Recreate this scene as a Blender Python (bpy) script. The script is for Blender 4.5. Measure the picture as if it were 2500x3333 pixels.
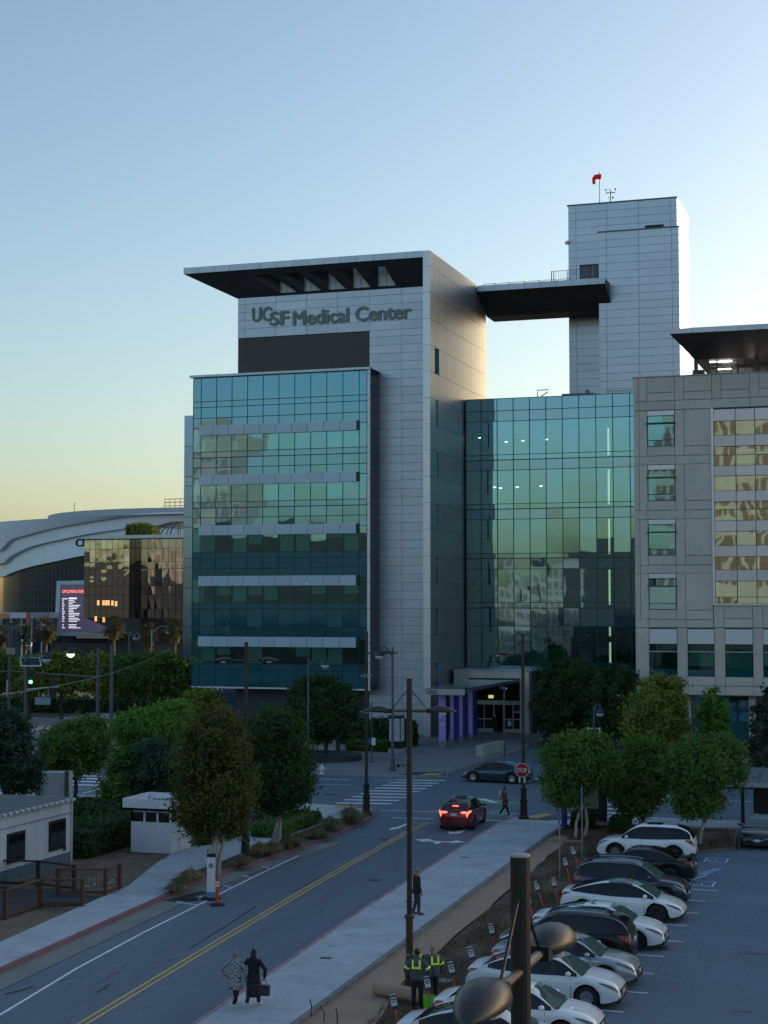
import bpy, bmesh, math, random
import numpy as np
from math import sin, cos, radians, pi, sqrt, atan2, tan
from mathutils import Vector, Matrix

for _o in list(bpy.data.objects):
    bpy.data.objects.remove(_o, do_unlink=True)
SC = bpy.context.scene
COL = SC.collection

# ------------------------------------------------------------------ camera
YAW, PITCH, EYE, FPX = radians(18.2), radians(3.4), 12.0, 5200.0
cam_d = bpy.data.cameras.new('camera'); cam = bpy.data.objects.new('camera', cam_d); COL.objects.link(cam)
cam.location = (0, 0, EYE); cam.rotation_euler = (pi/2 + PITCH, 0, YAW)
cam_d.sensor_fit = 'VERTICAL'; cam_d.sensor_height = 36.0; cam_d.lens = FPX/3333*36.0
cam_d.clip_start = 0.5; cam_d.clip_end = 9000
SC.camera = cam

# ------------------------------------------------------------------ sky, sun, exposure
SUN_EL, SUN_AZ = radians(6.5), radians(36.0)      # azimuth measured from +Y towards +X
W = bpy.data.worlds.new('World'); SC.world = W; W.use_nodes = True
nt = W.node_tree; nt.nodes.clear()
sky = nt.nodes.new('ShaderNodeTexSky'); sky.sky_type = 'NISHITA'; sky.sun_disc = False
sky.sun_elevation = SUN_EL; sky.sun_rotation = SUN_AZ
sky.altitude = 0; sky.air_density = 0.92; sky.dust_density = 2.1; sky.ozone_density = 1.75
bg = nt.nodes.new('ShaderNodeBackground'); bg.inputs[1].default_value = 0.15
wo = nt.nodes.new('ShaderNodeOutputWorld')
nt.links.new(sky.outputs[0], bg.inputs[0]); nt.links.new(bg.outputs[0], wo.inputs[0])
sd = bpy.data.lights.new('sun', 'SUN'); sun = bpy.data.objects.new('sun', sd); COL.objects.link(sun)
sd.energy = 2.2; sd.angle = radians(0.5); sd.color = (1.0, 0.88, 0.72)
_sv = Vector((sin(SUN_AZ)*cos(SUN_EL), cos(SUN_AZ)*cos(SUN_EL), sin(SUN_EL)))
sun.rotation_euler = _sv.to_track_quat('Z', 'Y').to_euler()
SC.view_settings.view_transform = 'Standard'; SC.view_settings.look = 'None'
SC.view_settings.exposure = 1.08; SC.view_settings.gamma = 1.0; SC.view_settings.use_curve_mapping = False
SC.render.engine = 'CYCLES'
SC.cycles.use_denoising = True; SC.cycles.max_bounces = 7; SC.cycles.transparent_max_bounces = 10
SC.cycles.caustics_reflective = False; SC.cycles.caustics_refractive = False
SC.cycles.sample_clamp_indirect = 6.0

# ------------------------------------------------------------------ measuring helpers (survey of the photograph -> metres)
_fh = np.array([-sin(YAW), cos(YAW), 0.]); _r = np.array([cos(YAW), sin(YAW), 0.])
_f = _fh*cos(PITCH) + np.array([0, 0, sin(PITCH)]); _u = -_fh*sin(PITCH) + np.array([0, 0, cos(PITCH)])
_C = np.array([0, 0, EYE])
def ray(px, py): return _f + _r*(px-1250.0)/FPX - _u*(py-1666.5)/FPX
def at(px, py, z=0.0):                 # point of the level z
    d = ray(px, py); return _C + d*((z-EYE)/d[2])
def atY(px, py, Y):                    # point of the wall plane y = Y
    d = ray(px, py); return _C + d*(Y/d[1])
def zat(py, x, y):                      # height of what stands at (x, y) and is seen at row py
    d = ray(1250, py); return EYE + d[2]*((x*_fh[0]+y*_fh[1])/(d[0]*_fh[0]+d[1]*_fh[1]))
def off(xc, zc, z=0.0):                # metres right / ahead of the eye
    p = _r*xc + _fh*zc; return np.array([p[0], p[1], z])

# ------------------------------------------------------------------ materials
MATS = {}
def _n(t, k, **kw):
    n = t.nodes.new(k)
    for a, b in kw.items(): setattr(n, a, b)
    return n
def mat(name, col, rough=0.6, metal=0.0, nz=None, bump=None, rnd=0.0, spec=0.5, emit=None, coat=0.0, ior=None, nz2=None, stretch=None, transl=None, alpha=1.0):
    """procedural principled material: nz=(scale, amount) tonal noise, bump=(scale, strength), rnd per-object tone"""
    if name in MATS: return MATS[name]
    m = bpy.data.materials.new(name); m.use_nodes = True; t = m.node_tree
    b = t.nodes['Principled BSDF']; L = t.links.new
    b.inputs['Roughness'].default_value = rough; b.inputs['Metallic'].default_value = metal
    b.inputs['Specular IOR Level'].default_value = spec
    if ior: b.inputs['IOR'].default_value = ior
    if coat: b.inputs['Coat Weight'].default_value = coat; b.inputs['Coat Roughness'].default_value = 0.04
    c4 = (*col, 1.0); b.inputs['Alpha'].default_value = alpha
    b.inputs['Base Color'].default_value = c4
    src = None
    geo = _n(t, 'ShaderNodeNewGeometry'); pos = geo.outputs['Position']
    if stretch:
        mp = _n(t, 'ShaderNodeMapping'); mp.inputs['Scale'].default_value = stretch
        L(pos, mp.inputs['Vector']); pos = mp.outputs['Vector']
    val = None
    def addv(a, bsock):
        if a is None: return bsock
        q = _n(t, 'ShaderNodeMath', operation='ADD'); L(a, q.inputs[0]); L(bsock, q.inputs[1]); return q.outputs[0]
    for nn in (nz, nz2):
        if nn:
            x = _n(t, 'ShaderNodeTexNoise'); x.inputs['Scale'].default_value = nn[0]; x.inputs['Detail'].default_value = 6; x.inputs['Roughness'].default_value = 0.65
            L(pos, x.inputs['Vector'])
            mr = _n(t, 'ShaderNodeMapRange'); mr.inputs[1].default_value = .25; mr.inputs[2].default_value = .75
            mr.inputs[3].default_value = -nn[1]; mr.inputs[4].default_value = nn[1]; L(x.outputs['Fac'], mr.inputs[0])
            val = addv(val, mr.outputs[0])
    if rnd:
        oi = _n(t, 'ShaderNodeObjectInfo'); mr = _n(t, 'ShaderNodeMapRange')
        mr.inputs[3].default_value = -rnd; mr.inputs[4].default_value = rnd; L(oi.outputs['Random'], mr.inputs[0])
        val = addv(val, mr.outputs[0])
    if val is not None:
        one = _n(t, 'ShaderNodeMath', operation='ADD'); one.inputs[1].default_value = 1.0; L(val, one.inputs[0])
        vm = _n(t, 'ShaderNodeVectorMath', operation='SCALE'); vm.inputs[0].default_value = col; L(one.outputs[0], vm.inputs['Scale'])
        L(vm.outputs[0], b.inputs['Base Color'])
    if bump:
        x = _n(t, 'ShaderNodeTexNoise'); x.inputs['Scale'].default_value = bump[0]; x.inputs['Detail'].default_value = 4
        L(pos, x.inputs['Vector']); bp = _n(t, 'ShaderNodeBump'); bp.inputs['Strength'].default_value = bump[1]
        bp.inputs['Distance'].default_value = 0.05 if len(bump) < 3 else bump[2]
        L(x.outputs['Fac'], bp.inputs['Height']); L(bp.outputs[0], b.inputs['Normal'])
    if emit:
        b.inputs['Emission Color'].default_value = (*emit[:3], 1); b.inputs['Emission Strength'].default_value = emit[3]
    if transl:
        tr = _n(t, 'ShaderNodeBsdfTranslucent'); mx = _n(t, 'ShaderNodeMixShader'); mx.inputs[0].default_value = transl[3]
        tr.inputs[0].default_value = (*transl[:3], 1)
        L(b.outputs[0], mx.inputs[1]); L(tr.outputs[0], mx.inputs[2]); L(mx.outputs[0], t.nodes['Material Output'].inputs[0])
    MATS[name] = m; return m

def glass(name, tint, refl, fac, wav=(0.55, 0.05), through=True, body=(0.01, 0.05, 0.06)):
    """coated facade glass: wavy mirror layer over either a tinted see-through pane or a dark body colour"""
    if name in MATS: return MATS[name]
    m = bpy.data.materials.new(name); m.use_nodes = True; t = m.node_tree; t.nodes.clear(); L = t.links.new
    o = _n(t, 'ShaderNodeOutputMaterial'); g = _n(t, 'ShaderNodeBsdfGlossy'); g.inputs['Roughness'].default_value = 0.015
    g.inputs['Color'].default_value = (*refl, 1)
    geo = _n(t, 'ShaderNodeNewGeometry'); oi = _n(t, 'ShaderNodeObjectInfo')
    sh = _n(t, 'ShaderNodeVectorMath', operation='SCALE'); sh.inputs[0].default_value = (37, 11, 23); L(oi.outputs['Random'], sh.inputs['Scale'])
    ad = _n(t, 'ShaderNodeVectorMath', operation='ADD'); L(geo.outputs['Position'], ad.inputs[0]); L(sh.outputs[0], ad.inputs[1])
    x = _n(t, 'ShaderNodeTexNoise'); x.inputs['Scale'].default_value = wav[0]; x.inputs['Detail'].default_value = 1.5; L(ad.outputs[0], x.inputs['Vector'])
    bp = _n(t, 'ShaderNodeBump'); bp.inputs['Strength'].default_value = 1.0; bp.inputs['Distance'].default_value = wav[1]
    L(x.outputs['Fac'], bp.inputs['Height'])
    wn = _n(t, 'ShaderNodeTexWhiteNoise', noise_dimensions='1D'); L(oi.outputs['Random'], wn.inputs['W'])     # every pane sits a hair out of true
    sb2 = _n(t, 'ShaderNodeVectorMath', operation='SUBTRACT'); sb2.inputs[1].default_value = (.5, .5, .5); L(wn.outputs['Color'], sb2.inputs[0])
    sc2 = _n(t, 'ShaderNodeVectorMath', operation='SCALE'); sc2.inputs['Scale'].default_value = .014; L(sb2.outputs[0], sc2.inputs[0])
    ad2 = _n(t, 'ShaderNodeVectorMath', operation='ADD'); L(bp.outputs[0], ad2.inputs[0]); L(sc2.outputs[0], ad2.inputs[1])
    nm = _n(t, 'ShaderNodeVectorMath', operation='NORMALIZE'); L(ad2.outputs[0], nm.inputs[0]); L(nm.outputs[0], g.inputs['Normal'])
    if through:
        b = _n(t, 'ShaderNodeBsdfTransparent'); b.inputs[0].default_value = (*tint, 1)
    else:
        b = _n(t, 'ShaderNodeBsdfDiffuse'); b.inputs[0].default_value = (*body, 1)
    lw = _n(t, 'ShaderNodeFresnel'); lw.inputs[0].default_value = 1.5
    q = _n(t, 'ShaderNodeMath', operation='MULTIPLY_ADD'); q.inputs[1].default_value = 1.0 - fac; q.inputs[2].default_value = fac; q.use_clamp = True
    L(lw.outputs[0], q.inputs[0])
    mx = _n(t, 'ShaderNodeMixShader'); L(q.outputs[0], mx.inputs[0]); L(b.outputs[0], mx.inputs[1]); L(g.outputs[0], mx.inputs[2]); L(mx.outputs[0], o.inputs[0])
    MATS[name] = m; return m

# ------------------------------------------------------------------ mesh helpers
def wloc(p):
    v = Vector((0, 0, 0))
    while p is not None: v = v + Vector(p.location); p = p.parent
    return v
def tag(o, label=None, cat=None, group=None, kind=None):
    for k, v in (('label', label), ('category', cat), ('group', group), ('kind', kind)):
        if v: o[k] = v
    return o
def empty(name, loc, rz=0.0, label=None, cat=None, group=None):
    o = bpy.data.objects.new(name, None); COL.objects.link(o); o.empty_display_size = .3
    o.location = [float(v) for v in loc]; o.rotation_euler = (0, 0, rz); return tag(o, label, cat, group)
def link(name, me, parent=None, loc=None, smooth=False):
    o = bpy.data.objects.new(name, me); COL.objects.link(o)
    if parent is not None: o.parent = parent
    if loc is not None: o.location = [float(v) for v in loc]
    if smooth: me.polygons.foreach_set('use_smooth', [True]*len(me.polygons))
    return o
class MB:
    """collects shapes; build() links them as one mesh object"""
    def __init__(s): s.v = []; s.f = []
    def add(s, vs, fs):
        n = len(s.v); s.v += [tuple(map(float, p)) for p in vs]; s.f += [tuple(i+n for i in q) for q in fs]; return s
    def box(s, x0, x1, y0, y1, z0, z1):
        return s.add([(x0,y0,z0),(x1,y0,z0),(x1,y1,z0),(x0,y1,z0),(x0,y0,z1),(x1,y0,z1),(x1,y1,z1),(x0,y1,z1)],
                     [(3,2,1,0),(4,5,6,7),(0,1,5,4),(1,2,6,5),(2,3,7,6),(3,0,4,7)])
    def obox(s, c, h, rz):             # box: centre, half sizes, turned about z
        cs, sn = cos(rz), sin(rz); vs = []
        for dz in (-1, 1):
            for dx, dy in ((-1,-1),(1,-1),(1,1),(-1,1)):
                X, Y = dx*h[0], dy*h[1]; vs.append((c[0]+X*cs-Y*sn, c[1]+X*sn+Y*cs, c[2]+dz*h[2]))
        return s.add(vs, [(3,2,1,0),(4,5,6,7),(0,1,5,4),(1,2,6,5),(2,3,7,6),(3,0,4,7)])
    def prism(s, pts, z0, z1):         # plan polygon (ccw) between two levels
        n = len(pts); vs = [(p[0], p[1], z0) for p in pts] + [(p[0], p[1], z1) for p in pts]
        return s.add(vs, [tuple(range(n-1, -1, -1)), tuple(range(n, 2*n))] + [(i, (i+1) % n, n+(i+1) % n, n+i) for i in range(n)])
    def tube(s, pts, rad, n=8, cap=True):
        pts = [Vector(p) for p in pts]; m = len(pts)
        if not hasattr(rad, '__len__'): rad = [rad]*m
        vs = []; fs = []; up = None
        for i, p in enumerate(pts):
            d = (pts[min(i+1, m-1)] - pts[max(i-1, 0)]).normalized()
            if up is None: up = Vector((0, 0, 1)) if abs(d.z) < .9 else Vector((1, 0, 0))
            a = d.cross(up).normalized(); b = a.cross(d).normalized(); up = b
            for k in range(n):
                w = 2*pi*k/n; vs.append(p + (a*cos(w) + b*sin(w))*rad[i])
        for i in range(m-1):
            for k in range(n):
                fs.append((i*n+k, i*n+(k+1) % n, (i+1)*n+(k+1) % n, (i+1)*n+k))
        if cap: fs += [tuple(range(n-1, -1, -1)), tuple(range((m-1)*n, m*n))]
        return s.add(vs, fs)
    def lathe(s, prof, c=(0, 0, 0), n=16, axis='z', cap=True):   # prof: (radius, height)
        vs = []; fs = []; m = len(prof)
        for r_, h in prof:
            for k in range(n):
                w = 2*pi*k/n; x, y = r_*cos(w), r_*sin(w)
                vs.append((c[0]+x, c[1]+y, c[2]+h) if axis == 'z' else ((c[0]+x, c[1]+h, c[2]+y) if axis == 'y' else (c[0]+h, c[1]+x, c[2]+y)))
        for i in range(m-1):
            for k in range(n): fs.append((i*n+k, i*n+(k+1) % n, (i+1)*n+(k+1) % n, (i+1)*n+k))
        if cap: fs += [tuple(range(n-1, -1, -1)), tuple(range((m-1)*n, m*n))]
        return s.add(vs, fs)
    def ball(s, c, r_, n=10, m=7):
        if not hasattr(r_, '__len__'): r_ = (r_, r_, r_)
        vs = [(c[0], c[1], c[2]-r_[2])]; fs = []
        for i in range(1, m):
            w = -pi/2 + pi*i/m
            for k in range(n): vs.append((c[0]+r_[0]*cos(w)*cos(2*pi*k/n), c[1]+r_[1]*cos(w)*sin(2*pi*k/n), c[2]+r_[2]*sin(w)))
        vs.append((c[0], c[1], c[2]+r_[2])); e = len(vs)-1
        for k in range(n):
            fs.append((0, 1+(k+1) % n, 1+k)); fs.append((e, e-n+k, e-n+(k+1) % n))
        for i in range(m-2):
            for k in range(n): a = 1+i*n; fs.append((a+k, a+(k+1) % n, a+n+(k+1) % n, a+n+k))
        return s.add(vs, fs)
    def loft(s, rings, close=True, cap=True):
        n = len(rings[0]); vs = [p for q in rings for p in q]; fs = []
        for i in range(len(rings)-1):
            for k in range(n if close else n-1): fs.append((i*n+k, i*n+(k+1) % n, (i+1)*n+(k+1) % n, (i+1)*n+k))
        if cap: fs += [tuple(range(n-1, -1, -1)), tuple(range((len(rings)-1)*n, len(rings)*n))]
        return s.add(vs, fs)
    def mesh(s, m, fix=True, weld=False):
        me = bpy.data.meshes.new('mesh'); me.from_pydata(s.v, [], s.f); me.materials.append(m)
        if fix:
            b = bmesh.new(); b.from_mesh(me)
            if weld: bmesh.ops.remove_doubles(b, verts=b.verts, dist=1e-4)
            bmesh.ops.recalc_face_normals(b, faces=b.faces); b.to_mesh(me); b.free()
        return me
    def build(s, name, m, parent=None, smooth=False, local=False, fix=True, weld=False):
        me = s.mesh(m, fix, weld)
        if parent is not None and not local:
            w = wloc(parent); me.transform(Matrix.Translation(-w))
        elif parent is None:           # put the origin at the foot of the thing
            a = np.array(s.v); c = Vector((float(a[:,0].mean()), float(a[:,1].mean()), float(a[:,2].min())))
            me.transform(Matrix.Translation(-c)); return link(name, me, None, c, smooth)
        return link(name, me, parent, None, smooth)
UNIT = {}
def piece(name, m, parent, x0, x1, y0, y1, z0, z1, local=False):
    """one box-shaped piece (panel, pane, board); all pieces of a material share a mesh"""
    if m.name not in UNIT: UNIT[m.name] = MB().box(-.5,.5,-.5,.5,-.5,.5).mesh(m)
    o = bpy.data.objects.new(name, UNIT[m.name]); COL.objects.link(o)
    w = Vector((0, 0, 0))
    if parent is not None:
        o.parent = parent
        if not local: w = wloc(parent)
    o.location = ((x0+x1)/2-w.x, (y0+y1)/2-w.y, (z0+z1)/2-w.z); o.scale = (max(abs(x1-x0), .001), max(abs(y1-y0), .001), max(abs(z1-z0), .001))
    return o
def soup(name, m, quads, parent=None, smooth=False):
    """a mass of loose quads (leaves, blades): quads is an (n,4,3) array in the parent's space"""
    q = np.ascontiguousarray(quads, dtype=np.float32); n = len(q)
    me = bpy.data.meshes.new('mesh'); me.vertices.add(n*4); me.vertices.foreach_set('co', q.reshape(-1))
    me.loops.add(n*4); me.loops.foreach_set('vertex_index', np.arange(n*4, dtype=np.int32))
    me.polygons.add(n); me.polygons.foreach_set('loop_start', np.arange(0, n*4, 4, dtype=np.int32))
    me.polygons.foreach_set('loop_total', np.full(n, 4, dtype=np.int32)); me.update(calc_edges=True); me.materials.append(m)
    return link(name, me, parent)
def text(name, s, m, parent, loc, rot, size, ext=0.03, bold=0.0, align='LEFT', width=None):
    """lettering as real mesh; width fixes the length of the line in metres"""
    c = bpy.data.curves.new('text', 'FONT'); c.body = s; c.size = size; c.extrude = ext; c.align_x = align; c.resolution_u = 3
    t = bpy.data.objects.new('t', c); COL.objects.link(t); bpy.context.view_layer.update()
    me = bpy.data.meshes.new_from_object(t.evaluated_get(bpy.context.evaluated_depsgraph_get())); bpy.data.objects.remove(t, do_unlink=True)
    if bold:                            # heavier strokes: shifted copies of the letter shapes
        b = bmesh.new()
        for i_, (dx, dz) in enumerate(((0, 0), (bold, 0), (-bold, 0), (0, bold*.6), (0, -bold*.6))):
            t_ = me.copy(); t_.transform(Matrix.Translation((dx, dz, -.0025*i_))); b.from_mesh(t_); bpy.data.meshes.remove(t_)
        b.to_mesh(me); b.free()
    me.materials.clear(); me.materials.append(m)
    if width:
        a = np.empty(len(me.vertices)*3); me.vertices.foreach_get('co', a); a = a.reshape(-1, 3); mn = a[:,0].min()
        a[:,0] = (a[:,0]-mn)*width/(a[:,0].max()-mn); me.vertices.foreach_set('co', a.reshape(-1)); me.update()
    w = wloc(parent) if parent is not None else Vector((0, 0, 0))
    o = link(name, me, parent, Vector([float(v) for v in loc]) - w); o.rotation_euler = rot; return o
# ================================================================== THE GROUND
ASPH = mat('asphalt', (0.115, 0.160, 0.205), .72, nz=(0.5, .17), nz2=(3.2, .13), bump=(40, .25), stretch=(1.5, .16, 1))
ASPH2 = mat('lot_asphalt', (0.115, 0.168, 0.22), .78, nz=(0.18, .2), nz2=(7, .18), bump=(45, .3))
GUTT = mat('gutter_concrete', (0.21, 0.22, 0.215), .8, nz=(0.6, .2), nz2=(9, .1))
CONC = mat('sidewalk_concrete', (0.41, 0.455, 0.50), .74, nz=(0.55, .26), nz2=(3.5, .16), bump=(30, .15), rnd=.05)
PAVE = mat('plaza_paving', (0.22, 0.225, 0.24), .75, nz=(0.5, .18), nz2=(8, .1))
DIRT = mat('bare_dirt', (0.20, 0.15, 0.105), .95, nz=(0.8, .35), nz2=(9, .3), bump=(12, .9))
DIRT2 = mat('dark_soil', (0.10, 0.072, 0.048), .95, nz=(0.9, .45), nz2=(8, .35), bump=(10, 1.0))
TAN = mat('tan_fabric', (0.36, 0.25, 0.18), .9, nz=(0.7, .15), nz2=(6, .08), bump=(5, .35))
KERBR = mat('red_kerb_paint', (0.20, 0.095, 0.115), .7, nz=(1.2, .35), nz2=(12, .2))
KERBP = mat('faded_pink_kerb_paint', (0.36, 0.22, 0.24), .7, nz=(1.0, .3), nz2=(12, .2))
KERB = mat('kerb_concrete', (0.27, 0.275, 0.28), .75, nz=(0.8, .2))
PAINTW = mat('white_road_paint', (0.78, 0.80, 0.82), .6, nz=(3, .2), nz2=(25, .2))
PAINTY = mat('yellow_road_paint', (0.62, 0.40, 0.12), .6, nz=(3, .2), nz2=(25, .2))
PAINTG = mat('green_bike_paint', (0.10, 0.33, 0.17), .6, nz=(2, .35), nz2=(15, .3))
PAINTB = mat('blue_accessible_paint', (0.065, 0.17, 0.33), .6, nz=(2, .35), nz2=(12, .3))
PATCH = mat('tar_patch', (0.028, 0.029, 0.032), .7, nz=(3, .25))
TACT = mat('yellow_tactile_pad', (0.55, 0.36, 0.14), .7, nz=(3, .15))

def sheet(name, m, pts, z, parent=None, kind=None):
    mb = MB(); mb.add([(p[0], p[1], z) for p in pts], [tuple(range(len(pts)))])
    me = mb.mesh(m, fix=False)
    if me.polygons[0].normal.z < 0: me.flip_normals()
    o = link(name, me, parent)
    if kind: o['kind'] = kind
    return o
def stroke(name, m, pts, w, z, parent=None):
    """a painted line of width w along pts"""
    pts = [np.array(p[:2], float) for p in pts]; a = []; b = []
    for i, p in enumerate(pts):
        d = pts[min(i+1, len(pts)-1)] - pts[max(i-1, 0)]; d /= np.linalg.norm(d); nrm = np.array([-d[1], d[0]])
        a.append(p + nrm*w/2); b.append(p - nrm*w/2)
    mb = MB()
    n = len(pts); mb.add([(*q, z) for q in a] + [(*q, z) for q in b], [(n+i, n+i+1, i+1, i) for i in range(n-1)])
    return link(name, mb.mesh(m, False), parent)

ground = sheet('ground', mat('earth', (0.07, 0.065, 0.055), .95, nz=(0.02, .3), nz2=(1, .2)), [(-3000,-800),(3000,-800),(3000,6000),(-3000,6000)], -0.03, kind='structure')
# kerb lines of the street the eye looks along
KL = [(-26.2, -10), (-28.2, 40), (-28.55, 46.5), (-28.95, 53.5), (-29.35, 60), (-29.55, 63), (-29.5, 68), (-29.0, 73), (-28.8, 78), (-28.85, 84), (-29.2, 87.2), (-30.3, 89.6), (-32.0, 90.9), (-34.5, 91.4)]
KR = [(-17.3, -10), (-19.65, 41), (-20.06, 49), (-20.72, 59.5), (-21.5, 77.5), (-21.85, 86), (-21.6, 88.6), (-20.6, 90.4), (-18.8, 91.4), (-16.5, 91.6)]
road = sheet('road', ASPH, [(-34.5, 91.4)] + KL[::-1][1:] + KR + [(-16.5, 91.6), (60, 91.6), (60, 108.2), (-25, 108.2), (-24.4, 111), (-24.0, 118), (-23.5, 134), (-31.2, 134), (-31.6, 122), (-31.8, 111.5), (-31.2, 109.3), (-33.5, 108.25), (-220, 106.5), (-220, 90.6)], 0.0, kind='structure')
side_street = sheet('side_street', mat('side_asphalt', (0.075, 0.076, 0.08), .85, nz=(.3, .15)), [(-112, 106.45), (-66, 106.9), (-92, 330), (-150, 330)], 0.004, kind='structure')
gutter = stroke('gutter', GUTT, [(p[0]+.55, p[1]) for p in KL[:9]], 1.1, .005, road)
for i in range(1, 9):
    stroke('tar_patch', PATCH, [(KL[i][0]+1.13, KL[i][1]), (KL[min(i+1, 8)][0]+1.13, KL[min(i+1, 8)][1])], .035, .006, road) if i < 8 else None
Z1 = .009
# double yellow line, white edge line, ticks
YL = [(-21.2, 20), (-22.85, 41), (-23.83, 53.1), (-24.7, 64.7), (-25.35, 75), (-25.72, 82), (-25.8, 86.2)]
for dx in (-.09, .15): stroke('painted_line', PAINTY, [(p[0]+dx, p[1]) for p in YL], .11, Z1, road)
EL = [(-25.2, 35), (-25.7, 42), (-26.55, 48.1), (-27.1, 54), (-27.5, 60), (-27.65, 61.6), (-28.0, 67), (-28.3, 72.9)]
stroke('painted_line', PAINTW, EL, .11, Z1, road)
for x, y in ((-27.55, 60.9), (-27.65, 63.6), (-27.85, 66.2), (-28.05, 68.8)): stroke('painted_line', PAINTW, [(x, y), (x-.75, y+.55)], .1, Z1, road)
stroke('painted_line', PAINTW, [(-27.45, 59.6), (-28.6, 59.9)], .1, Z1, road)
stroke('painted_line', PAINTW, [(-28.3, 87.5), (-25.9, 87.75)], .2, Z1, road); stroke('painted_line', PAINTW, [(-25.5, 87.8), (-21.5, 88.2)], .28, Z1, road)
stroke('painted_line', PAINTW, [(-29.9, 90.4), (-21.7, 91.45)], .16, Z1, road)
for a, b, w in (((-24.3, 52), (-25.2, 60.2), .07), ((-24.95, 63.5), (-25.2, 67.5), .05), ((-24.3, 45.2), (-24.45, 46.4), .1), ((-26.9, 44.2), (-26.6, 45.3), .16)):
    stroke('tar_patch', PATCH, [a, ((a[0]+b[0])/2+.05, (a[1]+b[1])/2), b], w, .007, road)
for a, b, w in (((-35.8, 99.3), (-31, 100.6), .05), ((-40, 93.4), (-33, 96.5), .06), ((-27, 93), (-18, 101), .07), ((-29, 60), (-28.4, 62.5), .6), ((-22.4, 90.5), (-20.6, 97), .05)):
    stroke('tar_patch', PATCH, [a, b], w, .007, road)
# double turn arrow in the near lane, single arrow in the far lane
def flat(name, m, pts, z=Z1): return sheet(name, m, pts, z, road)
arrow = [(-23.25,78.6),(-22.95,78.6),(-22.95,79.2),(-22.45,79.35),(-22.5,78.95),(-21.75,79.6),(-22.45,80.2),(-22.45,79.72),(-23.1,79.5),(-23.75,79.72),(-23.75,80.25),(-24.6,79.75),(-23.8,78.95),(-23.8,79.35),(-23.25,79.15)]
flat('lane_arrow', PAINTW, arrow)
flat('lane_arrow', PAINTW, [(-26.9,82.6),(-26.45,83.6),(-26.6,83.6),(-26.5,85.9),(-26.75,85.9),(-26.85,83.65),(-27.05,83.7)])
flat('lane_arrow', PAINTW, [(-23.4,82.2),(-22.9,82.6),(-22.8,84.5),(-23.1,84.5),(-23.3,83.0),(-23.7,83.1)])
# crossing bars over the side of the junction
for i in range(9):
    f = i/8; y = 92.9 + f*13.5; x0 = -33.65 - .5*f; x1 = -30.3 - .5*f
    flat('crossing_bar', PAINTW, [(x0, y-.22), (x1, y+.45), (x1, y+.98), (x0, y+.31)])
for i in range(7):
    y = 93.2 + i*1.9; flat('crossing_bar', PAINTW, [(-18.6, y), (-14.6, y), (-14.6, y+.5), (-18.6, y+.5)])
for py in (2524, 2533, 2543, 2554):
    a, b, c, d = at(236, py-2), at(330, py+1), at(330, py+5), at(236, py+2); flat('crossing_bar', PAINTW, [a[:2], b[:2], c[:2], d[:2]])
for py in (2556, 2566): flat('crossing_bar', PAINTW, [at(95, py)[:2], at(118, py)[:2], at(118, py+5)[:2], at(95, py+5)[:2]])
stroke('painted_line', PAINTW, [at(270, 2582)[:2], at(375, 2556)[:2]], .25, Z1, road)
for a, b in (((-58, 92.2), (-48, 96.5)), ((-50, 101.5), (-36, 102.5)), ((-46, 105.2), (-42, 105.6)), ((-41.5, 105.4), (-37.2, 105.6)), ((-35.5, 106.0), (-33.8, 106.3))):
    stroke('painted_line', PAINTW, [a, b], .2, Z1, road)
stroke('painted_line', PAINTW, [(-25.2, 110.5), (-22.3, 104.5), (-21, 101.8), (-15, 101.6), (10, 101.6)], .16, Z1, road)
flat('bike_marking', PAINTG, [(-26.9,96.6),(-24.6,95.2),(-22.8,95.9),(-22.8,96.6),(-24.2,97.5),(-26.4,98.2)])
flat('bike_marking', PAINTW, [(-26.0,97.6),(-24.6,96.1),(-24.2,96.3),(-25.6,97.9)], .013)
flat('bike_marking', PAINTG, [(-23.7,91.9),(-22.9,91.4),(-22.6,92.8),(-23.3,93.1)])
flat('bike_marking', PAINTG, [(-26.9,91.3),(-26.2,91.3),(-26.0,92.4),(-26.6,92.4)])
rnd0 = random.Random(5)
for i in range(15, 26):      # worn survey marks on the forecourt
    x, y = (rnd0.uniform(-30.5, -24.5), rnd0.uniform(114, 128))
    stroke('painted_line', PAINTW, [(x, y), (x+rnd0.uniform(.3, 1.3), y+rnd0.uniform(-.2, .3))], rnd0.uniform(.08, .25), Z1, road)

def kerb(name, m, line, side, w=.16, h=.15, parent=None):
    """a real kerb: step of height h along a line, width w towards side (+1 = larger x side)"""
    pts = [np.array(p, float) for p in line]; mb = MB(); ring = []
    for i, p in enumerate(pts):
        d = pts[min(i+1, len(pts)-1)] - pts[max(i-1, 0)]; d /= np.linalg.norm(d); nrm = np.array([d[1], -d[0]])*side
        q = p + nrm*w; ring.append([(*p, -.02), (*p+nrm*.02, h), (*q, h), (*q, -.02)])
    mb.loft(ring); o = mb.build(name, m, parent); return o
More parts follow.
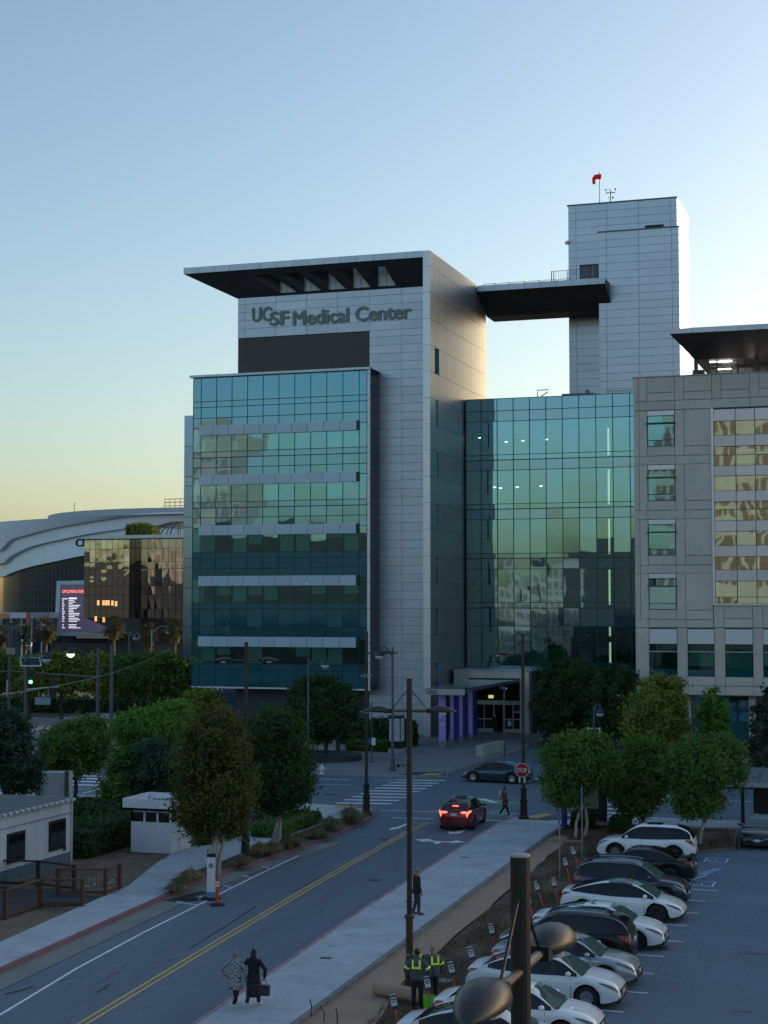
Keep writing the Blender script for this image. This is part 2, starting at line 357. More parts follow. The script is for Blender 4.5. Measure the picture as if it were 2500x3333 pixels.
# pavements: slab boxes with kerbs
def pavement(name, pts, m, z=.14):
    o = MB().prism(pts, -.02, z).mesh(m); o = link(name, o); o['kind'] = 'structure'; return o
KLi = [(p[0]-.17, p[1]) for p in KL]; KRi = [(p[0]+.17, p[1]) for p in KR]
pl = pavement('pavement_left', [(-30.2,-10),(-30.9,50.3),(-31.6,58.4),(-31.85,62),(-33.6,68.5),(-33.5,86),(-36.5,88.2),(-60,88.2),(-60,91.1)][::-1] + KLi[:6] + [(-30.85,64),(-30.85,84.5),(-30.6,86.2)] + [(-29.8, 87.9), (-30.55, 89.5), (-32.1, 90.75), (-34.5, 91.25)], CONC)
strip = MB().prism([(-29.72,63),(-29.67,68),(-29.17,73),(-28.97,78),(-29.02,84),(-29.4,87.2),(-30.6,86.1),(-30.84,84.5),(-30.84,64.1)][::1], -.02, .12).mesh(DIRT2)
strip = link('planting_strip', strip); strip['kind'] = 'structure'
kl = kerb('kerb_left', KERBR, KL, -1); kl['kind'] = 'structure'
pr = pavement('pavement_right', KRi[:5] + [(-21.68,86),(-21.45,88.5),(-20.5,90.25),(-18.8,91.2),(-16.5,91.4),(-9,91.4),(-9,88.6),(-16.9,88.0),(-18.2,86.2),(-18.25,83),(-17.75,66),(-17.2,49),(-16.6,30),(-14.9,-10)], CONC)
kr = kerb('kerb_right', KERBP, KR, 1); kr['kind'] = 'structure'
edge = kerb('kerb_walk_edge', mat('weathered_concrete_edge', (.2,.21,.21), .85, nz=(1.5,.35), nz2=(9,.25)), [(-14.8,-10),(-16.5,30),(-17.1,49),(-17.65,66),(-18.15,83),(-18.1,86)], 1, .12, .19); edge['kind'] = 'structure'
# scored joints on both pavements
J = mat('pavement_joint', (.27,.29,.31), .9)
for y in np.arange(34, 86, 3.05):
    xr = np.interp(y, [p[1] for p in KR], [p[0] for p in KR]); xi = np.interp(y, [-10,30,49,66,83,86], [-14.9,-16.6,-17.2,-17.75,-18.2,-18.2])
    stroke('joint', J, [(xr+.2, y), (xi-.05, y+.15)], .03, .1425, pr)
for y in np.arange(36, 62, 3.05):
    xl = np.interp(y, [p[1] for p in KL], [p[0] for p in KL]); xi = np.interp(y, [-10,50.3,58.4,62], [-30.2,-30.9,-31.6,-31.85])
    stroke('joint', J, [(xi+.05, y), (xl-.2, y+.1)], .03, .1425, pl)
plaza = pavement('plaza', [(-220,106.7),(-33.5,108.45),(-31.5,109.5),(-32.05,111.5),(-31.85,122),(-31.45,134),(-31.0,146),(-31,152),(-220,152)], PAVE, .15)
k2 = kerb('kerb_far', KERB, [(-220,106.5),(-33.5,108.25),(-31.2,109.3),(-31.8,111.5),(-31.6,122),(-31.2,134)], -1, .18, .17); k2['kind'] = 'structure'
garden = pavement('garden_bed', [(-24.6,108.5),(60,108.5),(60,141),(-23.4,141),(-23.2,134),(-23.8,118),(-24.2,111)], mat('garden_soil', (.06,.055,.04), .95, nz=(.7,.3)), .13)
walk2 = pavement('pavement_garden', [(-24.0,108.7),(60,108.7),(60,112.5),(-24.0,112.5)], CONC, .15)
for (a, b, c, d) in (((-33.1,108.62),(-32.0,108.75),(-31.9,110.4),(-33.0,110.3)), ((-30.45,88.4),(-29.75,87.9),(-30.3,90.0),(-30.9,90.0)), ((-20.7,88.8),(-20.1,88.5),(-19.6,90.6),(-20.2,90.9)), ((-32.8,89.9),(-31.5,89.8),(-31.45,90.7),(-32.7,90.75))):
    sheet('tactile_pad', TACT, [a, b, c, d], .16)['kind'] = 'structure'
sheet('ramp_patch', PATCH, [(-34.6,108.5),(-31.3,109.2),(-32.4,111.2),(-34.2,110.6)], .153)['kind'] = 'structure'
sheet('ramp_patch', mat('ramp_asphalt',(.09,.095,.1),.8,nz=(1,.2)), [(-21.3,88.4),(-20.7,88.8),(-19.8,91.0),(-17.2,89.6),(-19.4,88.0)], .146)['kind'] = 'structure'
# bare lot on the near side, fabric strip, soil beside the stalls, parking surface
lot_l = sheet('dirt_lot', DIRT, [(-30.15,-10),(-30.9,50.2),(-31.58,58.4),(-31.85,62),(-33.55,68.5),(-33.5,75),(-60,75),(-60,-10)], .06, kind='structure')
cloth = MB()
rc = random.Random(3); ys = np.arange(30, 83, 1.6); ring = []
for y in ys:
    xi = np.interp(y, [30,49,66,83], [-16.48,-17.02,-17.57,-18.1]); xo = np.interp(y, [30,44,48.8,65,80,83], [-14.2,-14.75,-15.6,-16.25,-16.85,-17.1]) + rc.uniform(-.07,.07)
    ring.append([(xi, y, .06), (xi*.66+xo*.34, y, .085+rc.uniform(0,.025)), (xi*.33+xo*.67, y, .075+rc.uniform(0,.03)), (xo, y+rc.uniform(-.2,.2), .06)])
cloth.loft(ring, close=False, cap=False); co = cloth.build('fabric_path', TAN, None); co['kind'] = 'structure'
soil = sheet('soil_bank', DIRT2, [(-14.1,-10),(-14.2,30),(-15.55,48.8),(-16.2,65),(-16.8,80),(-18.1,83),(-18.1,86),(-16.9,87.9),(-9.2,88.5),(-8.3,81.2),(-10.1,79.4),(-13.2,79),(-13.1,30),(-13.1,-10)], .05, kind='structure')
lot = sheet('parking_lot', ASPH2, [(-13.1,-10),(40,-10),(40,89),(-9,89),(-8.3,81.2),(-10.1,79.4),(-13.2,79)], .01, kind='structure')
kb = kerb('kerb_lot', mat('soiled_kerb_concrete', (.13,.12,.105), .85, nz=(1.5,.35)), [(-13.2,30),(-13.2,79),(-10.1,79.4),(-8.4,81.1),(-9.0,88.5)], -1, .15, .14); kb['kind'] = 'structure'
for y in (39.8, 42.6, 45.3, 47.95, 50.5, 53.2, 55.9, 58.55, 61.5, 64.1, 66.8, 69.4):
    stroke('stall_line', PAINTW, [(-13.0, y), (-7.95-rnd0.uniform(0,.35), y)], .1, .016, lot)
stroke('stall_line', PAINTW, [(-13.0, 74.2), (-8.6, 74.2)], .1, .016, lot)
stroke('stall_line', PAINTW, [(-9.4, 71.6), (-8.9, 73.2)], .08, .016, lot)
for x, y in ((-8.95, 77.6), (-8.8, 70.9)):
    sheet('accessible_mark', PAINTB, [(x-.6,y-.75),(x+.6,y-.75),(x+.6,y+.75),(x-.6,y+.75)], .018, lot)
    for pts in ([(x-.5,y-.66),(x+.5,y-.66)], [(x-.5,y+.66),(x+.5,y+.66)], [(x-.5,y-.66),(x-.5,y+.66)], [(x+.5,y-.66),(x+.5,y+.66)]):
        stroke('accessible_mark', PAINTW, pts, .06, .022, lot)
    stroke('accessible_mark', PAINTW, [(x-.3,y-.05),(x-.02,y+.1),(x+.05,y-.3),(x+.3,y-.35)], .07, .022, lot)
    stroke('accessible_mark', PAINTW, [(x-.35,y-.1),(x-.3,y-.35),(x-.1,y-.45)], .07, .022, lot)
sheet('accessible_mark', PAINTB, [(-9.5,73.1),(-8.2,73.3),(-8.3,75.6),(-9.0,75.6)], .017, lot)
for i in range(4): stroke('accessible_mark', PAINTW, [(-9.3+.15*i, 73.5+i*.5), (-8.8+.12*i, 73.55+i*.5)], .14, .021, lot)
for i in range(16):
    x, y = rnd0.uniform(-7.5, -2), rnd0.uniform(40, 78); stroke('oil_stain', mat('oil_stain',(.045,.046,.05),.6,nz=(4,.3)), [(x,y),(x+rnd0.uniform(.2,.9),y+rnd0.uniform(-.3,.3))], rnd0.uniform(.05,.16), .014, lot)
# far pavements across the junction
fp = pavement('pavement_far', [at(270,2400)[:2], at(700,2302)[:2], at(700,2268)[:2], at(0,2370)[:2], at(0,2400)[:2]], CONC, .14)
far_lawn = sheet('far_lawn', mat('dry_lawn', (.06,.055,.035), .95, nz=(.2,.4)), [at(-300,2370)[:2], at(0,2368)[:2], at(700,2270)[:2], at(700,2200)[:2], at(-300,2200)[:2]], .02, kind='structure')
sheet('far_plaza', mat('far_plaza_paving', (.25,.25,.25), .8, nz=(.1,.2)), [at(-300,2195)[:2], at(720,2195)[:2], at(720,2090)[:2], at(-300,2090)[:2]], .02, kind='structure')

# wear on the asphalt: cracks, sealed seams, covers, tyre-polished spots
rw = random.Random(21); CRK = mat('asphalt_crack', (.05,.06,.07), .9)
def crack(x, y, dx, dy, n, z, par, w=.025):
    pts = [(x, y)]
    for _ in range(n): x += dx+rw.uniform(-.18,.18); y += dy+rw.uniform(-.25,.25); pts.append((x, y))
    stroke('crack', CRK, pts, w, z, par)
for i in range(13): crack(rw.uniform(-27.5,-21.5), rw.uniform(44,84), rw.uniform(-.2,.2), rw.choice([.4,-.4,.05]), rw.randint(4,9), .0075, road, rw.uniform(.015,.03))
for i in range(9): crack(rw.uniform(-50,-20), rw.uniform(93,107), rw.uniform(-.6,.6), rw.uniform(-.3,.3), 7, .0075, road, .035)
for i in range(14): crack(rw.uniform(-7.8,-1), rw.uniform(42,78), rw.uniform(-.3,.3), rw.uniform(-.4,.4), 7, .0135, lot, .02)
CVR = mat('cast_iron_cover', (.06,.062,.066), .5, metal=.4)
for x, y, r_ in ((-22.6,67.5,.35),(-26.2,79.5,.32),(-27.0,98.5,.4),(-35.5,97,.4),(-24.2,101.5,.35)):
    sheet('manhole_cover', CVR, [(x+r_*cos(t), y+r_*sin(t)) for t in np.linspace(0,2*pi,17)[:-1]], .0085, road)
for i in range(12):
    x, y, r_ = rw.uniform(-10.5,-8.2), rw.choice([46.6,49.2,51.8,54.5,57.2,60,62.8,65.4,68,44])+rw.uniform(-.4,.4), rw.uniform(.15,.4)
    sheet('oil_stain', mat('oil_stain',(.045,.046,.05)), [(x+r_*(1+.3*sin(3*t+i))*cos(t), y+r_*.8*(1+.25*cos(2*t+i))*sin(t)) for t in np.linspace(0,2*pi,15)[:-1]], .0132, lot)
for x, y in ((-19.4,62.3),(-20.3,74.0),(-19.0,51.5)): sheet('small_cover', CVR, [(x-.2,y-.15),(x+.2,y-.15),(x+.2,y+.15),(x-.2,y+.15)], .1435, pr)
for i in range(6):
    x = rw.uniform(-20.3,-18.4); y = rw.uniform(43,84); x += -.045*(y-60); r_ = rw.uniform(.12,.45)
    sheet('pavement_stain', mat('pavement_stain', (.38,.42,.46), .8, nz=(3,.2)), [(x+r_*(1+.35*sin(3*t+i))*cos(t), y+r_*1.5*(1+.3*cos(2*t+2*i))*sin(t)) for t in np.linspace(0,2*pi,15)[:-1]], .1415, pr)
# ================================================================== THE HOSPITAL
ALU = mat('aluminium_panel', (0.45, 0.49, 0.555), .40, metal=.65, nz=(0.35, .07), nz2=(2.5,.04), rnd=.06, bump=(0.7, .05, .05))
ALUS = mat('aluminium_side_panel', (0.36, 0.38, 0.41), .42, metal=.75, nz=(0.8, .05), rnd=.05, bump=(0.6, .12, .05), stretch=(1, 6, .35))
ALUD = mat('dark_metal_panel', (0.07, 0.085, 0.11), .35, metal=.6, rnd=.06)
STRIP = mat('portal_panel', (0.56, 0.58, 0.61), .36, metal=.75, rnd=.05)
JOINT = mat('shadow_joint', (0.075, 0.085, 0.105), .8)
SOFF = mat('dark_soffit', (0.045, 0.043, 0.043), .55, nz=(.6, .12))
LOUV = mat('louvre_bronze', (0.24, 0.23, 0.21), .5, metal=.4)
MULL = mat('teal_mullion', (0.012, 0.045, 0.06), .35, metal=.5)
GV = glass('vision_glass', (0.62, 0.86, 0.82), (0.42, 0.72, 0.88), .20, wav=(.35, .007))
GS = glass('spandrel_glass', None, (0.36, 0.66, 0.84), .27, wav=(.35, .007), through=False, body=(0.004, 0.092, 0.118))
GA = glass('atrium_glass', (0.55, 0.80, 0.78), (0.44, 0.72, 0.88), .30, wav=(.3, .009))
GAS = glass('atrium_spandrel_glass', None, (0.42, 0.68, 0.84), .36, wav=(.3, .009), through=False, body=(0.006, 0.075, 0.105))
FROST = mat('fritted_sunshade_glass', (0.60, 0.74, 0.86), .22, spec=.6, rnd=.05, coat=.3, alpha=.62)
BLIND = mat('roller_blind', (0.74, 0.86, 0.74), .8, rnd=.12)
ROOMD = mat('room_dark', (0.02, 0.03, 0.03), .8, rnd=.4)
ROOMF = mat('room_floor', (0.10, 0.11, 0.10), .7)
LITW = mat('lit_tube', (1, 1, 1), emit=(1.0, .84, .58, .7))
LITC = mat('lit_downlight', (1, 1, 1), emit=(1.0, .92, .8, 5.0))

H = empty('hospital_building', (-53, 142, 0), label='tall grey and teal glass medical centre with sign letters and overhanging roof', cat='hospital')
G_ = .03
def grid_panels(parent, name, m, xs, zs, Y, th=.08, gap=G_, skip=None, dy=0.0):
    for i in range(len(xs)-1):
        for j in range(len(zs)-1):
            if skip and skip(i, j): continue
            piece(name, m, parent, xs[i]+gap/2, xs[i+1]-gap/2, Y, Y+th, zs[j]+gap/2, zs[j+1]-gap/2)
# --- front wall of the tower, behind the portal
core = MB().box(-61.95, -41.75, 142.74, 160.5, 0, 42.2).box(-47.6,-41.75,142.73,142.8,0,2).build('tower_core', JOINT, H)
rows = [0, .6] + [11.86+.803*k for k in range(-13, 33)]
rows = sorted(z for z in rows if z < 38.0) + [38.2]
grid_panels(core, 'wall_panel', ALU, [-48.36, -45.13, -42.25], rows, 142.65)
grid_panels(core, 'wall_panel', ALU, [-61.95, -61.18, -57.98, -54.76, -51.6, -48.36, -45.13, -42.25], [38.2, 39.07, 39.9, 40.7, 41.52, 42.15], 142.65)
lv = MB(); lv.box(-61.88, -48.4, 142.72, 142.76, 34.3, 38.17)
louvre = lv.build('louvre', mat('louvre_shadow', (.03,.03,.032), .8), core)
ls = MB()
for k in range(44):
    z = 34.34 + k*.0868
    ls.add([(-61.88,142.70,z),(-48.4,142.70,z),(-48.4,142.62,z-.035),(-61.88,142.62,z-.035),(-61.88,142.70,z+.02),(-48.4,142.70,z+.02),(-48.4,142.62,z-.012),(-61.88,142.62,z-.012)],
           [(3,2,1,0),(4,5,6,7),(0,1,5,4),(1,2,6,5),(2,3,7,6),(3,0,4,7)])
tag(ls.build('louvre_slats', LOUV, core), kind='stuff')
# --- sign letters
LET = mat('sign_letter_green_grey', (0.16, 0.21, 0.20), .5, metal=.2, nz=(1,.06))
ty = 142.60
def zb(px, py): return float(atY(px, py, 142.65)[2])
x0 = float(atY(821, 1040, 142.65)[0]); xM = float(atY(953, 1050, 142.65)[0]); xE = float(atY(1340, 1000, 142.65)[0])
sg = empty('sign_lettering', (x0, 142.6, 39)); sg.parent = H; sg.location = Vector(sg.location) - Vector(H.location)
UCw = float(atY(900, 1040, 142.65)[0]) - x0
def letters(s, x, z, w, size, bold=.06):
    return text('letters', s, LET, sg, (x, ty, z), (pi/2, 0, 0), size, .06, bold, width=w)
zU = zb(845, 1046); capU = 1.95
letters('UC', x0, zU, float(atY(886, 1040, 142.65)[0])-x0, capU, .08)
letters('SF', float(atY(878, 1040, 142.65)[0]), zb(893, 1061)+.06, float(atY(943, 1040, 142.65)[0])-float(atY(878, 1040, 142.65)[0]), capU*.97, .08)
letters('Medical Center', xM, zb(970, 1057), xE-xM, capU*.99, .08)
# --- portal: narrow front strip, deep side wall, tilted canopy roof
jz = [0, 4.35] + [6.82, 9.33, 11.85, 14.25, 16.7, 19.12, 21.54, 23.95, 26.38, 28.8, 31.23, 33.67, 36.12, 38.56, 41.01, 43.45, 44.93]
side = MB().box(-42.2, -41.68, 140.1, 160.55, 0, 44.9).build('portal_wall', JOINT, H)
for a, b in zip(jz[:-1], jz[1:]): piece('portal_panel', STRIP, side, -42.24, -41.58, 140.0, 140.12, a+.015, b-.015)
ysu = list(np.linspace(140.14, 160.6, 15))
for a, b in zip(jz[:-1], jz[1:]):
    ys_ = ysu if a > 31 else [140.14, 141.85, 142.75, 151.9]
    for i, (y0, y1) in enumerate(zip(ys_[:-1], ys_[1:])):
        slit = a < 36.0 and a > 8 and ((jz.index(a) % 2 == 1) if a < 31 else abs(a-33.67) < .1) and y0 < 142 and y1 > 142 and y1 < 144
        if slit or (a < 31 and i == 1 and jz.index(a) % 2 == 1):
            piece('slit_window', GS, side, -41.68, -41.655, y0+.02, y1-.02, a+.02, b-.02); continue
        if a > 31 and i > 11 and False: continue
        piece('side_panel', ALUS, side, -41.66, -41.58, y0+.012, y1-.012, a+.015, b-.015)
roof = MB(); xl, xr = -66.58, -42.22
# top sheet with slots, fascia body
slots = []
for k in range(5):
    a = -60.55 + k*3.02; slots.append((a, a+2.1))
edges = [xl] + [v for s_ in slots for v in s_] + [xr]
for i in range(0, len(edges)-1):
    solid = i % 2 == 0
    if solid: roof.box(edges[i], edges[i+1], 140.12, 142.7, 44.80, 44.90)
    else: roof.box(edges[i], edges[i+1], 140.12, 140.5, 44.80, 44.90)
roof.box(xl, xr, 142.7, 160.5, 44.80, 44.90)
roof.box(xl, xl+.12, 140.12, 150, 44.35, 44.8).box(xl, xr, 140.12, 140.2, 44.35, 44.8)
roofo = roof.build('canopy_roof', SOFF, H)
def sp(x, t):     # tilted soffit between the fascia (t=0) and the wall (t=1); the left end tapers in
    y = 140.14 + t*2.5; z = 44.33 - t*2.2; f = (x-xl)/(xr-xl); return (x + (1-f)*t*4.6, y, z)
so = MB(); ts = [0, .22, .9, 1.0]
for i in range(len(edges)-1):
    for j in range(3):
        if i % 2 == 1 and j == 1: continue
        n_ = 4
        for q in range(n_):
            xa = edges[i]+(edges[i+1]-edges[i])*q/n_; xb_ = edges[i]+(edges[i+1]-edges[i])*(q+1)/n_
            so.add([sp(xa,ts[j]), sp(xb_,ts[j]), sp(xb_,ts[j+1]), sp(xa,ts[j+1])], [(0,1,2,3)])
for a, b in slots:  # beam cheeks inside the openings
    for x in (a, b):
        p, q = sp(x, .22), sp(x, .9); so.add([p, q, (q[0], q[1], 44.8), (p[0], p[1], 44.8)], [(0,1,2,3)])
    p, q = sp(a, .45), sp(b, .45); so.add([(p[0],p[1],44.7),(q[0],p[1],44.7),(q[0],p[1],44.2),(p[0],p[1],44.2)], [(0,1,2,3)])
lp = [sp(xl, 0), sp(xl, 1), (xl+4.6, 150, 42.12), (xl, 150, 44.33)]
so.add(lp, [(0,1,2,3)])
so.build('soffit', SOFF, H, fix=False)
fx = np.linspace(xl, xr, 16)
for a, b in zip(fx[:-1], fx[1:]): piece('fascia_panel', ALU, roofo, a+.015, b-.015, 140.0, 140.1, 44.33, 44.93)
for a, b in slots:
    sh_ = (1-((a+b)/2-xl)/(xr-xl))*4.6
    for h_ in (0, 1):
        w_ = (b-a)/2; piece('clerestory_panel', mat('white_clerestory', (.62,.66,.70), .5), core, a+sh_*.8+h_*w_+.03, a+sh_*.8+(h_+1)*w_-.03, 142.66, 142.7, 42.2, 44.78)
# --- the projecting curtain wall
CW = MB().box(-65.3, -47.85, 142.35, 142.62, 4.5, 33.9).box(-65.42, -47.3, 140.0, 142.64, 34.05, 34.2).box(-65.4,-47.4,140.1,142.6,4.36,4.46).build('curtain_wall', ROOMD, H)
cx = [-65.4] + [-64.58+1.6115*k for k in range(11)] + [-47.7]
rz = [4.46, 6.05, 6.62, 8.97, 10.12, 11.83, 12.38, 14.72, 15.66, 16.65, 17.2, 19.55, 20.52, 21.47, 22.02, 24.36, 25.33, 26.30, 26.86, 29.16, 30.13, 31.18, 31.74, 34.02]
vis = {8.97: 6.62, 14.72: 12.38, 19.55: 17.2, 24.36: 22.02, 29.16: 26.86}
rb = random.Random(12); WARM = mat('warm_room', (.12,.08,.04), .8)
for i in range(len(cx)-1):
    for a, b in zip(rz[:-1], rz[1:]):
        v = any(abs(t-b) < .01 for t in vis) 
        small = any(abs(t-b) < .01 for t in vis.values())
        piece('glass_pane', GV if v else GS, CW, cx[i]+.03, cx[i+1]-.03, 140.0, 140.02, a+.03, b-.03)
        if v and cx[i+1]-cx[i] > 1:
            lvl = list(vis).index(b); f = rb.choice([1, 1, .7, .65, .45, .3, .15, .9]) if lvl < 4 else rb.choice([1, 1, 1, .5, .35, 1])
            if f > .05: piece('roller_blind', BLIND, CW, cx[i]+.1, cx[i+1]-.1, 140.22, 140.24, b-.05-(b-a-.1)*f, b-.05)
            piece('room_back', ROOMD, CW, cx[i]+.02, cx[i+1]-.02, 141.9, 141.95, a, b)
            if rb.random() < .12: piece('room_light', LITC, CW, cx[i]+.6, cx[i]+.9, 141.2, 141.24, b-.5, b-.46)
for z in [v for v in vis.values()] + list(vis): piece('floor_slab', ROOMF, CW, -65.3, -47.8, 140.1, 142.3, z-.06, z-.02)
for x in cx: piece('mullion', MULL, CW, x-.03, x+.03, 139.97, 140.06, 4.46, 34.02)
for z in rz: piece('transom', MULL, CW, -65.4, -47.7, 139.965, 140.05, z-.03 if z not in (26.30, 21.47, 16.65, 11.83) else z-.05, z+.03)
for z in vis:
    ce = [-64.65, -63.2] + [-63.2+1.6115*k for k in range(1, 9)] + [-48.66]
    for a, b in zip(ce[:-1], ce[1:]): piece('sunshade_panel', FROST, CW, a+.02, b-.02, 139.72, 139.75, z-.72, z+.22)
    for x in cx[1:-1]: piece('sunshade_arm', MULL, CW, x-.02, x+.02, 139.75, 139.97, z-.3, z-.22)
    piece('sunshade_bracket', mat('bracket_dark',(.02,.03,.03),.5), CW, -48.60, -48.46, 139.8, 139.97, z-.7, z+.2)
for a, b in zip(rows[5:-6], rows[6:-5]):
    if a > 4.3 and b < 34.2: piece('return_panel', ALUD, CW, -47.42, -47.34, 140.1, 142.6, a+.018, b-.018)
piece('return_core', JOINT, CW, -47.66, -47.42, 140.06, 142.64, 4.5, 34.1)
for a, b in zip(jz[1:-5], jz[2:-4]): piece('edge_trim', mat('white_edge_trim',(.6,.63,.66),.4,metal=.4), CW, -47.66, -47.38, 139.96, 140.08, a+.02, min(b-.02, 34.1))
cap = np.linspace(-65.75, -47.3, 13)
for a, b in zip(cap[:-1], cap[1:]): piece('coping', ALU, CW, a+.01, b-.01, 139.8, 140.3, 34.1, 34.32)
piece('base_trim', mat('white_edge_trim',(.6,.63,.66)), CW, -65.45, -47.4, 139.92, 140.3, 4.3, 4.45)
# recessed ground storey below the curtain wall
gs = MB().box(-60.5, -47.8, 143.0, 143.2, 0, 4.4).build('ground_storey', mat('ground_storey_dark', (.03,.04,.045), .5), H)
for k in range(6):
    x = -60.3+k*2.05
    piece('window_pane', GS, gs, x, x+1.95, 142.92, 142.98, 2.4, 4.2); piece('window_pane', GV, gs, x, x+1.95, 142.92, 142.98, .4, 2.3)
    piece('roller_blind', BLIND, gs, x+.1, x+1.8, 142.99, 143.0, .6+.4*(k % 2), 2.2)
# --- wing behind, seen past the left edge
WG = mat('wing_glass', (.18,.27,.38), .12, metal=.7, rnd=.1)
wx0 = float(atY(598, 1600, 172)[0]); wt = float(atY(605, 1353, 172)[2])
wing = MB().box(wx0, -60, 172.1, 200, 0, wt).build('rear_wing', JOINT, H)
zz = [0, 3, 5, 7.4, 9.7, 11.9, 14.2, 16.6, 17.7, 21.4, 22.6, 26.3, 27.4, 31.0, wt]
for a, b in zip(zz[:-1], zz[1:]):
    for k in range(3): piece('glass_pane', WG, wing, wx0+k*2.4+.03, wx0+(k+1)*2.4-.03, 172, 172.08, a+.03, b-.03)
# --- bridge to the stair tower
br = MB(); bx0, bx1 = -41.5, -28.32
br.add([(bx0,156.8,44.75),(bx1,156.8,44.75),(bx1,163.8,44.75),(bx0,163.8,44.75),(bx0,156.8,44.22),(bx1,156.8,44.22),(bx1+.1,159.2,42.75),(bx0,160.62,42.28),(bx0,163.8,42.28),(bx1+.1,163.8,42.28),(bx1+.1,160.4,42.28)],
       [(0,1,2,3),(0,4,5,1),(4,7,10,6,5),(7,8,9,10),(1,5,6,10,9,2),(3,8,7,4,0)])
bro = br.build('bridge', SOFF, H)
fx = np.linspace(bx0, bx1, 9)
for a, b in zip(fx[:-1], fx[1:]): piece('fascia_panel', ALU, bro, a+.012, b-.012, 156.68, 156.79, 44.2, 44.8)
rail = MB()
for k in range(6):
    a = bx0+.3+k*1.55; b = a+1.25; z = 44.8
    for p, q in (((a,157.2,z+.05),(a+.2,157.8,z+.35)), ((b,157.2,z+.05),(b+.2,157.8,z+.35)), ((a+.2,157.8,z+.35),(b+.2,157.8,z+.35))): rail.tube([p, q], .03, 5)
rail.build('skylight_frames', mat('galvanised', (.45,.47,.48), .4, metal=.7), bro)
r2 = MB(); ry = 157.6
for x in np.arange(-33.9, -30.2, .17): r2.tube([(x, ry, 44.8), (x, ry, 45.95)], .012, 4, False)
for x in (-33.95, -33.7, -32.3, -30.3): r2.tube([(x, ry, 44.8), (x, ry, 46.0)], .035, 5)
r2.tube([(-33.95, ry, 45.97), (-30.2, ry, 45.97)], .025, 5)
r2.build('railing', mat('rail_grey', (.2,.22,.24), .5, metal=.5), bro)
# --- stair tower
T2 = MB().box(-33.55, -22.25, 164.58, 173.6, 0, 54.2).box(-29.36, -21.38, 159.38, 164.7, 0, 49.9).build('stair_tower', JOINT, H)
r_ = .803
zsm = [54.33-k*r_*1.0 for k in range(28)]; zsm = sorted(zsm)
ALU2 = mat('tower_panel', (0.46, 0.50, 0.565), .36, metal=.7, nz=(.4,.05), rnd=.035)
def t2skip(i, j):
    xa = [-33.6,-32.77,-29.47,-26.17,-22.87,-22.17]; z0 = zsm[j]
    if i == 1 and 44.6 < z0 < 47.4: return True
    return xa[i] > -29.5 and z0 < 49.3
grid_panels(T2, 'wall_panel', ALU2, [-33.6,-32.77,-29.47,-26.17,-22.87,-22.17], zsm, 164.5, skip=t2skip)
piece('wall_panel', ALU2, T2, -32.75, -32.4, 164.5, 164.58, 44.7, 47.9)
piece('tower_door', mat('grey_door', (.07,.08,.1), .35, metal=.3), T2, -32.3, -30.5, 164.52, 164.56, 44.8, 47.75)
piece('door_frame', mat('door_frame_dark', (.03,.035,.045), .5), T2, -32.4, -30.4, 164.5, 164.54, 47.75, 47.95)
piece('door_frame', mat('door_frame_light', (.5,.52,.55), .5), T2, -31.0, -30.93, 164.48, 164.53, 44.8, 47.75)
zl = sorted([50.0-k*r_ for k in range(26)])
grid_panels(T2, 'wall_panel', ALU2, [-29.43,-28.62,-25.34,-22.03,-21.32], zl, 159.3)
ysd = list(np.linspace(159.4, 165.3, 4))
for a, b in zip(zl[:-1], zl[1:]):
    for y0, y1 in zip(ysd[:-1], ysd[1:]): piece('side_panel', ALU2, T2, -21.38, -21.3, y0+.015, y1-.015, a+.018, b-.018)
ysd = list(np.linspace(164.6, 173.6, 5))
for a, b in zip(zsm[:-1], zsm[1:]):
    for y0, y1 in zip(ysd[:-1], ysd[1:]): piece('side_panel', ALU2, T2, -22.25, -22.17, y0+.015, y1-.015, a+.018, b-.018)
piece('coping', mat('coping_dark', (.1,.12,.15), .4, metal=.5), T2, -33.7, -22.1, 164.4, 173.7, 54.3, 54.42)
piece('coping', mat('coping_dark', (.1,.12,.15)), T2, -29.5, -21.25, 159.2, 164.48, 49.98, 50.1)
piece('vent_opening', mat('vent_shadow', (.03,.028,.022), .8), T2, -25.5, -23.55, 164.44, 164.6, 51.25, 51.62)
# --- atrium between the towers and the plain building
AT = MB().box(-41.5, -22.9, 156.8, 157.0, 0, 32.3).box(-41.5, -22.9, 152.0, 157, 32.3, 32.5).box(-41.5,-22.9,152.0,157,5.75,5.95).build('atrium', mat('atrium_back_wall', (.06,.075,.07), .7, nz=(.3,.2)), H)
ax = [-41.41,-39.86,-38.24,-36.62,-34.99,-33.36,-31.74,-30.11,-28.46,-26.82,-25.18,-23.5]
az = [6.05,6.63,10.13,11.87,12.41,15.69,16.71,17.21,20.55,21.54,22.06,25.37,26.36,26.89,30.2,31.23,32.45]
avis = (10.13, 15.69, 20.55, 25.37, 30.2)
CURT = mat('pale_curtain', (.80,.86,.74), .9, rnd=.15)
for i in range(len(ax)-1):
    for a, b in zip(az[:-1], az[1:]):
        v = any(abs(t-b) < .01 for t in avis) or b in (12.41, 17.21, 22.06, 26.89)
        piece('glass_pane', GA if v else GAS, AT, ax[i]+.03, ax[i+1]-.03, 151.9, 151.92, a+.025, b-.025)
for x in ax: piece('mullion', MULL, AT, x-.035, x+.035, 151.86, 151.96, 6.05, 32.45)
for z in az: piece('transom', MULL, AT, -41.41, -23.3, 151.855, 151.95, z-.025, z+.03 if z not in (11.87,16.71,21.54,26.36) else z+.06)
for z in (11.9, 16.75, 21.55, 26.4): piece('floor_slab', mat('slab_edge', (.12,.14,.13), .7), AT, -41.4, -23.3, 152.2, 156.8, z-.5, z-.05)
for k in range(3):
    piece('curtain', CURT, AT, ax[k]+.1, ax[k+1]-.1, 151.98, 152.0, 6.7, 10.05)
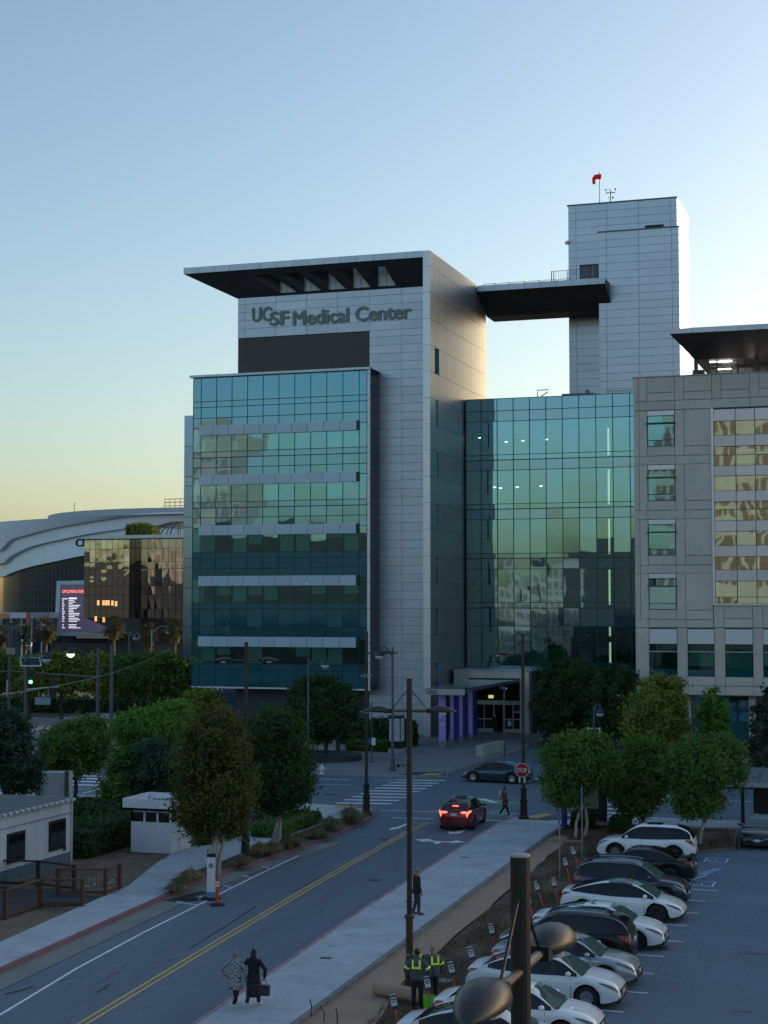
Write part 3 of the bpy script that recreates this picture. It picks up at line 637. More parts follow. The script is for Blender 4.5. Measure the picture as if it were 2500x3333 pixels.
for k in (3, 4): piece('curtain', CURT, AT, ax[k]+.1, ax[k+1]-.1, 151.98, 152.0, 6.7, 10.05)
for z0, z1, x0_, x1_ in ((29.2,30.1,-41.2,-33.5),(24.4,25.3,-41.2,-33.5),(19.6,20.5,-41.2,-40.0),(14.7,15.6,-41.2,-36.8),(29.3,30.1,-30.0,-25.3)):
    piece('ceiling_bulkhead', mat('bulkhead_pale', (.30,.36,.34), .8), AT, x0_, x1_, 152.5, 154.6, z0, z1)
for z0, z1 in ((26.7,29.4),(21.9,25.3),(17.1,20.5),(12.2,15.6),(9.2,10.1),(6.6,8.6)): piece('light_column', LITW, AT, -27.58, -27.42, 153.2, 153.4, z0, z1)
for x, z in ((-37.9,28.4),(-36.2,28.45),(-33.8,28.5),(-39.1,23.9),(-38.5,23.8),(-36.8,23.85),(-34.4,23.9),(-40.6,28.9)): piece('downlight', LITC, AT, x-.13, x+.13, 154.2, 154.26, z-.05, z+.05)
for k in range(12):
    x = -41+rb.random()*8; z = rb.choice([12.0, 16.8, 21.6]); piece('room_furniture', mat('room_furniture', (.05,.05,.045), .8), AT, x, x+rb.uniform(.4,1.4), 153.2, 153.6, z, z+rb.uniform(.6,1.5))
for k in range(8): piece('interior_wall', mat('interior_wall_tone', (.11,.13,.12), .8, rnd=.5), AT, -41.2+2.1*k, -40.2+2.1*k, 156.3, 156.5, 6+4.85*(k*3 % 5), 9+4.85*(k*3 % 5))
# roof edge plant on the atrium
rp = MB().box(-31.9,-28.8,152.6,153.6,32.5,32.75).box(-29.6,-29.3,152.8,153.2,32.75,33.1).tube([(-34.3,152.5,32.5),(-34.3,152.5,33.2),(-33.2,152.5,33.2)],.05,5).tube([(-34.0,152.5,32.5),(-33.3,152.5,33.0)],.05,5)
for x in np.arange(-27.5,-23.4,.2): rp.tube([(x,152.7,32.5),(x,152.7,32.85)],.02,4,False)
rp.tube([(-27.5,152.7,32.85),(-23.4,152.7,32.85)],.03,5)
rp.build('roof_equipment', mat('equipment_grey', (.18,.19,.2), .5), AT)
# --- entrance portal, doors and canopy
PT = empty('entrance', (-37.5, 146.5, 0.15)); PT.parent = H; PT.location = Vector(PT.location) - Vector(H.location)
POR = mat('portal_stone_panel', (.46,.475,.47), .45, metal=.4, rnd=.06)
zz = [.15, .9, 1.75, 2.6, 3.5, 4.4, 5.3, 6.0]
for a, b in zip(zz[:-1], zz[1:]):
    piece('portal_panel', POR, PT, -34.82, -33.92, 146.5, 148, a+.012, b-.012); piece('portal_panel', POR, PT, -41.2, -39.68, 146.5, 148, a+.012, b-.012)
px_ = [-39.66, -38.05, -36.45, -34.84]
for a, b in zip(px_[:-1], px_[1:]): piece('portal_panel', POR, PT, a+.012, b-.012, 146.5, 148, 5.32, 5.99)
piece('portal_soffit', POR, PT, -39.66, -34.84, 146.9, 151, 4.9, 5.0)
piece('portal_cap', mat('portal_cap', (.55,.57,.58), .4), PT, -41.3, -33.8, 146.4, 151.9, 6.0, 6.05)
piece('vestibule_back', mat('vestibule_dark', (.012,.012,.014), .8), PT, -39.7, -34.8, 150.2, 150.3, .15, 4.95)
piece('vestibule_side', mat('vestibule_dark', (.012,.012,.014)), PT, -39.66, -39.6, 147.9, 150.2, .15, 4.95)
piece('base_wall', mat('base_wall_dark', (.03,.035,.04), .5), PT, -33.9, -23.2, 150.5, 151.5, .1, 6.0)
piece('base_wall', mat('base_wall_dark', (.03,.035,.04), .5), PT, -33.9, -33.6, 147.9, 150.5, .1, 6.0)
DF = mat('door_aluminium', (.42,.43,.43), .4, metal=.5); DG = glass('door_glass', None, (.5,.6,.62), .06, through=False, body=(.006,.007,.009))
piece('door_head', DF, PT, -39.6, -34.85, 147.95, 148.1, 2.75, 3.15)
for k, x in enumerate(np.linspace(-39.55, -34.9, 6)):
    piece('door_post', DF, PT, x-.04, x+.04, 147.97, 148.08, .15, 2.75)
for x in np.linspace(-39.55, -34.9, 6)[:-1]:
    if abs(x-(-37.69)) < .5: continue
    piece('door_pane', DG, PT, x+.05, x+.88, 148.0, 148.04, 1.45, 2.7); piece('door_pane', DG, PT, x+.05, x+.88, 148.0, 148.04, .5, 1.35)
    piece('door_rail', DF, PT, x+.04, x+.9, 147.98, 148.06, 1.35, 1.45); piece('door_rail', DF, PT, x+.04, x+.9, 147.98, 148.06, .15, .5)
WTX = mat('white_lettering', (.75,.76,.76), .5)
text('door_number', '1825', WTX, PT, (-35.85, 147.97, 2.0), (pi/2,0,0), .34, .004, .006)
piece('door_notice', WTX, PT, -36.35, -36.0, 147.94, 147.96, .75, 1.25)
piece('lit_notice', mat('lit_notice', (.4,.38,.2), emit=(.8,.7,.3,.35)), PT, -38.2, -37.7, 147.9, 147.94, 3.35, 3.65)
piece('lobby_light', LITC, PT, -36.45, -36.36, 147.8, 147.86, 4.25, 4.34)
cn = MB(); A_, B_, C_, D_ = (-38.45,128.0), (-35.05,128.0), (-34.85,146.45), (-39.2,146.45)
cn.prism([A_, B_, C_, D_], 5.16, 5.24)
CN = cn.build('glass_canopy', mat('canopy_glass', (.035,.07,.07), .12, spec=.7, coat=.5), PT)
CST = mat('canopy_steel', (.40,.42,.42), .4, metal=.5)
MB().box(-38.5,-35.05,127.9,128.02,4.72,5.2).build('canopy_fascia', CST, CN)
for k in range(13):
    y = 129+k*1.42; MB().box(-39+.0*k, -34.95, y-.05, y+.05, 4.93, 5.16).build('canopy_beam', CST, CN); MB().box(-34.98,-34.86,y-.6,y+.55,4.98,5.14).build('canopy_edge', mat('canopy_edge_dark',(.12,.14,.15),.4,metal=.4), CN)
MB().box(-36.6,-36.4,128.1,146.4,4.75,4.95).box(-38.2,-38.0,128.1,146.4,4.75,4.95).build('canopy_beam', CST, CN)
text('canopy_number', '1825', mat('canopy_number_dark', (.08,.09,.09), .5), CN, (-38.38, 127.88, 4.78), (pi/2,0,0), .5, .01, .01)
VIO = mat('violet_column', (.36,.26,.66), .5, rnd=.06); BLU = mat('deep_blue_column', (.05,.06,.42), .45); PLI = mat('column_plinth', (.2,.2,.19), .7)
tops = 4.75
for k, (x, y) in enumerate(((-37.9,130.0),(-38.0,133.9),(-38.05,137.1),(-37.9,139.9))):
    if k == 0:
        c_ = MB().box(x, x+.62, y, y+.05, .75, tops).build('column', VIO, PT)
        piece('column_side', mat('column_side_dark', (.02,.02,.09), .4), c_, x+.03, x+.64, y+.05, y+.85, .75, tops)
        piece('plinth', PLI, c_, x, x+.64, y+.02, y+.85, .15, .75)
        piece('column_joint', JOINT, c_, x-.005, x+.66, y-.01, y+.3, 2.42, 2.45)
        text('column_text', '1\n8\n2\n5', WTX, c_, (x+.03, y-.02, 3.95), (pi/2,0,0), .42, .004, .01)
        text('column_text', 'Medical\nBuilding', WTX, c_, (x+.05, y-.02, 2.15), (pi/2,0,0), .15, .004, .003)
    else:
        c_ = MB().box(x, x+.30, y, y+.05, .55, tops).build('column', VIO, PT)
        piece('column_side', BLU, c_, x+.02, x+.32, y+.05, y+1.7, .5, tops); piece('plinth', PLI, c_, x+.02, x+.3, y+.06, y+1.65, .15, .52)
        piece('column_joint', JOINT, c_, x-.005, x+.325, y-.01, y+1.6, 2.42, 2.44)
# terrace and steps in front of the entrance
ter = MB().prism([(-42,126.5),(-34.2,127.2),(-33.2,126.2),(-32.2,127.6),(-32.0,146.4),(-42,146.4)], .1, .17).build('terrace', PAVE, None); ter['kind'] = 'structure'
for k in range(3):
    s_ = MB().prism([(-41.5-.2*k,126.3-.0+.35*k-1),(-33.3,127.0+.35*k-1.4),(-33.2,127.0+.35*k),(-41.5,126.5+.35*k)], .02, .16+.012*k).build('terrace_step', PAVE, None); s_['kind'] = 'structure'
low = MB().add([(-33.05,123.9,.14),(-32.5,124.0,.14),(-32.05,129.0,.14),(-32.5,129.0,.14),(-33.05,123.9,.98),(-32.5,124.0,.98),(-32.05,129.0,.98),(-32.5,129.0,.98)],[(3,2,1,0),(4,5,6,7),(0,1,5,4),(1,2,6,5),(2,3,7,6),(3,0,4,7)]).build('low_wall', mat('pale_concrete', (.40,.40,.38), .7, nz=(1,.1)), None)
tag(low, 'low pale concrete wall beside the entrance terrace steps', 'wall')

# ================================================================== PLAIN PANEL BUILDING ON THE RIGHT
GF = mat('beige_concrete_panel', (0.60, 0.535, 0.47), .62, nz=(.3,.1), nz2=(4,.05), rnd=.05)
GFJ = mat('panel_joint_grey', (.30,.275,.25), .8)
RB = empty('panel_building', (-15, 141.4, 0), label='beige concrete panel building with square windows and tall glazed bay', cat='building')
RBc = MB().box(-23.0, 110, 141.5, 165, 4.3, 12.2).box(-23.0,-16.2,141.5,165,12.2,32.3).box(-16.3,110,141.5,165,29.4,32.3).box(-16.2,110,146.5,165,12.2,29.4).box(-22.6,110,143.2,165,0.1,4.3).build('building_core', GFJ, RB)  # unseen far right length is added so the building shades street and lot
Yr = 141.4
def rp_(x0, x1, z0, z1, nm='wall_panel', m=GF, y0=Yr, y1=Yr+.09): piece(nm, m, RBc, x0+.02, x1-.02, y0, y1, z0+.02, z1-.02)
fz = [29.38, 24.56, 19.73, 14.96, 10.2]
for k in range(4):
    t, b = fz[k], fz[k+1]; wb_ = t-3.2
    if k == 3: b = 10.2
    rp_(-23.1, -22.62, wb_-.85, t); rp_(-22.62, -21.9, wb_-.85, t); rp_(-23.1, -21.9, b, wb_-.85) if k % 2 else rp_(-23.1, -22.62, b, wb_-.85)
    rp_(-22.62, -19.46, b, wb_-.85) if k % 2 == 0 else rp_(-21.9, -18.65, b, wb_-.85)
    rp_(-21.9, -19.46, wb_-.83, wb_); rp_(-19.46, -18.65, wb_-.85, t); rp_(-18.65, -16.3, wb_-.02, t); rp_(-18.65, -16.3, wb_-.85, wb_-.04)
    rp_(-19.46 if k % 2 == 0 else -18.65, -16.3, b, wb_-.87)
    # square window: metal shade, transom bar, panes, blind
    w = MB().box(-21.88, -19.48, Yr+.02, Yr+.09, wb_, t).box(-21.8,-19.56,Yr+.2,Yr+.3,wb_,t).build('window', mat('window_reveal_dark', (.03,.035,.035), .5), RB)
    piece('sunshade', mat('window_shade_metal', (.55,.58,.62), .35, metal=.6), w, -21.86, -19.5, Yr-.06, Yr+.02, t-.44, t-.04)
    piece('pane', GV, w, -21.82, -19.54, Yr-.005, Yr+.015, t-1.1, t-.5); piece('pane', GV, w, -21.82, -19.54, Yr-.005, Yr+.015, wb_+.58, t-1.18); piece('pane', GS, w, -21.82, -19.54, Yr-.005, Yr+.015, wb_+.05, wb_+.52)
    piece('light_shelf', mat('shelf_dark', (.02,.025,.025), .4), w, -21.98, -19.4, Yr-.35, Yr+.02, t-1.2, t-1.1)
    if k != 1: piece('blind', BLIND, w, -21.75, -19.6, Yr+.017, Yr+.019, t-2.0+.3*k, t-.6)
# parapet storey
for x0_, x1_ in ((-23.1,-22.62),(-22.62,-21.88),(-21.88,-19.44),(-19.44,-18.66),(-18.66,-16.2),(-16.2,-15.4),(-15.4,-12.95),(-12.95,-12.15),(-12.15,-9.7),(-9.7,-8.9),(-8.9,-6.4)):
    if x1_-x0_ > 1: rp_(x0_, x1_, 30.98, 32.36); rp_(x0_, x1_, 30.24, 30.96)
    else: rp_(x0_, x1_, 30.24, 32.36)
for x0_, x1_ in ((-23.1,-22.62),(-22.62,-19.44),(-19.44,-16.2),(-16.2,-12.95),(-12.95,-9.7),(-9.7,-6.4)): rp_(x0_, x1_, 29.42, 30.22)
piece('coping', mat('coping_grey', (.25,.26,.27), .4, metal=.4), RBc, -23.2, 25, Yr-.06, Yr+.5, 32.36, 32.46)
# tall glazed bay
bay = MB().box(-16.1, 25, 142.6, 142.7, 12.3, 29.3).build('glazed_bay', mat('bay_room_dark', (.035,.04,.035), .8, nz=(.5,.3)), RB)
piece('bay_frame', STRIP, bay, -16.3, -16.1, Yr-.12, Yr+.1, 12.15, 29.45); piece('bay_frame', STRIP, bay, -16.1, 20, Yr-.12, Yr+.1, 12.12, 12.3); piece('bay_frame', MULL, bay, -16.1, 20, Yr-.1, Yr+.1, 29.3, 29.42)
GB = glass('bay_glass', (.62,.82,.72), (.72,.82,.80), .26, wav=(.3,.014)); GBS = mat('bay_spandrel', (.42,.50,.60), .12, spec=.7, metal=.3, coat=.5, rnd=.1)
bxs = [-16.1, -14.2, -12.55, -10.9, -9.25, -7.6]
bzs = [(12.3,12.86,0),(12.86,14.25,1),(14.25,15.21,2),(15.21,16.36,1),(16.36,17.32,2),(17.32,18.57,1),(18.57,19.5,2),(19.5,20.47,1),(20.47,21.17,1),(21.17,22.1,2),(22.1,23.41,1),(23.41,24.3,2),(24.3,25.23,1),(25.23,26.0,1),(26.0,26.97,2),(26.97,28.23,1),(28.23,29.28,2)]
for a, b in zip(bxs[:-1], bxs[1:]):
    for z0, z1, k in bzs:
        if k == 2: piece('fritted_panel', GBS, bay, a+.03, b-.03, Yr-.08, Yr-.05, z0+.02, z1-.02)
        piece('glass_pane', GB, bay, a+.03, b-.03, Yr, Yr+.02, z0+.02, z1-.02)
        if k == 1 and rb.random() < .6: piece('blind', mat('bay_blind', (.42,.44,.32), .8, rnd=.25), bay, a+.1, b-.1, Yr+.35, Yr+.37, z1-(z1-z0)*rb.uniform(.3,1), z1)
    piece('mullion', MULL, bay, a-.03, a+.03, Yr-.04, Yr+.06, 12.3, 29.3)
for z0, z1, k in bzs: piece('transom', MULL, bay, -16.1, -6, Yr-.03, Yr+.05, z1-.025, z1+.025)
# band with the large lower windows
rp_(-23.1,-21.9,4.35,10.18)
for i, (a, b) in enumerate(((-21.88,-19.45),(-18.54,-16.24),(-15.31,-12.95),(-12.1,-9.75),(-8.9,-6.5))):
    nx = [-18.54,-15.31,-12.1,-8.9,-5][i]
    rp_(b, nx, 4.35, 5.13); rp_(b, nx, 5.15, 10.18); rp_(a, b, 5.15, 5.95); rp_(a, b, 4.35, 5.13)
    w = MB().box(a, b, Yr+.02, Yr+.08, 5.95, 10.15).box(a,b,Yr+.3,Yr+.4,5.95,10.15).build('window', mat('window_reveal_dark', (.03,.035,.035)), RB)
    piece('sunshade', mat('window_shade_white', (.62,.65,.68), .4, metal=.4), w, a+.03, b-.03, Yr-.05, Yr+.02, 8.78, 10.05)
    piece('pane', GV, w, a+.05, b-.05, Yr-.005, Yr+.015, 8.15, 8.74); piece('pane', GV, w, a+.05, b-.05, Yr-.005, Yr+.015, 6.55, 8.05); piece('pane', GS, w, a+.05, b-.05, Yr-.005, Yr+.015, 6.0, 6.5)
    piece('light_shelf', mat('shelf_pale', (.35,.38,.4), .4), w, a-.05, b+.05, Yr-.25, Yr+.02, 8.05, 8.14)
    if i: piece('blind', BLIND, w, a+.1, b-.1, Yr+.017, Yr+.019, 6.6+.25*(i % 2), 8.0)
rp_(-16.25,-15.4,10.22,12.1); rp_(-15.4,-12.95,11.0,12.1); rp_(-15.4,-12.95,10.22,10.98); rp_(-12.95,-12.1,10.22,12.1); rp_(-12.1,-9.7,10.22,12.1); rp_(-9.7,-6,10.22,12.1)
# recessed ground storey
for a, b in ((-22.4,-19.1),(-18.9,-17.0),(-16.9,-15.3),(-15.15,-13.45),(-11.9,-9.5)):
    piece('glass_pane', GV, RBc, a, b, 143.05, 143.08, 3.05, 4.2); piece('glass_pane', GS, RBc, a, b, 143.05, 143.08, .3, 2.95); piece('transom', MULL, RBc, a, b, 143.0, 143.06, 2.95, 3.05)
for x in (-19.0,-13.4,-12.1): rp_(x-.12, x+.55, .1, 4.3, 'pillar', GF, 142.6, 143.3)
# roof canopy with lit plant deck below it
rc_ = MB(); za = 36.0
rc_.add([(-19.35,138,za),(110,138,za),(110,158,za),(-19.35,158,za),(-19.35,138,za-.42),(110,138,za-.42),(110,146,34.45),(-18.2,146,34.45),(-18.2,158,34.45),(110,158,34.45)],  # canopy stretched far right, out of view, to block the low sun
        [(0,1,2,3),(0,4,5,1),(4,7,6,5),(7,8,9,6),(0,3,8,7,4)])
RC = rc_.build('roof_canopy', SOFF, RB, fix=True)
for k in range(9): piece('fascia_panel', ALU, RC, -19.35+1.95*k+.01, -19.35+1.95*(k+1)-.01, 137.9, 137.99, za-.42, za+.02)
for x in (-18.1, -12.7, -11.6, -7.2): piece('canopy_post', mat('post_grey', (.12,.13,.13), .6), RC, x-.16, x+.16, 145.8, 146.1, 32.4, 34.5)
for x0_, x1_, y, z in ((-17.0,-15.0,147,34.3),(-16.5,-15.3,149,33.9),(-16.2,-15.0,150.2,33.35),(-13.5,-12.8,147.5,32.75),(-12.3,-12.1,147.5,32.75),(-11.4,-10.6,147.5,32.8)):
    piece('strip_light', mat('lit_plant_light', (1,1,1), emit=(1,.96,.9,4.0)), RC, x0_, x1_, y, y+.12, z, z+(.08 if z > 33.5 else .3))
eq = MB()
for k in range(14):
    x = -18.2+k*.62; eq.tube([(x,147+.3*(k % 3),32.4),(x,147+.3*(k % 3),34.2+.2*(k % 2))], .04+.05*(k % 3 == 0), 6)
for z, y in ((33.9,147.2),(33.2,148),(34.1,148.6)): eq.tube([(-16.8,y,z),(-9,y,z)], .06, 6)
eq.box(-18.5,-17.5,146.6,147.6,32.4,33.6).box(-15.2,-14.6,148,149,32.4,33.2).box(-11,-9.5,148,149.4,32.4,33.4)
eq.build('plant_pipes', mat('plant_grey', (.11,.115,.12), .5, metal=.3), RC)
piece('plant_back', mat('plant_back_pale', (.3,.31,.3), .7), RC, -17.5, 10, 152, 152.1, 32.4, 34.4)

# ================================================================== THINGS ON THE ROOFS
ws = empty('windsock', (-30.5, 166, 54.42), label='red windsock on a thin mast atop the stair tower', cat='windsock')
MB().tube([(0,0,0),(0,0,3.7)], [.05,.035], 6).build('mast', mat('mast_grey', (.18,.2,.22), .5), ws, local=True)
sk = MB(); sk.tube([(.18,0,3.15),(-.1,0,3.2),(-.45,0,3.18),(-.58,0,3.0),(-.6,0,2.7),(-.58,0,2.45)], [.28,.27,.25,.22,.18,.15], 10)
sk.build('sock', mat('windsock_red', (.75,.06,.03), .7, transl=(.8,.08,.04,.4)), ws, local=True, smooth=True)
an = MB().tube([(0,0,0),(0,0,1.4)],.06,6).tube([(-.5,0,1.15),(.5,0,1.15)],.05,6).tube([(-.5,0,1.15),(-.5,0,1.5)],.03,5).tube([(.5,0,1.15),(.5,0,1.5)],.03,5).ball((-.5,0,1.5),.09).ball((.5,0,1.5),.1).ball((-.1,0,1.5),.07).box(.15,.32,-.08,.08,.5,.72).box(-.25,-.12,-.06,.06,.6,.68).box(-.2,-.1,-.05,.05,.35,.42)
ano = an.build('weather_mast', mat('mast_grey', (.18,.2,.22)), None); ano.location = (-29.2, 165.2, 54.42); tag(ano, 'small weather mast with wind cups atop the stair tower', 'weather mast')
fl = MB().tube([(0,0,0),(-.5,0,.15)],.04,6).ball((-.6,-.1,0),(.25,.2,.16)).box(-.85,-.5,-.25,.05,-.25,.0)
flo = fl.build('floodlight', mat('floodlight_white', (.7,.68,.6), .4), None); flo.location = (-33.6, 164.4, 50.2); tag(flo, 'white floodlight bracket on the left edge of the stair tower', 'floodlight')
# ================================================================== ACROSS THE JUNCTION: ARENA, BLACK GLASS BUILDING
AC, AR = off(-40.0, 432.0), 62.0
def cyl(px, py, R):        # where the line of sight meets the arena's round wall of radius R
    d = ray(px, py); ox, oy = -AC[0], -AC[1]; a = d[0]**2+d[1]**2; b = 2*(ox*d[0]+oy*d[1]); c = ox*ox+oy*oy-R*R
    q = max(b*b-4*a*c, 0); t = (-b-sqrt(q))/(2*a); p = _C + d*t; return atan2(p[1]-AC[1], p[0]-AC[0]), p[2]
AM = mat('arena_white_metal', (.74,.79,.86), .45, metal=.2, nz=(.25,.05))
# panel seams on the big curved bands
def seams(m):
    t = m.node_tree; b = t.nodes['Principled BSDF']; tc = _n(t, 'ShaderNodeTexCoord'); br_ = _n(t, 'ShaderNodeTexBrick')
    mp = _n(t, 'ShaderNodeMapping'); mp.inputs['Scale'].default_value = (1, 1, 1); t.links.new(tc.outputs['UV'], mp.inputs[0])
    return m
ARENA = empty('arena', AC, label='round white banded arena with dark glass front and event screen', cat='arena')
def band(name, m, top, bot, R, thick=.8, Rtop=None):
    """curved cladding band between two surveyed edges, carried on round the back"""
    at_ = sorted(cyl(x, y, R) for x, y in top); ab = sorted(cyl(x, y, R) for x, y in bot)
    ths = np.linspace(-pi*1.15, pi*.35, 110); ta, za_ = zip(*at_); tb, zb_ = zip(*ab); rings = []
    for th in ths:
        z1 = np.interp(th, ta, za_); z0 = np.interp(th, tb, zb_); r1 = Rtop or R
        c, s = cos(th), sin(th)
        rings.append([(AC[0]+R*c, AC[1]+R*s, z0), (AC[0]+r1*c, AC[1]+r1*s, z1), (AC[0]+(R-thick-2)*c, AC[1]+(R-thick-2)*s, z1), (AC[0]+(R-thick-2)*c, AC[1]+(R-thick-2)*s, z0)])
    return MB().loft(rings, cap=True).build(name, m, ARENA)
E1 = [(4,1790),(30,1757),(90,1740),(180,1717),(300,1697),(360,1688),(520,1672)]
E2 = [(12,1833),(30,1812),(100,1778),(200,1755),(300,1735),(450,1715),(600,1700)]
E3 = [(15,1876),(80,1850),(180,1827),(272,1808),(420,1785),(600,1765)]
band('upper_band', AM, [(8,1699),(60,1695),(130,1690),(250,1684),(597,1672)], E1, AR+2.4, Rtop=AR+3.2)
band('middle_band', AM, [(12,1780),(30,1752),(90,1735),(180,1712),(300,1690),(360,1680),(520,1668)], E2, AR+1.2, Rtop=AR+1.4)
band('lower_band', AM, [(14,1825),(30,1805),(100,1772),(200,1750),(300,1730),(450,1710),(600,1695)], E3, AR)
band('glass_front', mat('arena_dark_glass', (.012,.025,.035), .2, spec=.25), [(15,1870),(80,1846),(180,1823),(272,1804),(420,1781),(600,1761)], [(15,2125),(80,2125),(272,2125),(600,2125)], AR-.8)
roofp = [(AC[0]+(AR-2)*cos(t), AC[1]+(AR-2)*sin(t)) for t in np.linspace(0, 2*pi, 60)[:-1]]
MB().prism(roofp, 31, 31.6).build('roof', AM, ARENA)
Rz = float(cyl(350, 1660, AR-14)[1])
rp2 = [(AC[0]+(AR-12)*cos(t), AC[1]+(AR-12)*sin(t)) for t in np.linspace(0, 2*pi, 60)[:-1]]
MB().prism(rp2, 30, Rz).build('roof_drum', mat('arena_drum_grey', (.35,.38,.40), .5, metal=.2), ARENA)
bars = MB()
tA, zA = cyl(60, 1900, AR-.5); tB, zB = cyl(300, 1900, AR-.5)
for k in range(26):
    th = tA + (tB-tA)*k/20; c, s = cos(th), sin(th); bars.tube([(AC[0]+(AR-.6)*c, AC[1]+(AR-.6)*s, 3), (AC[0]+(AR-.6)*c, AC[1]+(AR-.6)*s, 21.5)], .07, 4)
for k in range(9):
    z = 4 + 2.0*k; bars.tube([(AC[0]+(AR-.6)*cos(t), AC[1]+(AR-.6)*sin(t), z) for t in np.linspace(tA, tA+(tB-tA)*1.3, 20)], .07, 4)
tag(bars.build('mullions', mat('arena_mullion', (.10,.13,.14), .5), ARENA), kind='stuff')
mt = MB().tube([(0,0,0),(0,0,2.6),(.6,0,2.6)], .1, 5); m_ = mt.build('roof_mast', mat('mast_grey', (.18,.2,.22)), ARENA, local=True); m_.location = Vector(off((240-1250)/FPX*400, 400, Rz-.5)) - Vector(ARENA.location)
ck = MB()
for k in range(5): ck.tube([(k*1.4,0,0),(k*1.4,0,2.6)],.08,4)
for z in (.9,1.8,2.6): ck.tube([(0,0,z),(5.6,0,z)],.08,4)
ck.tube([(0.6,0,0),(-.5,0,-6)],.12,4).tube([(2.0,0,0),(1.0,0,-6)],.12,4)
o_ = ck.build('roof_gantry', mat('gantry_rust', (.30,.12,.07), .6), ARENA, local=True); o_.location = Vector(off((535-1250)/FPX*395, 395, Rz+.2)) - Vector(ARENA.location)
# event screen in its white leaning frame
SY = 330.0
def sy(px, py): p = atY(px, py, SY); return (float(p[0]), float(p[2]))
SCR = empty('event_screen', (sy(250, 2070)[0], SY, 0), label='large dark event screen in slanted white frame before the arena', cat='screen')
FW = mat('screen_frame_white', (.55,.60,.68), .45); 
def quadY(name, m, pts, y0, th, parent):
    n = len(pts); v = [(p[0], y0, p[1]) for p in pts] + [(p[0], y0+th, p[1]) for p in pts]
    return MB().add(v, [tuple(range(n)), tuple(range(2*n-1, n-1, -1))] + [(i, n+i, n+(i+1) % n, (i+1) % n) for i in range(n)]).build(name, m, parent)
quadY('frame', FW, [sy(*p) for p in ((179,2066),(187,1891),(500,1885),(500,1900),(199,1903),(191,2058),(440,2060),(440,2068))], SY-.3, .9, SCR)
quadY('frame', FW, [sy(*p) for p in ((178,2069),(296,2070),(296,2058),(191,2056))], SY-.5, 1.2, SCR)
quadY('display', mat('display_navy', (.02,.02,.05), .3, emit=(.10,.09,.17,.22)), [sy(*p) for p in ((191,2056),(199,1902),(500,1899),(470,2058))], SY, .3, SCR)
RED = mat('display_red', (.3,.02,.02), emit=(.9,.16,.12,.9)); WHT = mat('display_white', (.4,.4,.4), emit=(.75,.72,.8,.7))
p0, p1 = sy(203, 1930), sy(300, 1930)
text('heading', 'UPCOMING EVENTS', RED, SCR, (p0[0], SY-.05, p0[1]), (pi/2,0,0), 1.0, .01, .02, width=(sy(287,1930)[0]-p0[0]))
rl = random.Random(4)
for k in range(19):
    py = 1950+k*5.25; z = sy(230, py)[1]; x = sy(224, py)[0]
    if k == 0: piece('text_row', WHT, SCR, x, sy(250,py)[0], SY-.06, SY-.02, z, z+.34); piece('text_row', WHT, SCR, sy(203,py)[0], sy(220,py)[0], SY-.06, SY-.02, z, z+.16); continue
    if k == 15: continue
    piece('text_row', WHT, SCR, x, x+rl.uniform(.8,3.2), SY-.06, SY-.02, z, z+.13); piece('text_row', WHT, SCR, sy(203,py)[0], sy(203,py)[0]+rl.uniform(.3,.7), SY-.06, SY-.02, z, z+.13)
# wall letters beside it
CHm = mat('black_letters', (.01,.01,.012), .5)
wl_ = text('wall_letters', 'CHASE', CHm, None, (float(atY(246,1779,SY-4)[0]), SY-4, float(atY(246,1779,SY-4)[2])), (pi/2,0,0), 2.5, .2, .09); tag(wl_, 'black capital letters standing on the white arena band', 'letters')
# glass pavilion with orange-white fascia at the left edge
PV = empty('pavilion', off((30-1250)/FPX*330, 330), label='low glass pavilion with white and orange fascia in front of the arena', cat='building')
PY_ = 318.0
def pv(px, py): p = atY(px, py, PY_); return (float(p[0]), float(p[2]))
a, b = pv(-60, 2010), pv(100, 1993)
MB().box(a[0], b[0], PY_+.5, PY_+14, 0, pv(40,2015)[1]).build('glass_hall', mat('pavilion_glass', (.05,.08,.09), .1, spec=.7), PV)
MB().box(a[0], b[0]+.3, PY_-.8, PY_+14.5, pv(40,2012)[1], pv(40,1994)[1]).build('fascia', FW, PV)
piece('fascia_banner', mat('orange_banner', (.75,.25,.08), .6), PV, a[0], pv(36,2000)[0], PY_-1.0, PY_-.82, pv(40,2012)[1]+.05, pv(40,1996)[1])
piece('fascia_end', mat('red_end', (.5,.1,.08), .6), PV, b[0]-.6, b[0]+.35, PY_-.95, PY_-.81, pv(40,2030)[1], pv(40,1993)[1])
for k in range(7): piece('post', FW, PV, a[0]+k*2.6, a[0]+k*2.6+.2, PY_-.3, PY_, 0, pv(40,2012)[1])
# black glass block
BY = 290.0
def by(px, py): p = atY(px, py, BY); return (float(p[0]), float(p[2]))
BX0, BXm0, BXm1, BX1 = by(273,1900)[0], by(421,1900)[0], by(459,1900)[0], by(640,1900)[0]
zt_, zlow = by(450,1752)[1], by(300,2035)[1]
BB = empty('black_glass_building', ((BX0+BX1)/2, BY, 0), label='black glass office block reflecting sunlit walls beside the teal hospital', cat='building')
ch = by(345,2040)
MB().add([(BX0,BY+.15,by(273,2010)[1]),(ch[0],BY+.15,ch[1]),(ch[0],BY+.15,0),(BX1,BY+.15,0),(BX1,BY+.15,zt_),(BX0,BY+.15,zt_)] + [(BX0,BY+40,by(273,2010)[1]),(ch[0],BY+40,ch[1]),(ch[0],BY+40,0),(BX1,BY+40,0),(BX1,BY+40,zt_),(BX0,BY+40,zt_)],
         [(0,1,2,3,4,5),(11,10,9,8,7,6)] + [(i,6+i,6+(i+1) % 6,(i+1) % 6) for i in range(6)]).build('block', mat('black_building_core', (.012,.012,.012), .5), BB)
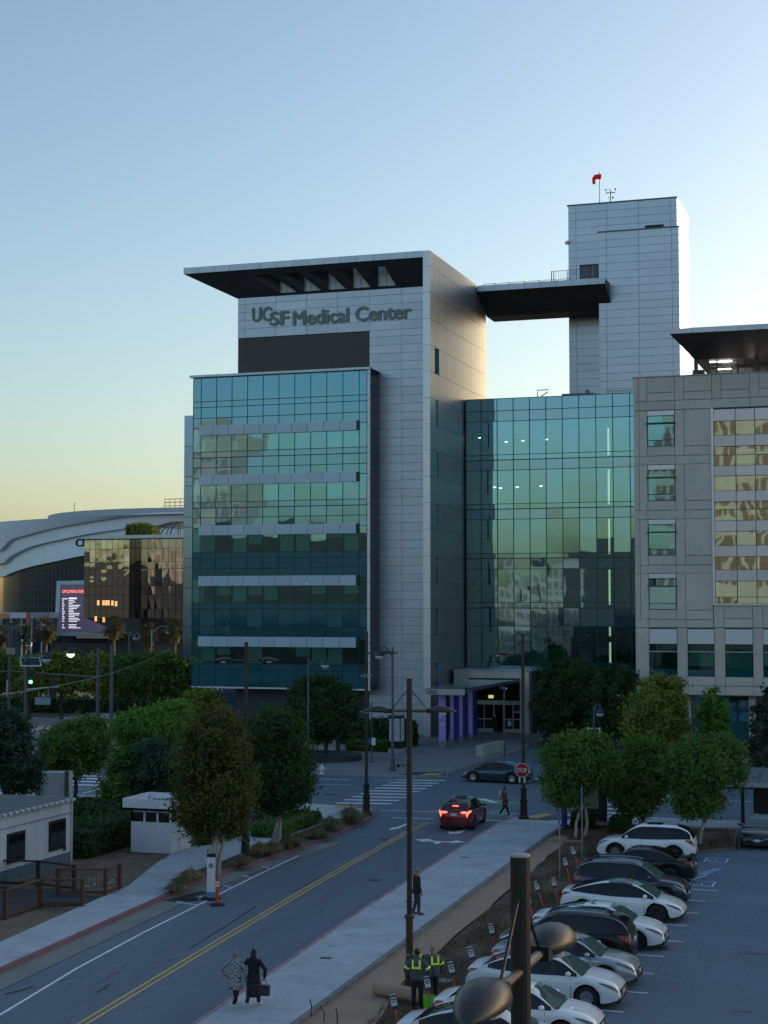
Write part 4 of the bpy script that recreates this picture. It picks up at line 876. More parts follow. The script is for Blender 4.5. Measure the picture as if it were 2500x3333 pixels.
GK1 = glass('black_glass_wavy', None, (.80,.80,.78), .46, wav=(.3,.045), through=False, body=(.008,.008,.008)); GK2 = glass('black_glass', None, (.66,.68,.70), .34, wav=(.12,.03), through=False, body=(.008,.008,.008)); GK3 = glass('black_glass_dark', None, (.5,.5,.5), .10, wav=(.2,.03), through=False, body=(.008,.008,.008))
zr = [by(350,y)[1] for y in (1757,1787,1830,1853,1908,1937,1982,2012)][::-1]
xs1 = np.linspace(BX0, BXm0, 9); xs2 = np.linspace(BXm0, BXm1, 3); xs3 = np.linspace(BXm1, BX1, 9)
for j, (a, b) in enumerate(zip(zr[:-1], zr[1:])):
    for xs, g in ((xs1, GK1), (xs2, GK3), (xs3, GK2)):
        for x0_, x1_ in zip(xs[:-1], xs[1:]): piece('glass_pane', g, BB, x0_+.04, x1_-.04, BY, BY+.1, a+.04, b-.04)
for x0_, x1_ in zip(xs3[:-1], xs3[1:]):
    for a, b in ((8.5, zr[0]), (4.5, 8.5)): piece('glass_pane', GK3, BB, x0_+.04, x1_-.04, BY, BY+.1, a+.04, b-.04)
for k, (px, py) in enumerate(((320,1962),(337,1962),(346,1962),(353,1962),(366,1963),(378,1965),(312,2014),(338,2017))):
    x, z = by(px, py); piece('lit_window', mat('orange_lit_window', (.4,.15,.05), emit=(1,.4,.15,.7)), BB, x-.25, x+.25, BY-.03, BY+.02, z-.5, z+.5)
piece('roof_parapet', mat('parapet_pale', (.55,.58,.58), .4, metal=.3), BB, by(286,1750)[0], BX1, BY+3, BY+3.5, zt_, by(286,1741)[1])
dm = MB(); dc = by(500, 1740); rr = 6.2
for k in range(9):
    w = pi*k/8; dm.tube([(dc[0]+rr*sin(t)*cos(w), BY+12+rr*sin(t)*sin(w), zt_+.3+3.6*cos(t)) for t in np.linspace(-pi/2, pi/2, 13)], .12, 4)
dm.tube([(dc[0]+rr*.7*cos(t), BY+12+rr*.7*sin(t), zt_+.3+2.5) for t in np.linspace(0, 2*pi, 20)], .1, 4)
dm.build('roof_dome_frame', mat('dome_rust', (.14,.07,.05), .6), BB)
can = MB().box(by(296,2065)[0], by(400,2065)[0], BY-6, BY, by(296,2076)[1], by(296,2060)[1]).build('entrance_canopy', mat('bronze_canopy', (.25,.23,.17), .4, metal=.5), BB)
low_ = MB().box(by(100,2100)[0], by(640,2100)[0], BY+8, BY+9, 0, 4.5).build('base_wall', mat('dark_base', (.03,.025,.025), .7, nz=(.3,.5)), BB)
for k in range(9): piece('planter', mat('pale_planter', (.35,.38,.42), .7), BB, by(95+25*k,2110)[0], by(115+25*k,2110)[0], BY-22, BY-21.5, .02, 1.6) if k in (0,1,2,4,6,7) else None

# ================================================================== THE STREET BEHIND THE EYE (seen mirrored in the glass fronts)
def mirror_block(label, x0, x1, y0, y1, h, wall, cols, rows_, bandm, fins=None):
    B = empty('street_building', ((x0+x1)/2, y1, 0), label=label, cat='building', group='buildings mirrored in the glass fronts')
    MB().box(x0, x1, y0, y1, 0, h).build('wall', wall, B)
    wb = MB(); cw = (x1-x0)/cols; rh = (h-3)/rows_
    for i in range(cols):
        for j in range(rows_): wb.box(x0+i*cw+cw*.18, x0+(i+1)*cw-cw*.18, y1-.02, y1+.05, 2+j*rh+rh*.3, 2+(j+1)*rh-rh*.1)
    tag(wb.build('windows', bandm, B), kind='stuff')
SW = mat('sunlit_sandstone', (.46,.42,.37), .8, nz=(.1,.15)); DW = mat('dark_window_band', (.05,.05,.05), .3); BRN = mat('dark_slate_brick', (.035,.045,.05), .85, nz=(.2,.2)); WHW = mat('white_render_wall', (.30,.30,.29), .8); GRW = mat('green_tile_wall', (.10,.22,.14), .7)
garage = MB().box(-45, 60, -70, -1.6, 0, 10.4).build('parking_garage', mat('garage_concrete', (.16,.155,.15), .8, nz=(.3,.2)), None); tag(garage, 'concrete parking garage deck below the viewpoint', 'garage')
PW = mat('pale_window_band', (.26,.24,.20), .4); WW = mat('grey_window', (.16,.16,.15), .3)
mirror_block('tall sandstone tower mirrored in the glazed bay', -52, -24, -80, -60, 64, mat('pale_grey_stone', (.36,.37,.37), .8, nz=(.1,.12)), 14, 5, mat('umber_window', (.16,.12,.09), .4))
mirror_block('long dark slate block mirrored low in the curtain wall', -172, -112, -90, -62, 30, BRN, 16, 7, DW)
mirror_block('pale tower mirrored at the left edge of the curtain wall', -178, -164, -110, -92, 58, SW, 6, 7, PW)
for k, (x0_, x1_, h_) in enumerate(((-96,-91,17),(-91,-84,22),(-84,-79,18.5),(-79,-74,21))):
    mirror_block('%s house mirrored in the atrium glass' % ('lowest narrow buff','tallest wide white','middle height buff','second tallest white')[k], x0_, x1_, -80, -60-k % 2, h_, WHW if k % 2 else mat('buff_render_wall', (.34,.30,.25), .8), 3, 5+k, WW)
mirror_block('dark slate block mirrored in the atrium glass', -74, -53, -80, -62, 26, BRN, 6, 6, DW)
mirror_block('green tiled block mirrored in the lower glass', -110, -97, -70, -58, 17, GRW, 5, 4, DW)
mirror_block('long sandstone terrace mirrored in the black glass', -318, -225, -90, -60, 40, SW, 34, 4, PW)
mirror_block('dark slab mirrored in the black glass', -375, -322, -80, -50, 30, BRN, 12, 7, DW)
mirror_block('low dark block mirrored at the foot of the black glass', -300, -262, -45, -30, 24, BRN, 10, 5, DW)
# ================================================================== TREES AND PLANTS
def leafmat(name, c, c2, tr=.35):
    """two-tone leaf with light passing through; tone drifts through the crown and from leaf to leaf"""
    if name in MATS: return MATS[name]
    m = bpy.data.materials.new(name); m.use_nodes = True; t = m.node_tree; L = t.links.new; b = t.nodes['Principled BSDF']
    b.inputs['Roughness'].default_value = .7; b.inputs['Specular IOR Level'].default_value = .14
    geo = _n(t, 'ShaderNodeNewGeometry'); x = _n(t, 'ShaderNodeTexNoise'); x.inputs['Scale'].default_value = .9; x.inputs['Detail'].default_value = 5; L(geo.outputs['Position'], x.inputs['Vector'])
    mr = _n(t, 'ShaderNodeMapRange'); mr.inputs[1].default_value = .35; mr.inputs[2].default_value = .68; L(x.outputs['Fac'], mr.inputs[0])
    ad = _n(t, 'ShaderNodeMath', operation='MULTIPLY_ADD'); ad.inputs[1].default_value = .5; L(geo.outputs['Random Per Island'], ad.inputs[0]); 
    ml = _n(t, 'ShaderNodeMath', operation='MULTIPLY'); ml.inputs[1].default_value = .6; L(mr.outputs[0], ml.inputs[0]); L(ml.outputs[0], ad.inputs[2])
    mx = _n(t, 'ShaderNodeMix', data_type='RGBA'); mx.inputs[6].default_value = (*c, 1); mx.inputs[7].default_value = (*c2, 1); L(ad.outputs[0], mx.inputs[0]); L(mx.outputs[2], b.inputs['Base Color'])
    tn = _n(t, 'ShaderNodeBsdfTranslucent'); L(mx.outputs[2], tn.inputs[0]); ms = _n(t, 'ShaderNodeMixShader'); ms.inputs[0].default_value = tr
    L(b.outputs[0], ms.inputs[1]); L(tn.outputs[0], ms.inputs[2]); L(ms.outputs[0], t.nodes['Material Output'].inputs[0])
    MATS[name] = m; return m
BARK = mat('bark_grey_brown', (.11,.085,.065), .9, nz=(3,.3), bump=(12,.8)); BARKW = mat('pale_peeling_bark', (.42,.37,.32), .85, nz=(3,.25), bump=(10,.7), stretch=(1,1,.3)); BARKD = mat('dark_bark', (.05,.042,.035), .9, nz=(3,.3))
LDARK = leafmat('leaf_dark', (0.034, 0.075, 0.028), (0.075, 0.14, 0.042)); LMID = leafmat('leaf_mid', (0.065, 0.145, 0.035), (0.16, 0.26, 0.06)); LYEL = leafmat('leaf_yellow_green', (0.12, 0.18, 0.03), (0.32, 0.34, 0.07)); LOLI = leafmat('leaf_olive_brown', (0.05, 0.085, 0.028), (0.17, 0.16, 0.042)); LBLU = leafmat('leaf_blue_green', (0.034, 0.08, 0.055), (0.08, 0.14, 0.08)); LBRI = leafmat('leaf_bright', (0.08, 0.21, 0.03), (0.2, 0.36, 0.06))
def leaves(rs, blobs, n, ls, clump=.55, shell=.55, per=58, droop=.3):
    """leaf quads gathered in clumps through the volume of several ellipsoids"""
    vol = np.array([b[3]*b[4]*b[5] for b in blobs]); pr_ = vol/vol.sum(); nc = max(8, n//per)
    which = rs.choice(len(blobs), nc, p=pr_); B = np.array([b[:6] for b in blobs])[which]
    d = rs.normal(size=(nc, 3)); d /= np.linalg.norm(d, axis=1)[:, None]
    rad = shell + (1.04-shell)*rs.random(nc)**.6; rad *= rs.uniform(.80, 1.16, nc)
    cc = B[:, :3] + d*B[:, 3:6]*rad[:, None]
    idx = rs.integers(0, nc, n); cs = clump*rs.uniform(.6, 1.3, nc)[idx][:, None]
    p = cc[idx] + rs.normal(size=(n, 3))*cs*np.array([.55,.55,.42])
    nrm = d[idx]*.8 + rs.normal(size=(n, 3))*.75 + np.array([0, 0, .35]); nrm /= np.linalg.norm(nrm, axis=1)[:, None]
    a = np.cross(nrm, rs.normal(size=(n, 3))); a /= np.linalg.norm(a, axis=1)[:, None]; b = np.cross(nrm, a)
    s = ls*rs.uniform(.45, 1.35, n)[:, None]; a = a*s*.62; b = b*s
    return np.stack([p-b*.9, p+a*.55-b*.1, p+b, p-a*.55-b*.1], 1)
def tree(label, base, blobs_px, leaf, n, ls, bark=BARK, stems=1, tr=.16, group=None, seed=1, fork=.45, name='tree', cat='tree', z0=.1, shell=.45, clump=.46):
    """base: foot of the trunk (x, y); blobs_px: crown ellipses (px, py, rx, ry[, depth factor, ahead]) read off the photograph at the trunk's distance"""
    base = np.array([base[0], base[1], z0]); dist = float((base-_C) @ _f); k = dist/FPX; rs = np.random.default_rng(seed)
    T = empty(name, base, label=label, cat=cat, group=group); bl = []
    for q in blobs_px:
        px, py, rx, ry = q[:4]; df = q[4] if len(q) > 4 else 1.0; ah = q[5] if len(q) > 5 else 0.0
        d = ray(px, py); c = _C + d*((dist+ah)/(d @ _f)); bl.append(tuple(c-base) + (rx*k*.93, rx*k*df*.93, ry*k*.93))
    for b in list(bl):                  # lumps that break up the outline
        for _ in range(7):
            d = rs.normal(size=3); d /= np.linalg.norm(d); f = rs.uniform(.22, .5); bl.append(tuple(np.array(b[:3]) + d*np.array(b[3:6])*rs.uniform(.72, .98)) + (b[3]*f, b[4]*f, b[5]*f))
    ql = leaves(rs, bl, n, ls, shell=shell, clump=clump)
    ctr = np.mean([b[:3] for b in bl], 0); hmin = min(b[2]-b[5] for b in bl[:len(blobs_px)]); rr = np.mean([b[3] for b in bl[:len(blobs_px)]])
    tb = MB()
    for s_ in range(stems):
        o = np.array([rs.normal()*.16, rs.normal()*.16, -.15]) if stems > 1 else np.array([0, 0, -.15])
        top = np.array([ctr[0], ctr[1], 0])*.5 + (rs.normal(size=3)*rr*.16 if stems > 1 else 0); top[2] = max(hmin*.9, .8)
        mid = (o+top)/2 + np.array([rs.normal()*.08, rs.normal()*.08, 0])
        tb.tube([o, o*.6+mid*.4, mid, top], [tr*1.25, tr, tr*.9, tr*.8], 8)
        for _ in range(max(3, 7//stems)):
            b = bl[rs.integers(len(bl))]; e = np.array(b[:3]) + rs.normal(size=3)*np.array(b[3:6])*.42; e[2] = max(e[2], top[2]+.3)
            m1 = top*.55 + e*.45 + np.array([0, 0, .15]); tb.tube([top-np.array([0,0,.1]), m1, e], [tr*.6, tr*.38, tr*.1], 6)
    tb.build('trunk', bark, T, local=True, smooth=True)
    soup('crown', leaf, ql, T); return T
g2 = lambda x, y: at(x, y)[:2]
# kerbside pair on the left
tree('brownish green rounded street tree with pale peeling trunks', (-29.66,65.9), [(692,2540,126,160,.95),(695,2410,104,95,.95),(692,2640,112,80,.95)], LOLI, 44000, .125, BARKW, 4, .10, 'kerbside trees', 11, shell=.55, z0=.12)
tree('dark green rounded street tree beyond the brownish one', (-29.75,73.4), [(905,2505,116,140,1),(900,2395,88,75,1),(925,2575,92,75,1)], LDARK, 34000, .13, BARKW, 5, .09, 'kerbside trees', 12, shell=.6, z0=.12)
tree('dark tree in the round planter before the teal curtain wall', (-43.6,117.6), [(1050,2320,130,95,1),(1030,2250,80,60,1),(1085,2270,60,60,1)], LDARK, 26000, .2, BARKD, 1, .17, None, 13)
tree('green leafy tree behind the white trailer', g2(238,2615), [(245,2425,115,75,1),(290,2380,70,50,1),(200,2470,60,60,1)], LMID, 24000, .17, BARKD, 1, .14, 'trees by the junction', 14)
tree('bright green tree beside the guard booth roof', g2(470,2590), [(500,2370,115,70,1),(560,2330,60,50,1),(430,2420,60,45,1)], LBRI, 23000, .17, BARKD, 1, .13, 'trees by the junction', 15)
tree('blue green shrubby tree directly behind the guard booth', g2(505,2690), [(505,2500,75,95,1),(540,2560,50,70,1)], LBLU, 9000, .2, BARKD, 2, .09, 'trees by the junction', 16)
tree('very dark tree at the left picture edge', g2(20,2680), [(30,2450,95,125,1),(-20,2400,90,110,1),(70,2530,50,70,1)], LBLU, 22000, .17, BARKD, 1, .17, 'trees by the junction', 17)
tree('thin young tree between trailer and guard booth', g2(395,2690), [(395,2530,45,85,1),(365,2590,40,45,1),(430,2490,40,40,1)], LMID, 4000, .2, BARK, 1, .06, 'trees by the junction', 18)
tree('backlit yellow green bush below the teal curtain wall', (-63.5,133), [(655,2285,62,42,1),(700,2300,40,40,1)], LYEL, 6000, .26, BARKD, 2, .1, None, 19, name='bush', cat='bush')
for i, (x, y, ry) in enumerate(((-20,2190,70),(95,2205,62),(200,2195,72),(318,2195,70),(420,2200,66),(520,2190,75),(610,2210,62))):
    desc = ('at the left picture edge', 'behind the solar panel', 'behind the green traffic signal', 'behind the tall signal pole', 'left of the twin lamp post', 'in front of the black glass block', 'touching the hospital edge')[i]
    tree('green plaza tree %s' % desc, g2(x, 2345), [(x,y,68,ry*.8,1),(x+25,y-25,40,ry*.45,1),(x-30,y+8,38,ry*.45,1)], (LYEL if i in (1,2,3) else LMID), 14000, .32, BARKD, 1, .2, 'plaza trees in a row', 40+i, shell=.45, clump=.8)
# right side
tree('big dark tree left of the yellowish one by the atrium', (-30.2,138), [(1850,2270,108,120,1),(1800,2330,60,80,1),(1880,2190,60,55,1)], LDARK, 26000, .2, BARKD, 1, .2, 'forecourt trees', 20)
tree('dark tree between the atrium and the yellowish tree', (-25.6,136), [(1985,2290,82,115,1),(2020,2220,50,60,1)], LDARK, 18000, .2, BARKD, 1, .18, 'forecourt trees', 21)
tree('yellowish green rounded tree before the beige building', (-17.5,113.5), [(2135,2330,98,90,1),(2150,2250,72,55,1),(2080,2380,50,55,1),(2200,2390,55,60,1)], LYEL, 28000, .17, BARK, 1, .13, 'forecourt trees', 22)
tree('slim young ginkgo before the beige ground floor', (-11.4,120), [(2325,2340,48,75,1),(2322,2420,60,50,1),(2320,2265,22,35,1)], LBRI, 4200, .24, BARK, 1, .07, 'forecourt trees', 23)
tree('dark tree with pale leaf undersides at the right picture edge', (-6.3,112), [(2500,2400,68,110,1),(2490,2540,60,80,1),(2530,2290,50,60,1)], leafmat('leaf_silver', (.03,.05,.03), (.13,.15,.12)), 12000, .24, BARKD, 1, .14, 'forecourt trees', 24)
tree('round green tree nearest the stop sign', (-16.58,83.2), [(1870,2480,110,80,1),(1900,2430,80,50,1),(1850,2560,75,65,1),(1960,2500,55,65,1)], LMID, 30000, .135, BARKW, 2, .085, 'trees of the parking edge', 25)
tree('round green tree in the middle of the parking edge', (-13.87,87.2), [(2085,2520,105,90,1),(2060,2590,85,60,1),(2110,2455,80,45,1)], LMID, 30000, .135, BARK, 2, .09, 'trees of the parking edge', 26)
tree('round green tree above the white crossover car', (-10.2,82.4), [(2300,2500,118,80,1),(2270,2590,85,70,1),(2330,2440,80,45,1),(2250,2620,50,45,1)], LMID, 30000, .135, BARKW, 2, .085, 'trees of the parking edge', 27)
# hedges, shrubs, ground cover
def hedge(label, pts, leaf, n, ls, name='hedge', cat='hedge', seed=1, round_=.8):
    """clipped or loose shrub: boxes (x, y, z centre, half sizes) filled with leaves round a dark woody core"""
    rs = np.random.default_rng(seed); b0 = np.array([pts[0][0], pts[0][1], 0.0]); T = empty(name, b0, label=label, cat=cat); q = []; core = MB(); vt = sum(p[3]*p[4]*p[5] for p in pts)
    for p in pts:
        m = int(n*p[3]*p[4]*p[5]/vt)+20; u = rs.uniform(-1, 1, (m, 3)); ax = rs.integers(0, 3, m); ax[(ax == 2) & (u[:,2] < 0)] = 0
        sgn = np.sign(rs.normal(size=m)); u[np.arange(m), ax] = sgn*rs.uniform(.86, 1.05, m)
        ln = (np.abs(u)**4).sum(1)**.25; u = u/np.maximum(ln, 1)[:, None]*1.0
        c = np.array(p[:3])-b0 + u*np.array(p[3:6]); nr = u + rs.normal(size=(m,3))*.6; nr /= np.linalg.norm(nr, axis=1)[:, None]
        a = np.cross(nr, rs.normal(size=(m,3))); a /= np.linalg.norm(a, axis=1)[:, None]; b = np.cross(nr, a); s = ls*rs.uniform(.6,1.3,m)[:, None]
        c = c + rs.normal(size=(m,3))*ls*.5; q.append(np.stack([c-b*s, c+a*s*.5, c+b*s, c-a*s*.5], 1))
        MB().ball((p[0]-b0[0], p[1]-b0[1], p[2]), (p[3]*.9, p[4]*.9, p[5]*.92), 12, 8).build('twigs', mat('hedge_core', (.012,.018,.01), .9), T, local=True) if round_ > 1 else core.box(p[0]-b0[0]-p[3]*.86, p[0]-b0[0]+p[3]*.86, p[1]-b0[1]-p[4]*.86, p[1]-b0[1]+p[4]*.86, max(p[2]-p[5], 0), p[2]+p[5]*.86)
    if core.v: core.build('twigs', mat('hedge_core', (.012,.018,.01), .9), T, local=True)
    soup('foliage', leaf, np.concatenate(q), T); return T
hedge('long clipped dark hedge along the hospital base', [(-54,133,.95,7,1.0,.95),(-60,131,.8,3,.9,.8)], LDARK, 9000, .2, seed=3)
hedge('clipped dark shrub block between info kiosk and tower base', [(-42.2,131,1.2,1.9,1.2,1.2),(-45,132,1.1,2,1.2,1.1)], LDARK, 6000, .2, seed=4)
hedge('low light green hedge left of the info kiosk', [(-42.6,125.8,.5,1.9,.7,.5)], LMID, 4000, .13, seed=5)
hedge('tall dark hedge between trailer and guard booth', [(-38.6,74,.72,1.4,4.5,.75),(-41,78,.75,3,2,.8),(-38.2,69.8,.7,1.0,1.6,.7)], LDARK, 15000, .16, seed=6)
hedge('low green ground cover beyond the kerbside trees', [(-31.9,80.5,.35,.9,3.5,.38),(-33.8,76,.4,.6,2,.45)], LMID, 6000, .12, seed=7)
hedge('dark hedge strip below the plaza trees, left stretch', [(*g2(250,2320),.8,14,1.2,.9)], LDARK, 3500, .35, seed=8)
hedge('dark hedge strip below the plaza trees, by the black block', [(*g2(560,2280),.8,10,1.2,.9)], LDARK, 2500, .35, seed=18)
hedge('small trimmed bush between the parking edge trees', [(-14.9,85.6,.4,.5,.5,.45)], LDARK, 1800, .11, name='bush', cat='bush', seed=9, round_=2)
hedge('dark bush at the foot of the blue pay column', [(-17.1,86.6,.45,.55,.55,.5)], LDARK, 1500, .11, name='bush', cat='bush', seed=10, round_=2)
hedge('green roof garden on the black glass block', [(by(397,1740)[0], BY+8, zt_+1.6, 2.6, 1.5, 1.8),(by(425,1740)[0], BY+8, zt_+1.2, 2, 1.5, 1.3)], LYEL, 2500, .4, name='roof_garden', cat='plants', seed=11, round_=2)
GRS = leafmat('grass_dry', (.24,.18,.09), (.48,.37,.22), .3); GRG = leafmat('grass_green', (.13,.14,.07), (.32,.28,.15), .3)
def grass_clump(label, x, y, r, h, m, n=260, seed=0, z=.12):
    rs = np.random.default_rng(seed); a = rs.uniform(0, 2*pi, n); t = rs.random(n)**.5; lean = t*r*1.35; hh = h*(1-.25*t)*rs.uniform(.7,1.15,n)
    p0 = np.stack([np.cos(a)*r*.25*t, np.sin(a)*r*.25*t, np.full(n, 0.)], 1); p1 = np.stack([np.cos(a)*lean*.45, np.sin(a)*lean*.45, hh*.7], 1); p2 = np.stack([np.cos(a)*lean, np.sin(a)*lean, hh*(1-.6*t)], 1)
    w = np.stack([-np.sin(a), np.cos(a), np.zeros(n)], 1)*.014
    q = np.concatenate([np.stack([p0-w, p0+w, p1+w, p1-w], 1), np.stack([p1-w, p1+w, p2+w*.25, p2-w*.25], 1)])
    T = soup('grass_clump', m, q); T.location = (x, y, z); tag(T, label, 'grass', 'grass clumps on the planting strip'); return T
for i, (px, py, r, h, m, d) in enumerate(((592,2892,.45,.6,GRG,'nearest along the red kerb'),(620,2868,.5,.65,GRS,'beside the fallen orange post'),(568,2905,.35,.45,GRG,'at the near tip of the red kerb strip'),(790,2820,.5,.6,GRG,'between the two kerbside trees, beside the lamp base'),(846,2788,.55,.8,GRS,'straw coloured at the foot of the dark kerbside tree'),(882,2785,.5,.8,GRS,'straw coloured against the pale trunks'),(942,2765,.55,.9,GRG,'first beyond the dark kerbside tree'),(965,2755,.45,.7,GRG,'second beyond the dark kerbside tree'),(1040,2728,.6,.5,GRG,'low and wide along the red kerb'),(1075,2705,.6,.95,GRG,'tall, before the corner lamp'),(1140,2680,.75,1.1,GRG,'largest, beside the corner lamp'))):
    b = at(px, py, .12); grass_clump('feathery grass clump %s' % d, b[0], b[1], r*1.25, h*1.1, m, 520, 60+i)
# loose dry grass on the soil banks
rs = np.random.default_rng(9)
def scatter(name, m, poly, n, h, z, w=.012, seed=0):
    rs = np.random.default_rng(seed); P = np.array(poly); q = []; mn, mx_ = P.min(0), P.max(0); pts = []
    while len(pts) < n:
        c = rs.uniform(mn, mx_); ins = False; j = len(P)-1
        for i in range(len(P)):
            if (P[i,1] > c[1]) != (P[j,1] > c[1]) and c[0] < (P[j,0]-P[i,0])*(c[1]-P[i,1])/(P[j,1]-P[i,1])+P[i,0]: ins = not ins
            j = i
        if ins and (np.sin(c[0]*2.1+1)*np.sin(c[1]*.9)+rs.random() > .35): pts.append(c)
    c = np.array(pts); a = rs.uniform(0, 2*pi, n); d = np.stack([np.cos(a), np.sin(a)], 1); hh = h*rs.uniform(.3,1.2,n); le = hh*rs.uniform(.3,1.4,n)
    b0 = np.column_stack([c, np.full(n, z)]); b1 = np.column_stack([c+d*le[:,None], z+hh]); ww = np.column_stack([-d[:,1], d[:,0], np.zeros(n)])*w
    o = soup(name, m, np.stack([b0-ww, b0+ww, b1+ww*.4, b1-ww*.4], 1)); return tag(o, 'dry scattered grass and litter on bare soil', 'grass', kind='stuff')
scatter('dry_grass', leafmat('grass_litter', (.09,.06,.03), (.17,.125,.06), .2), [(-14.2,36),(-15.5,48.8),(-16.15,65),(-16.7,80),(-18,84),(-16.8,87.5),(-9.5,88),(-8.7,82),(-10.2,79.8),(-13.4,79.3),(-13.35,36)], 16000, .10, .05, .014, 1)
scatter('dry_grass', leafmat('grass_litter2', (.08,.06,.035), (.15,.12,.07), .2), [(-31.5,36),(-31.9,57),(-32.2,62),(-33.8,68.5),(-33.8,74),(-37,73),(-36.5,60),(-40,36)], 5000, .06, .06, .014, 2)
scatter('dry_grass', leafmat('grass_litter', (.09,.06,.03), (.17,.125,.06)), [(-29.7,63),(-29.3,73),(-29.1,84),(-29.6,87),(-30.8,84.5),(-30.8,64.1)], 2200, .09, .12, .013, 3)
# fan palms before the arena
def palm(label, px, pyc, Z, h_, rr, seed):
    rs = np.random.default_rng(seed); b = off((px-1250)/FPX*Z, Z, 0.02); T = empty('palm_tree', b, label=label, cat='palm', group='palms before the arena')
    MB().tube([(0,0,-.1),(.05,0,h_*.5),(0,0,h_)], [.34,.3,.26], 8).build('trunk', mat('palm_trunk', (.13,.095,.06), .9, nz=(4,.3)), T, local=True)
    q = []
    for k in range(64):
        a = rs.uniform(0, 2*pi); el = rs.uniform(-.9, 1.35); L_ = rr*rs.uniform(.75,1.1); dead = el < -.45
        d = np.array([cos(a)*cos(el), sin(a)*cos(el), sin(el)]); side_ = np.cross(d, [0,0,1.]); side_ /= np.linalg.norm(side_); up = np.cross(side_, d)
        for f in np.linspace(-1.15, 1.15, 11):
            e = d*cos(f)+side_*sin(f)*.95; p0 = d*L_*.45; p1 = d*L_*.45 + e*L_*.62 - np.array([0,0,.22*L_*abs(f)+.12]); w = np.cross(e, up)*.001+side_*.05
            q.append([p0-w, p0+w, p1+w*.3, p1-w*.3])
    q = np.array(q) + np.array([0,0,h_]); soup('fronds', leafmat('palm_leaf', (.04,.055,.02), (.12,.115,.045)), q, T)
    q2 = []
    for k in range(240):
        a = rs.uniform(0, 2*pi); r0 = rs.uniform(.2,.45); z = h_-rs.uniform(0,.4); l_ = rs.uniform(1.2,2.6); o = np.array([cos(a),sin(a),0]); w = np.array([-sin(a),cos(a),0])*.06
        q2.append([o*r0+[0,0,z]-w, o*r0+[0,0,z]+w, o*(r0+.55)+[0,0,z-l_]+w*.4, o*(r0+.55)+[0,0,z-l_]-w*.4])
    soup('dead_fronds', leafmat('palm_skirt', (.11,.07,.04), (.20,.14,.08)), np.array(q2), T)
for i, (px, py, d) in enumerate(((152,2040,'left of the event screen'),(372,2030,'right of the event screen, before the black block'),(570,2040,'nearest the hospital edge'),(486,2062,'small, between two taller palms'),(85,2062,'below the orange pavilion fascia'),(5,2062,'at the left picture edge'))):
    Z = 262; palm('fan palm %s' % d, px, py, Z, 12-(py-1975)/FPX*Z, 2.5 if i < 3 else 2.0, 70+i)
# ================================================================== VEHICLES
TYRE = mat('tyre_rubber', (.018,.018,.019), .8); RIM = mat('alloy_rim', (.45,.46,.48), .3, metal=.85); RIMD = mat('dark_alloy_rim', (.05,.05,.055), .35, metal=.6); WELL = mat('wheel_well_black', (.008,.008,.009), .9)
CGL = mat('car_window_dark', (.006,.008,.010), .06, spec=.45); CWS = mat('car_windscreen', (.09,.16,.15), .04, spec=.9, coat=.8); TRIMB = mat('black_trim', (.012,.012,.013), .45); CHR = mat('chrome_trim', (.6,.62,.64), .15, metal=1.0)
HLM = mat('headlamp_lens', (.10,.115,.13), .08, spec=.8, metal=.2, coat=.6); TLM = mat('tail_lamp_red', (.30,.012,.012), .15, coat=.5); TLE = mat('tail_lamp_lit', (.4,.02,.02), emit=(1.0,.10,.06,2.0)); HLE = mat('headlamp_lit', (1,1,.9), emit=(1,.85,.55,3.0)); PLATE = mat('number_plate', (.6,.62,.64), .5)
def paint(name, c, metal=0.0, rough=.28): return mat(name, c, rough, metal=metal, coat=.9, nz=(6,.015))
WHITE = paint('white_paint', (.88,.89,.90)); PEARL = paint('pearl_white_paint', (.78,.80,.83)); BLACK = mat('black_paint', (.006,.007,.009), .3, spec=.4, coat=.25); NAVY = paint('navy_paint', (.022,.034,.060), .3); SILV = paint('silver_paint', (.40,.43,.47), .6); REDP = paint('red_paint', (.22,.008,.018), .3); SLATE = paint('slate_blue_paint', (.022,.035,.058), .3); GREY = paint('dark_grey_paint', (.035,.038,.042), .4)
def smooth(x, pts):
    xs = [p[0] for p in pts]; ys = [p[1] for p in pts]
    i = max(0, min(len(xs)-2, int(np.searchsorted(xs, x))-1)); t = (x-xs[i])/(xs[i+1]-xs[i]) if xs[i+1] > xs[i] else 0; t = min(max(t, 0), 1)
    def m(k):
        if k <= 0 or k >= len(xs)-1: return 0 if 0 < k < len(xs)-1 else (ys[min(k+1, len(ys)-1)]-ys[max(k-1, 0)])/max(xs[min(k+1, len(xs)-1)]-xs[max(k-1, 0)], 1e-6)
        d0 = (ys[k]-ys[k-1])/(xs[k]-xs[k-1]); d1 = (ys[k+1]-ys[k])/(xs[k+1]-xs[k]); return 0 if d0*d1 <= 0 else 2*d0*d1/(d0+d1)
    h = xs[i+1]-xs[i]; t2, t3 = t*t, t*t*t
    return (2*t3-3*t2+1)*ys[i] + (t3-2*t2+t)*h*m(i) + (-2*t3+3*t2)*ys[i+1] + (t3-t2)*h*m(i+1)
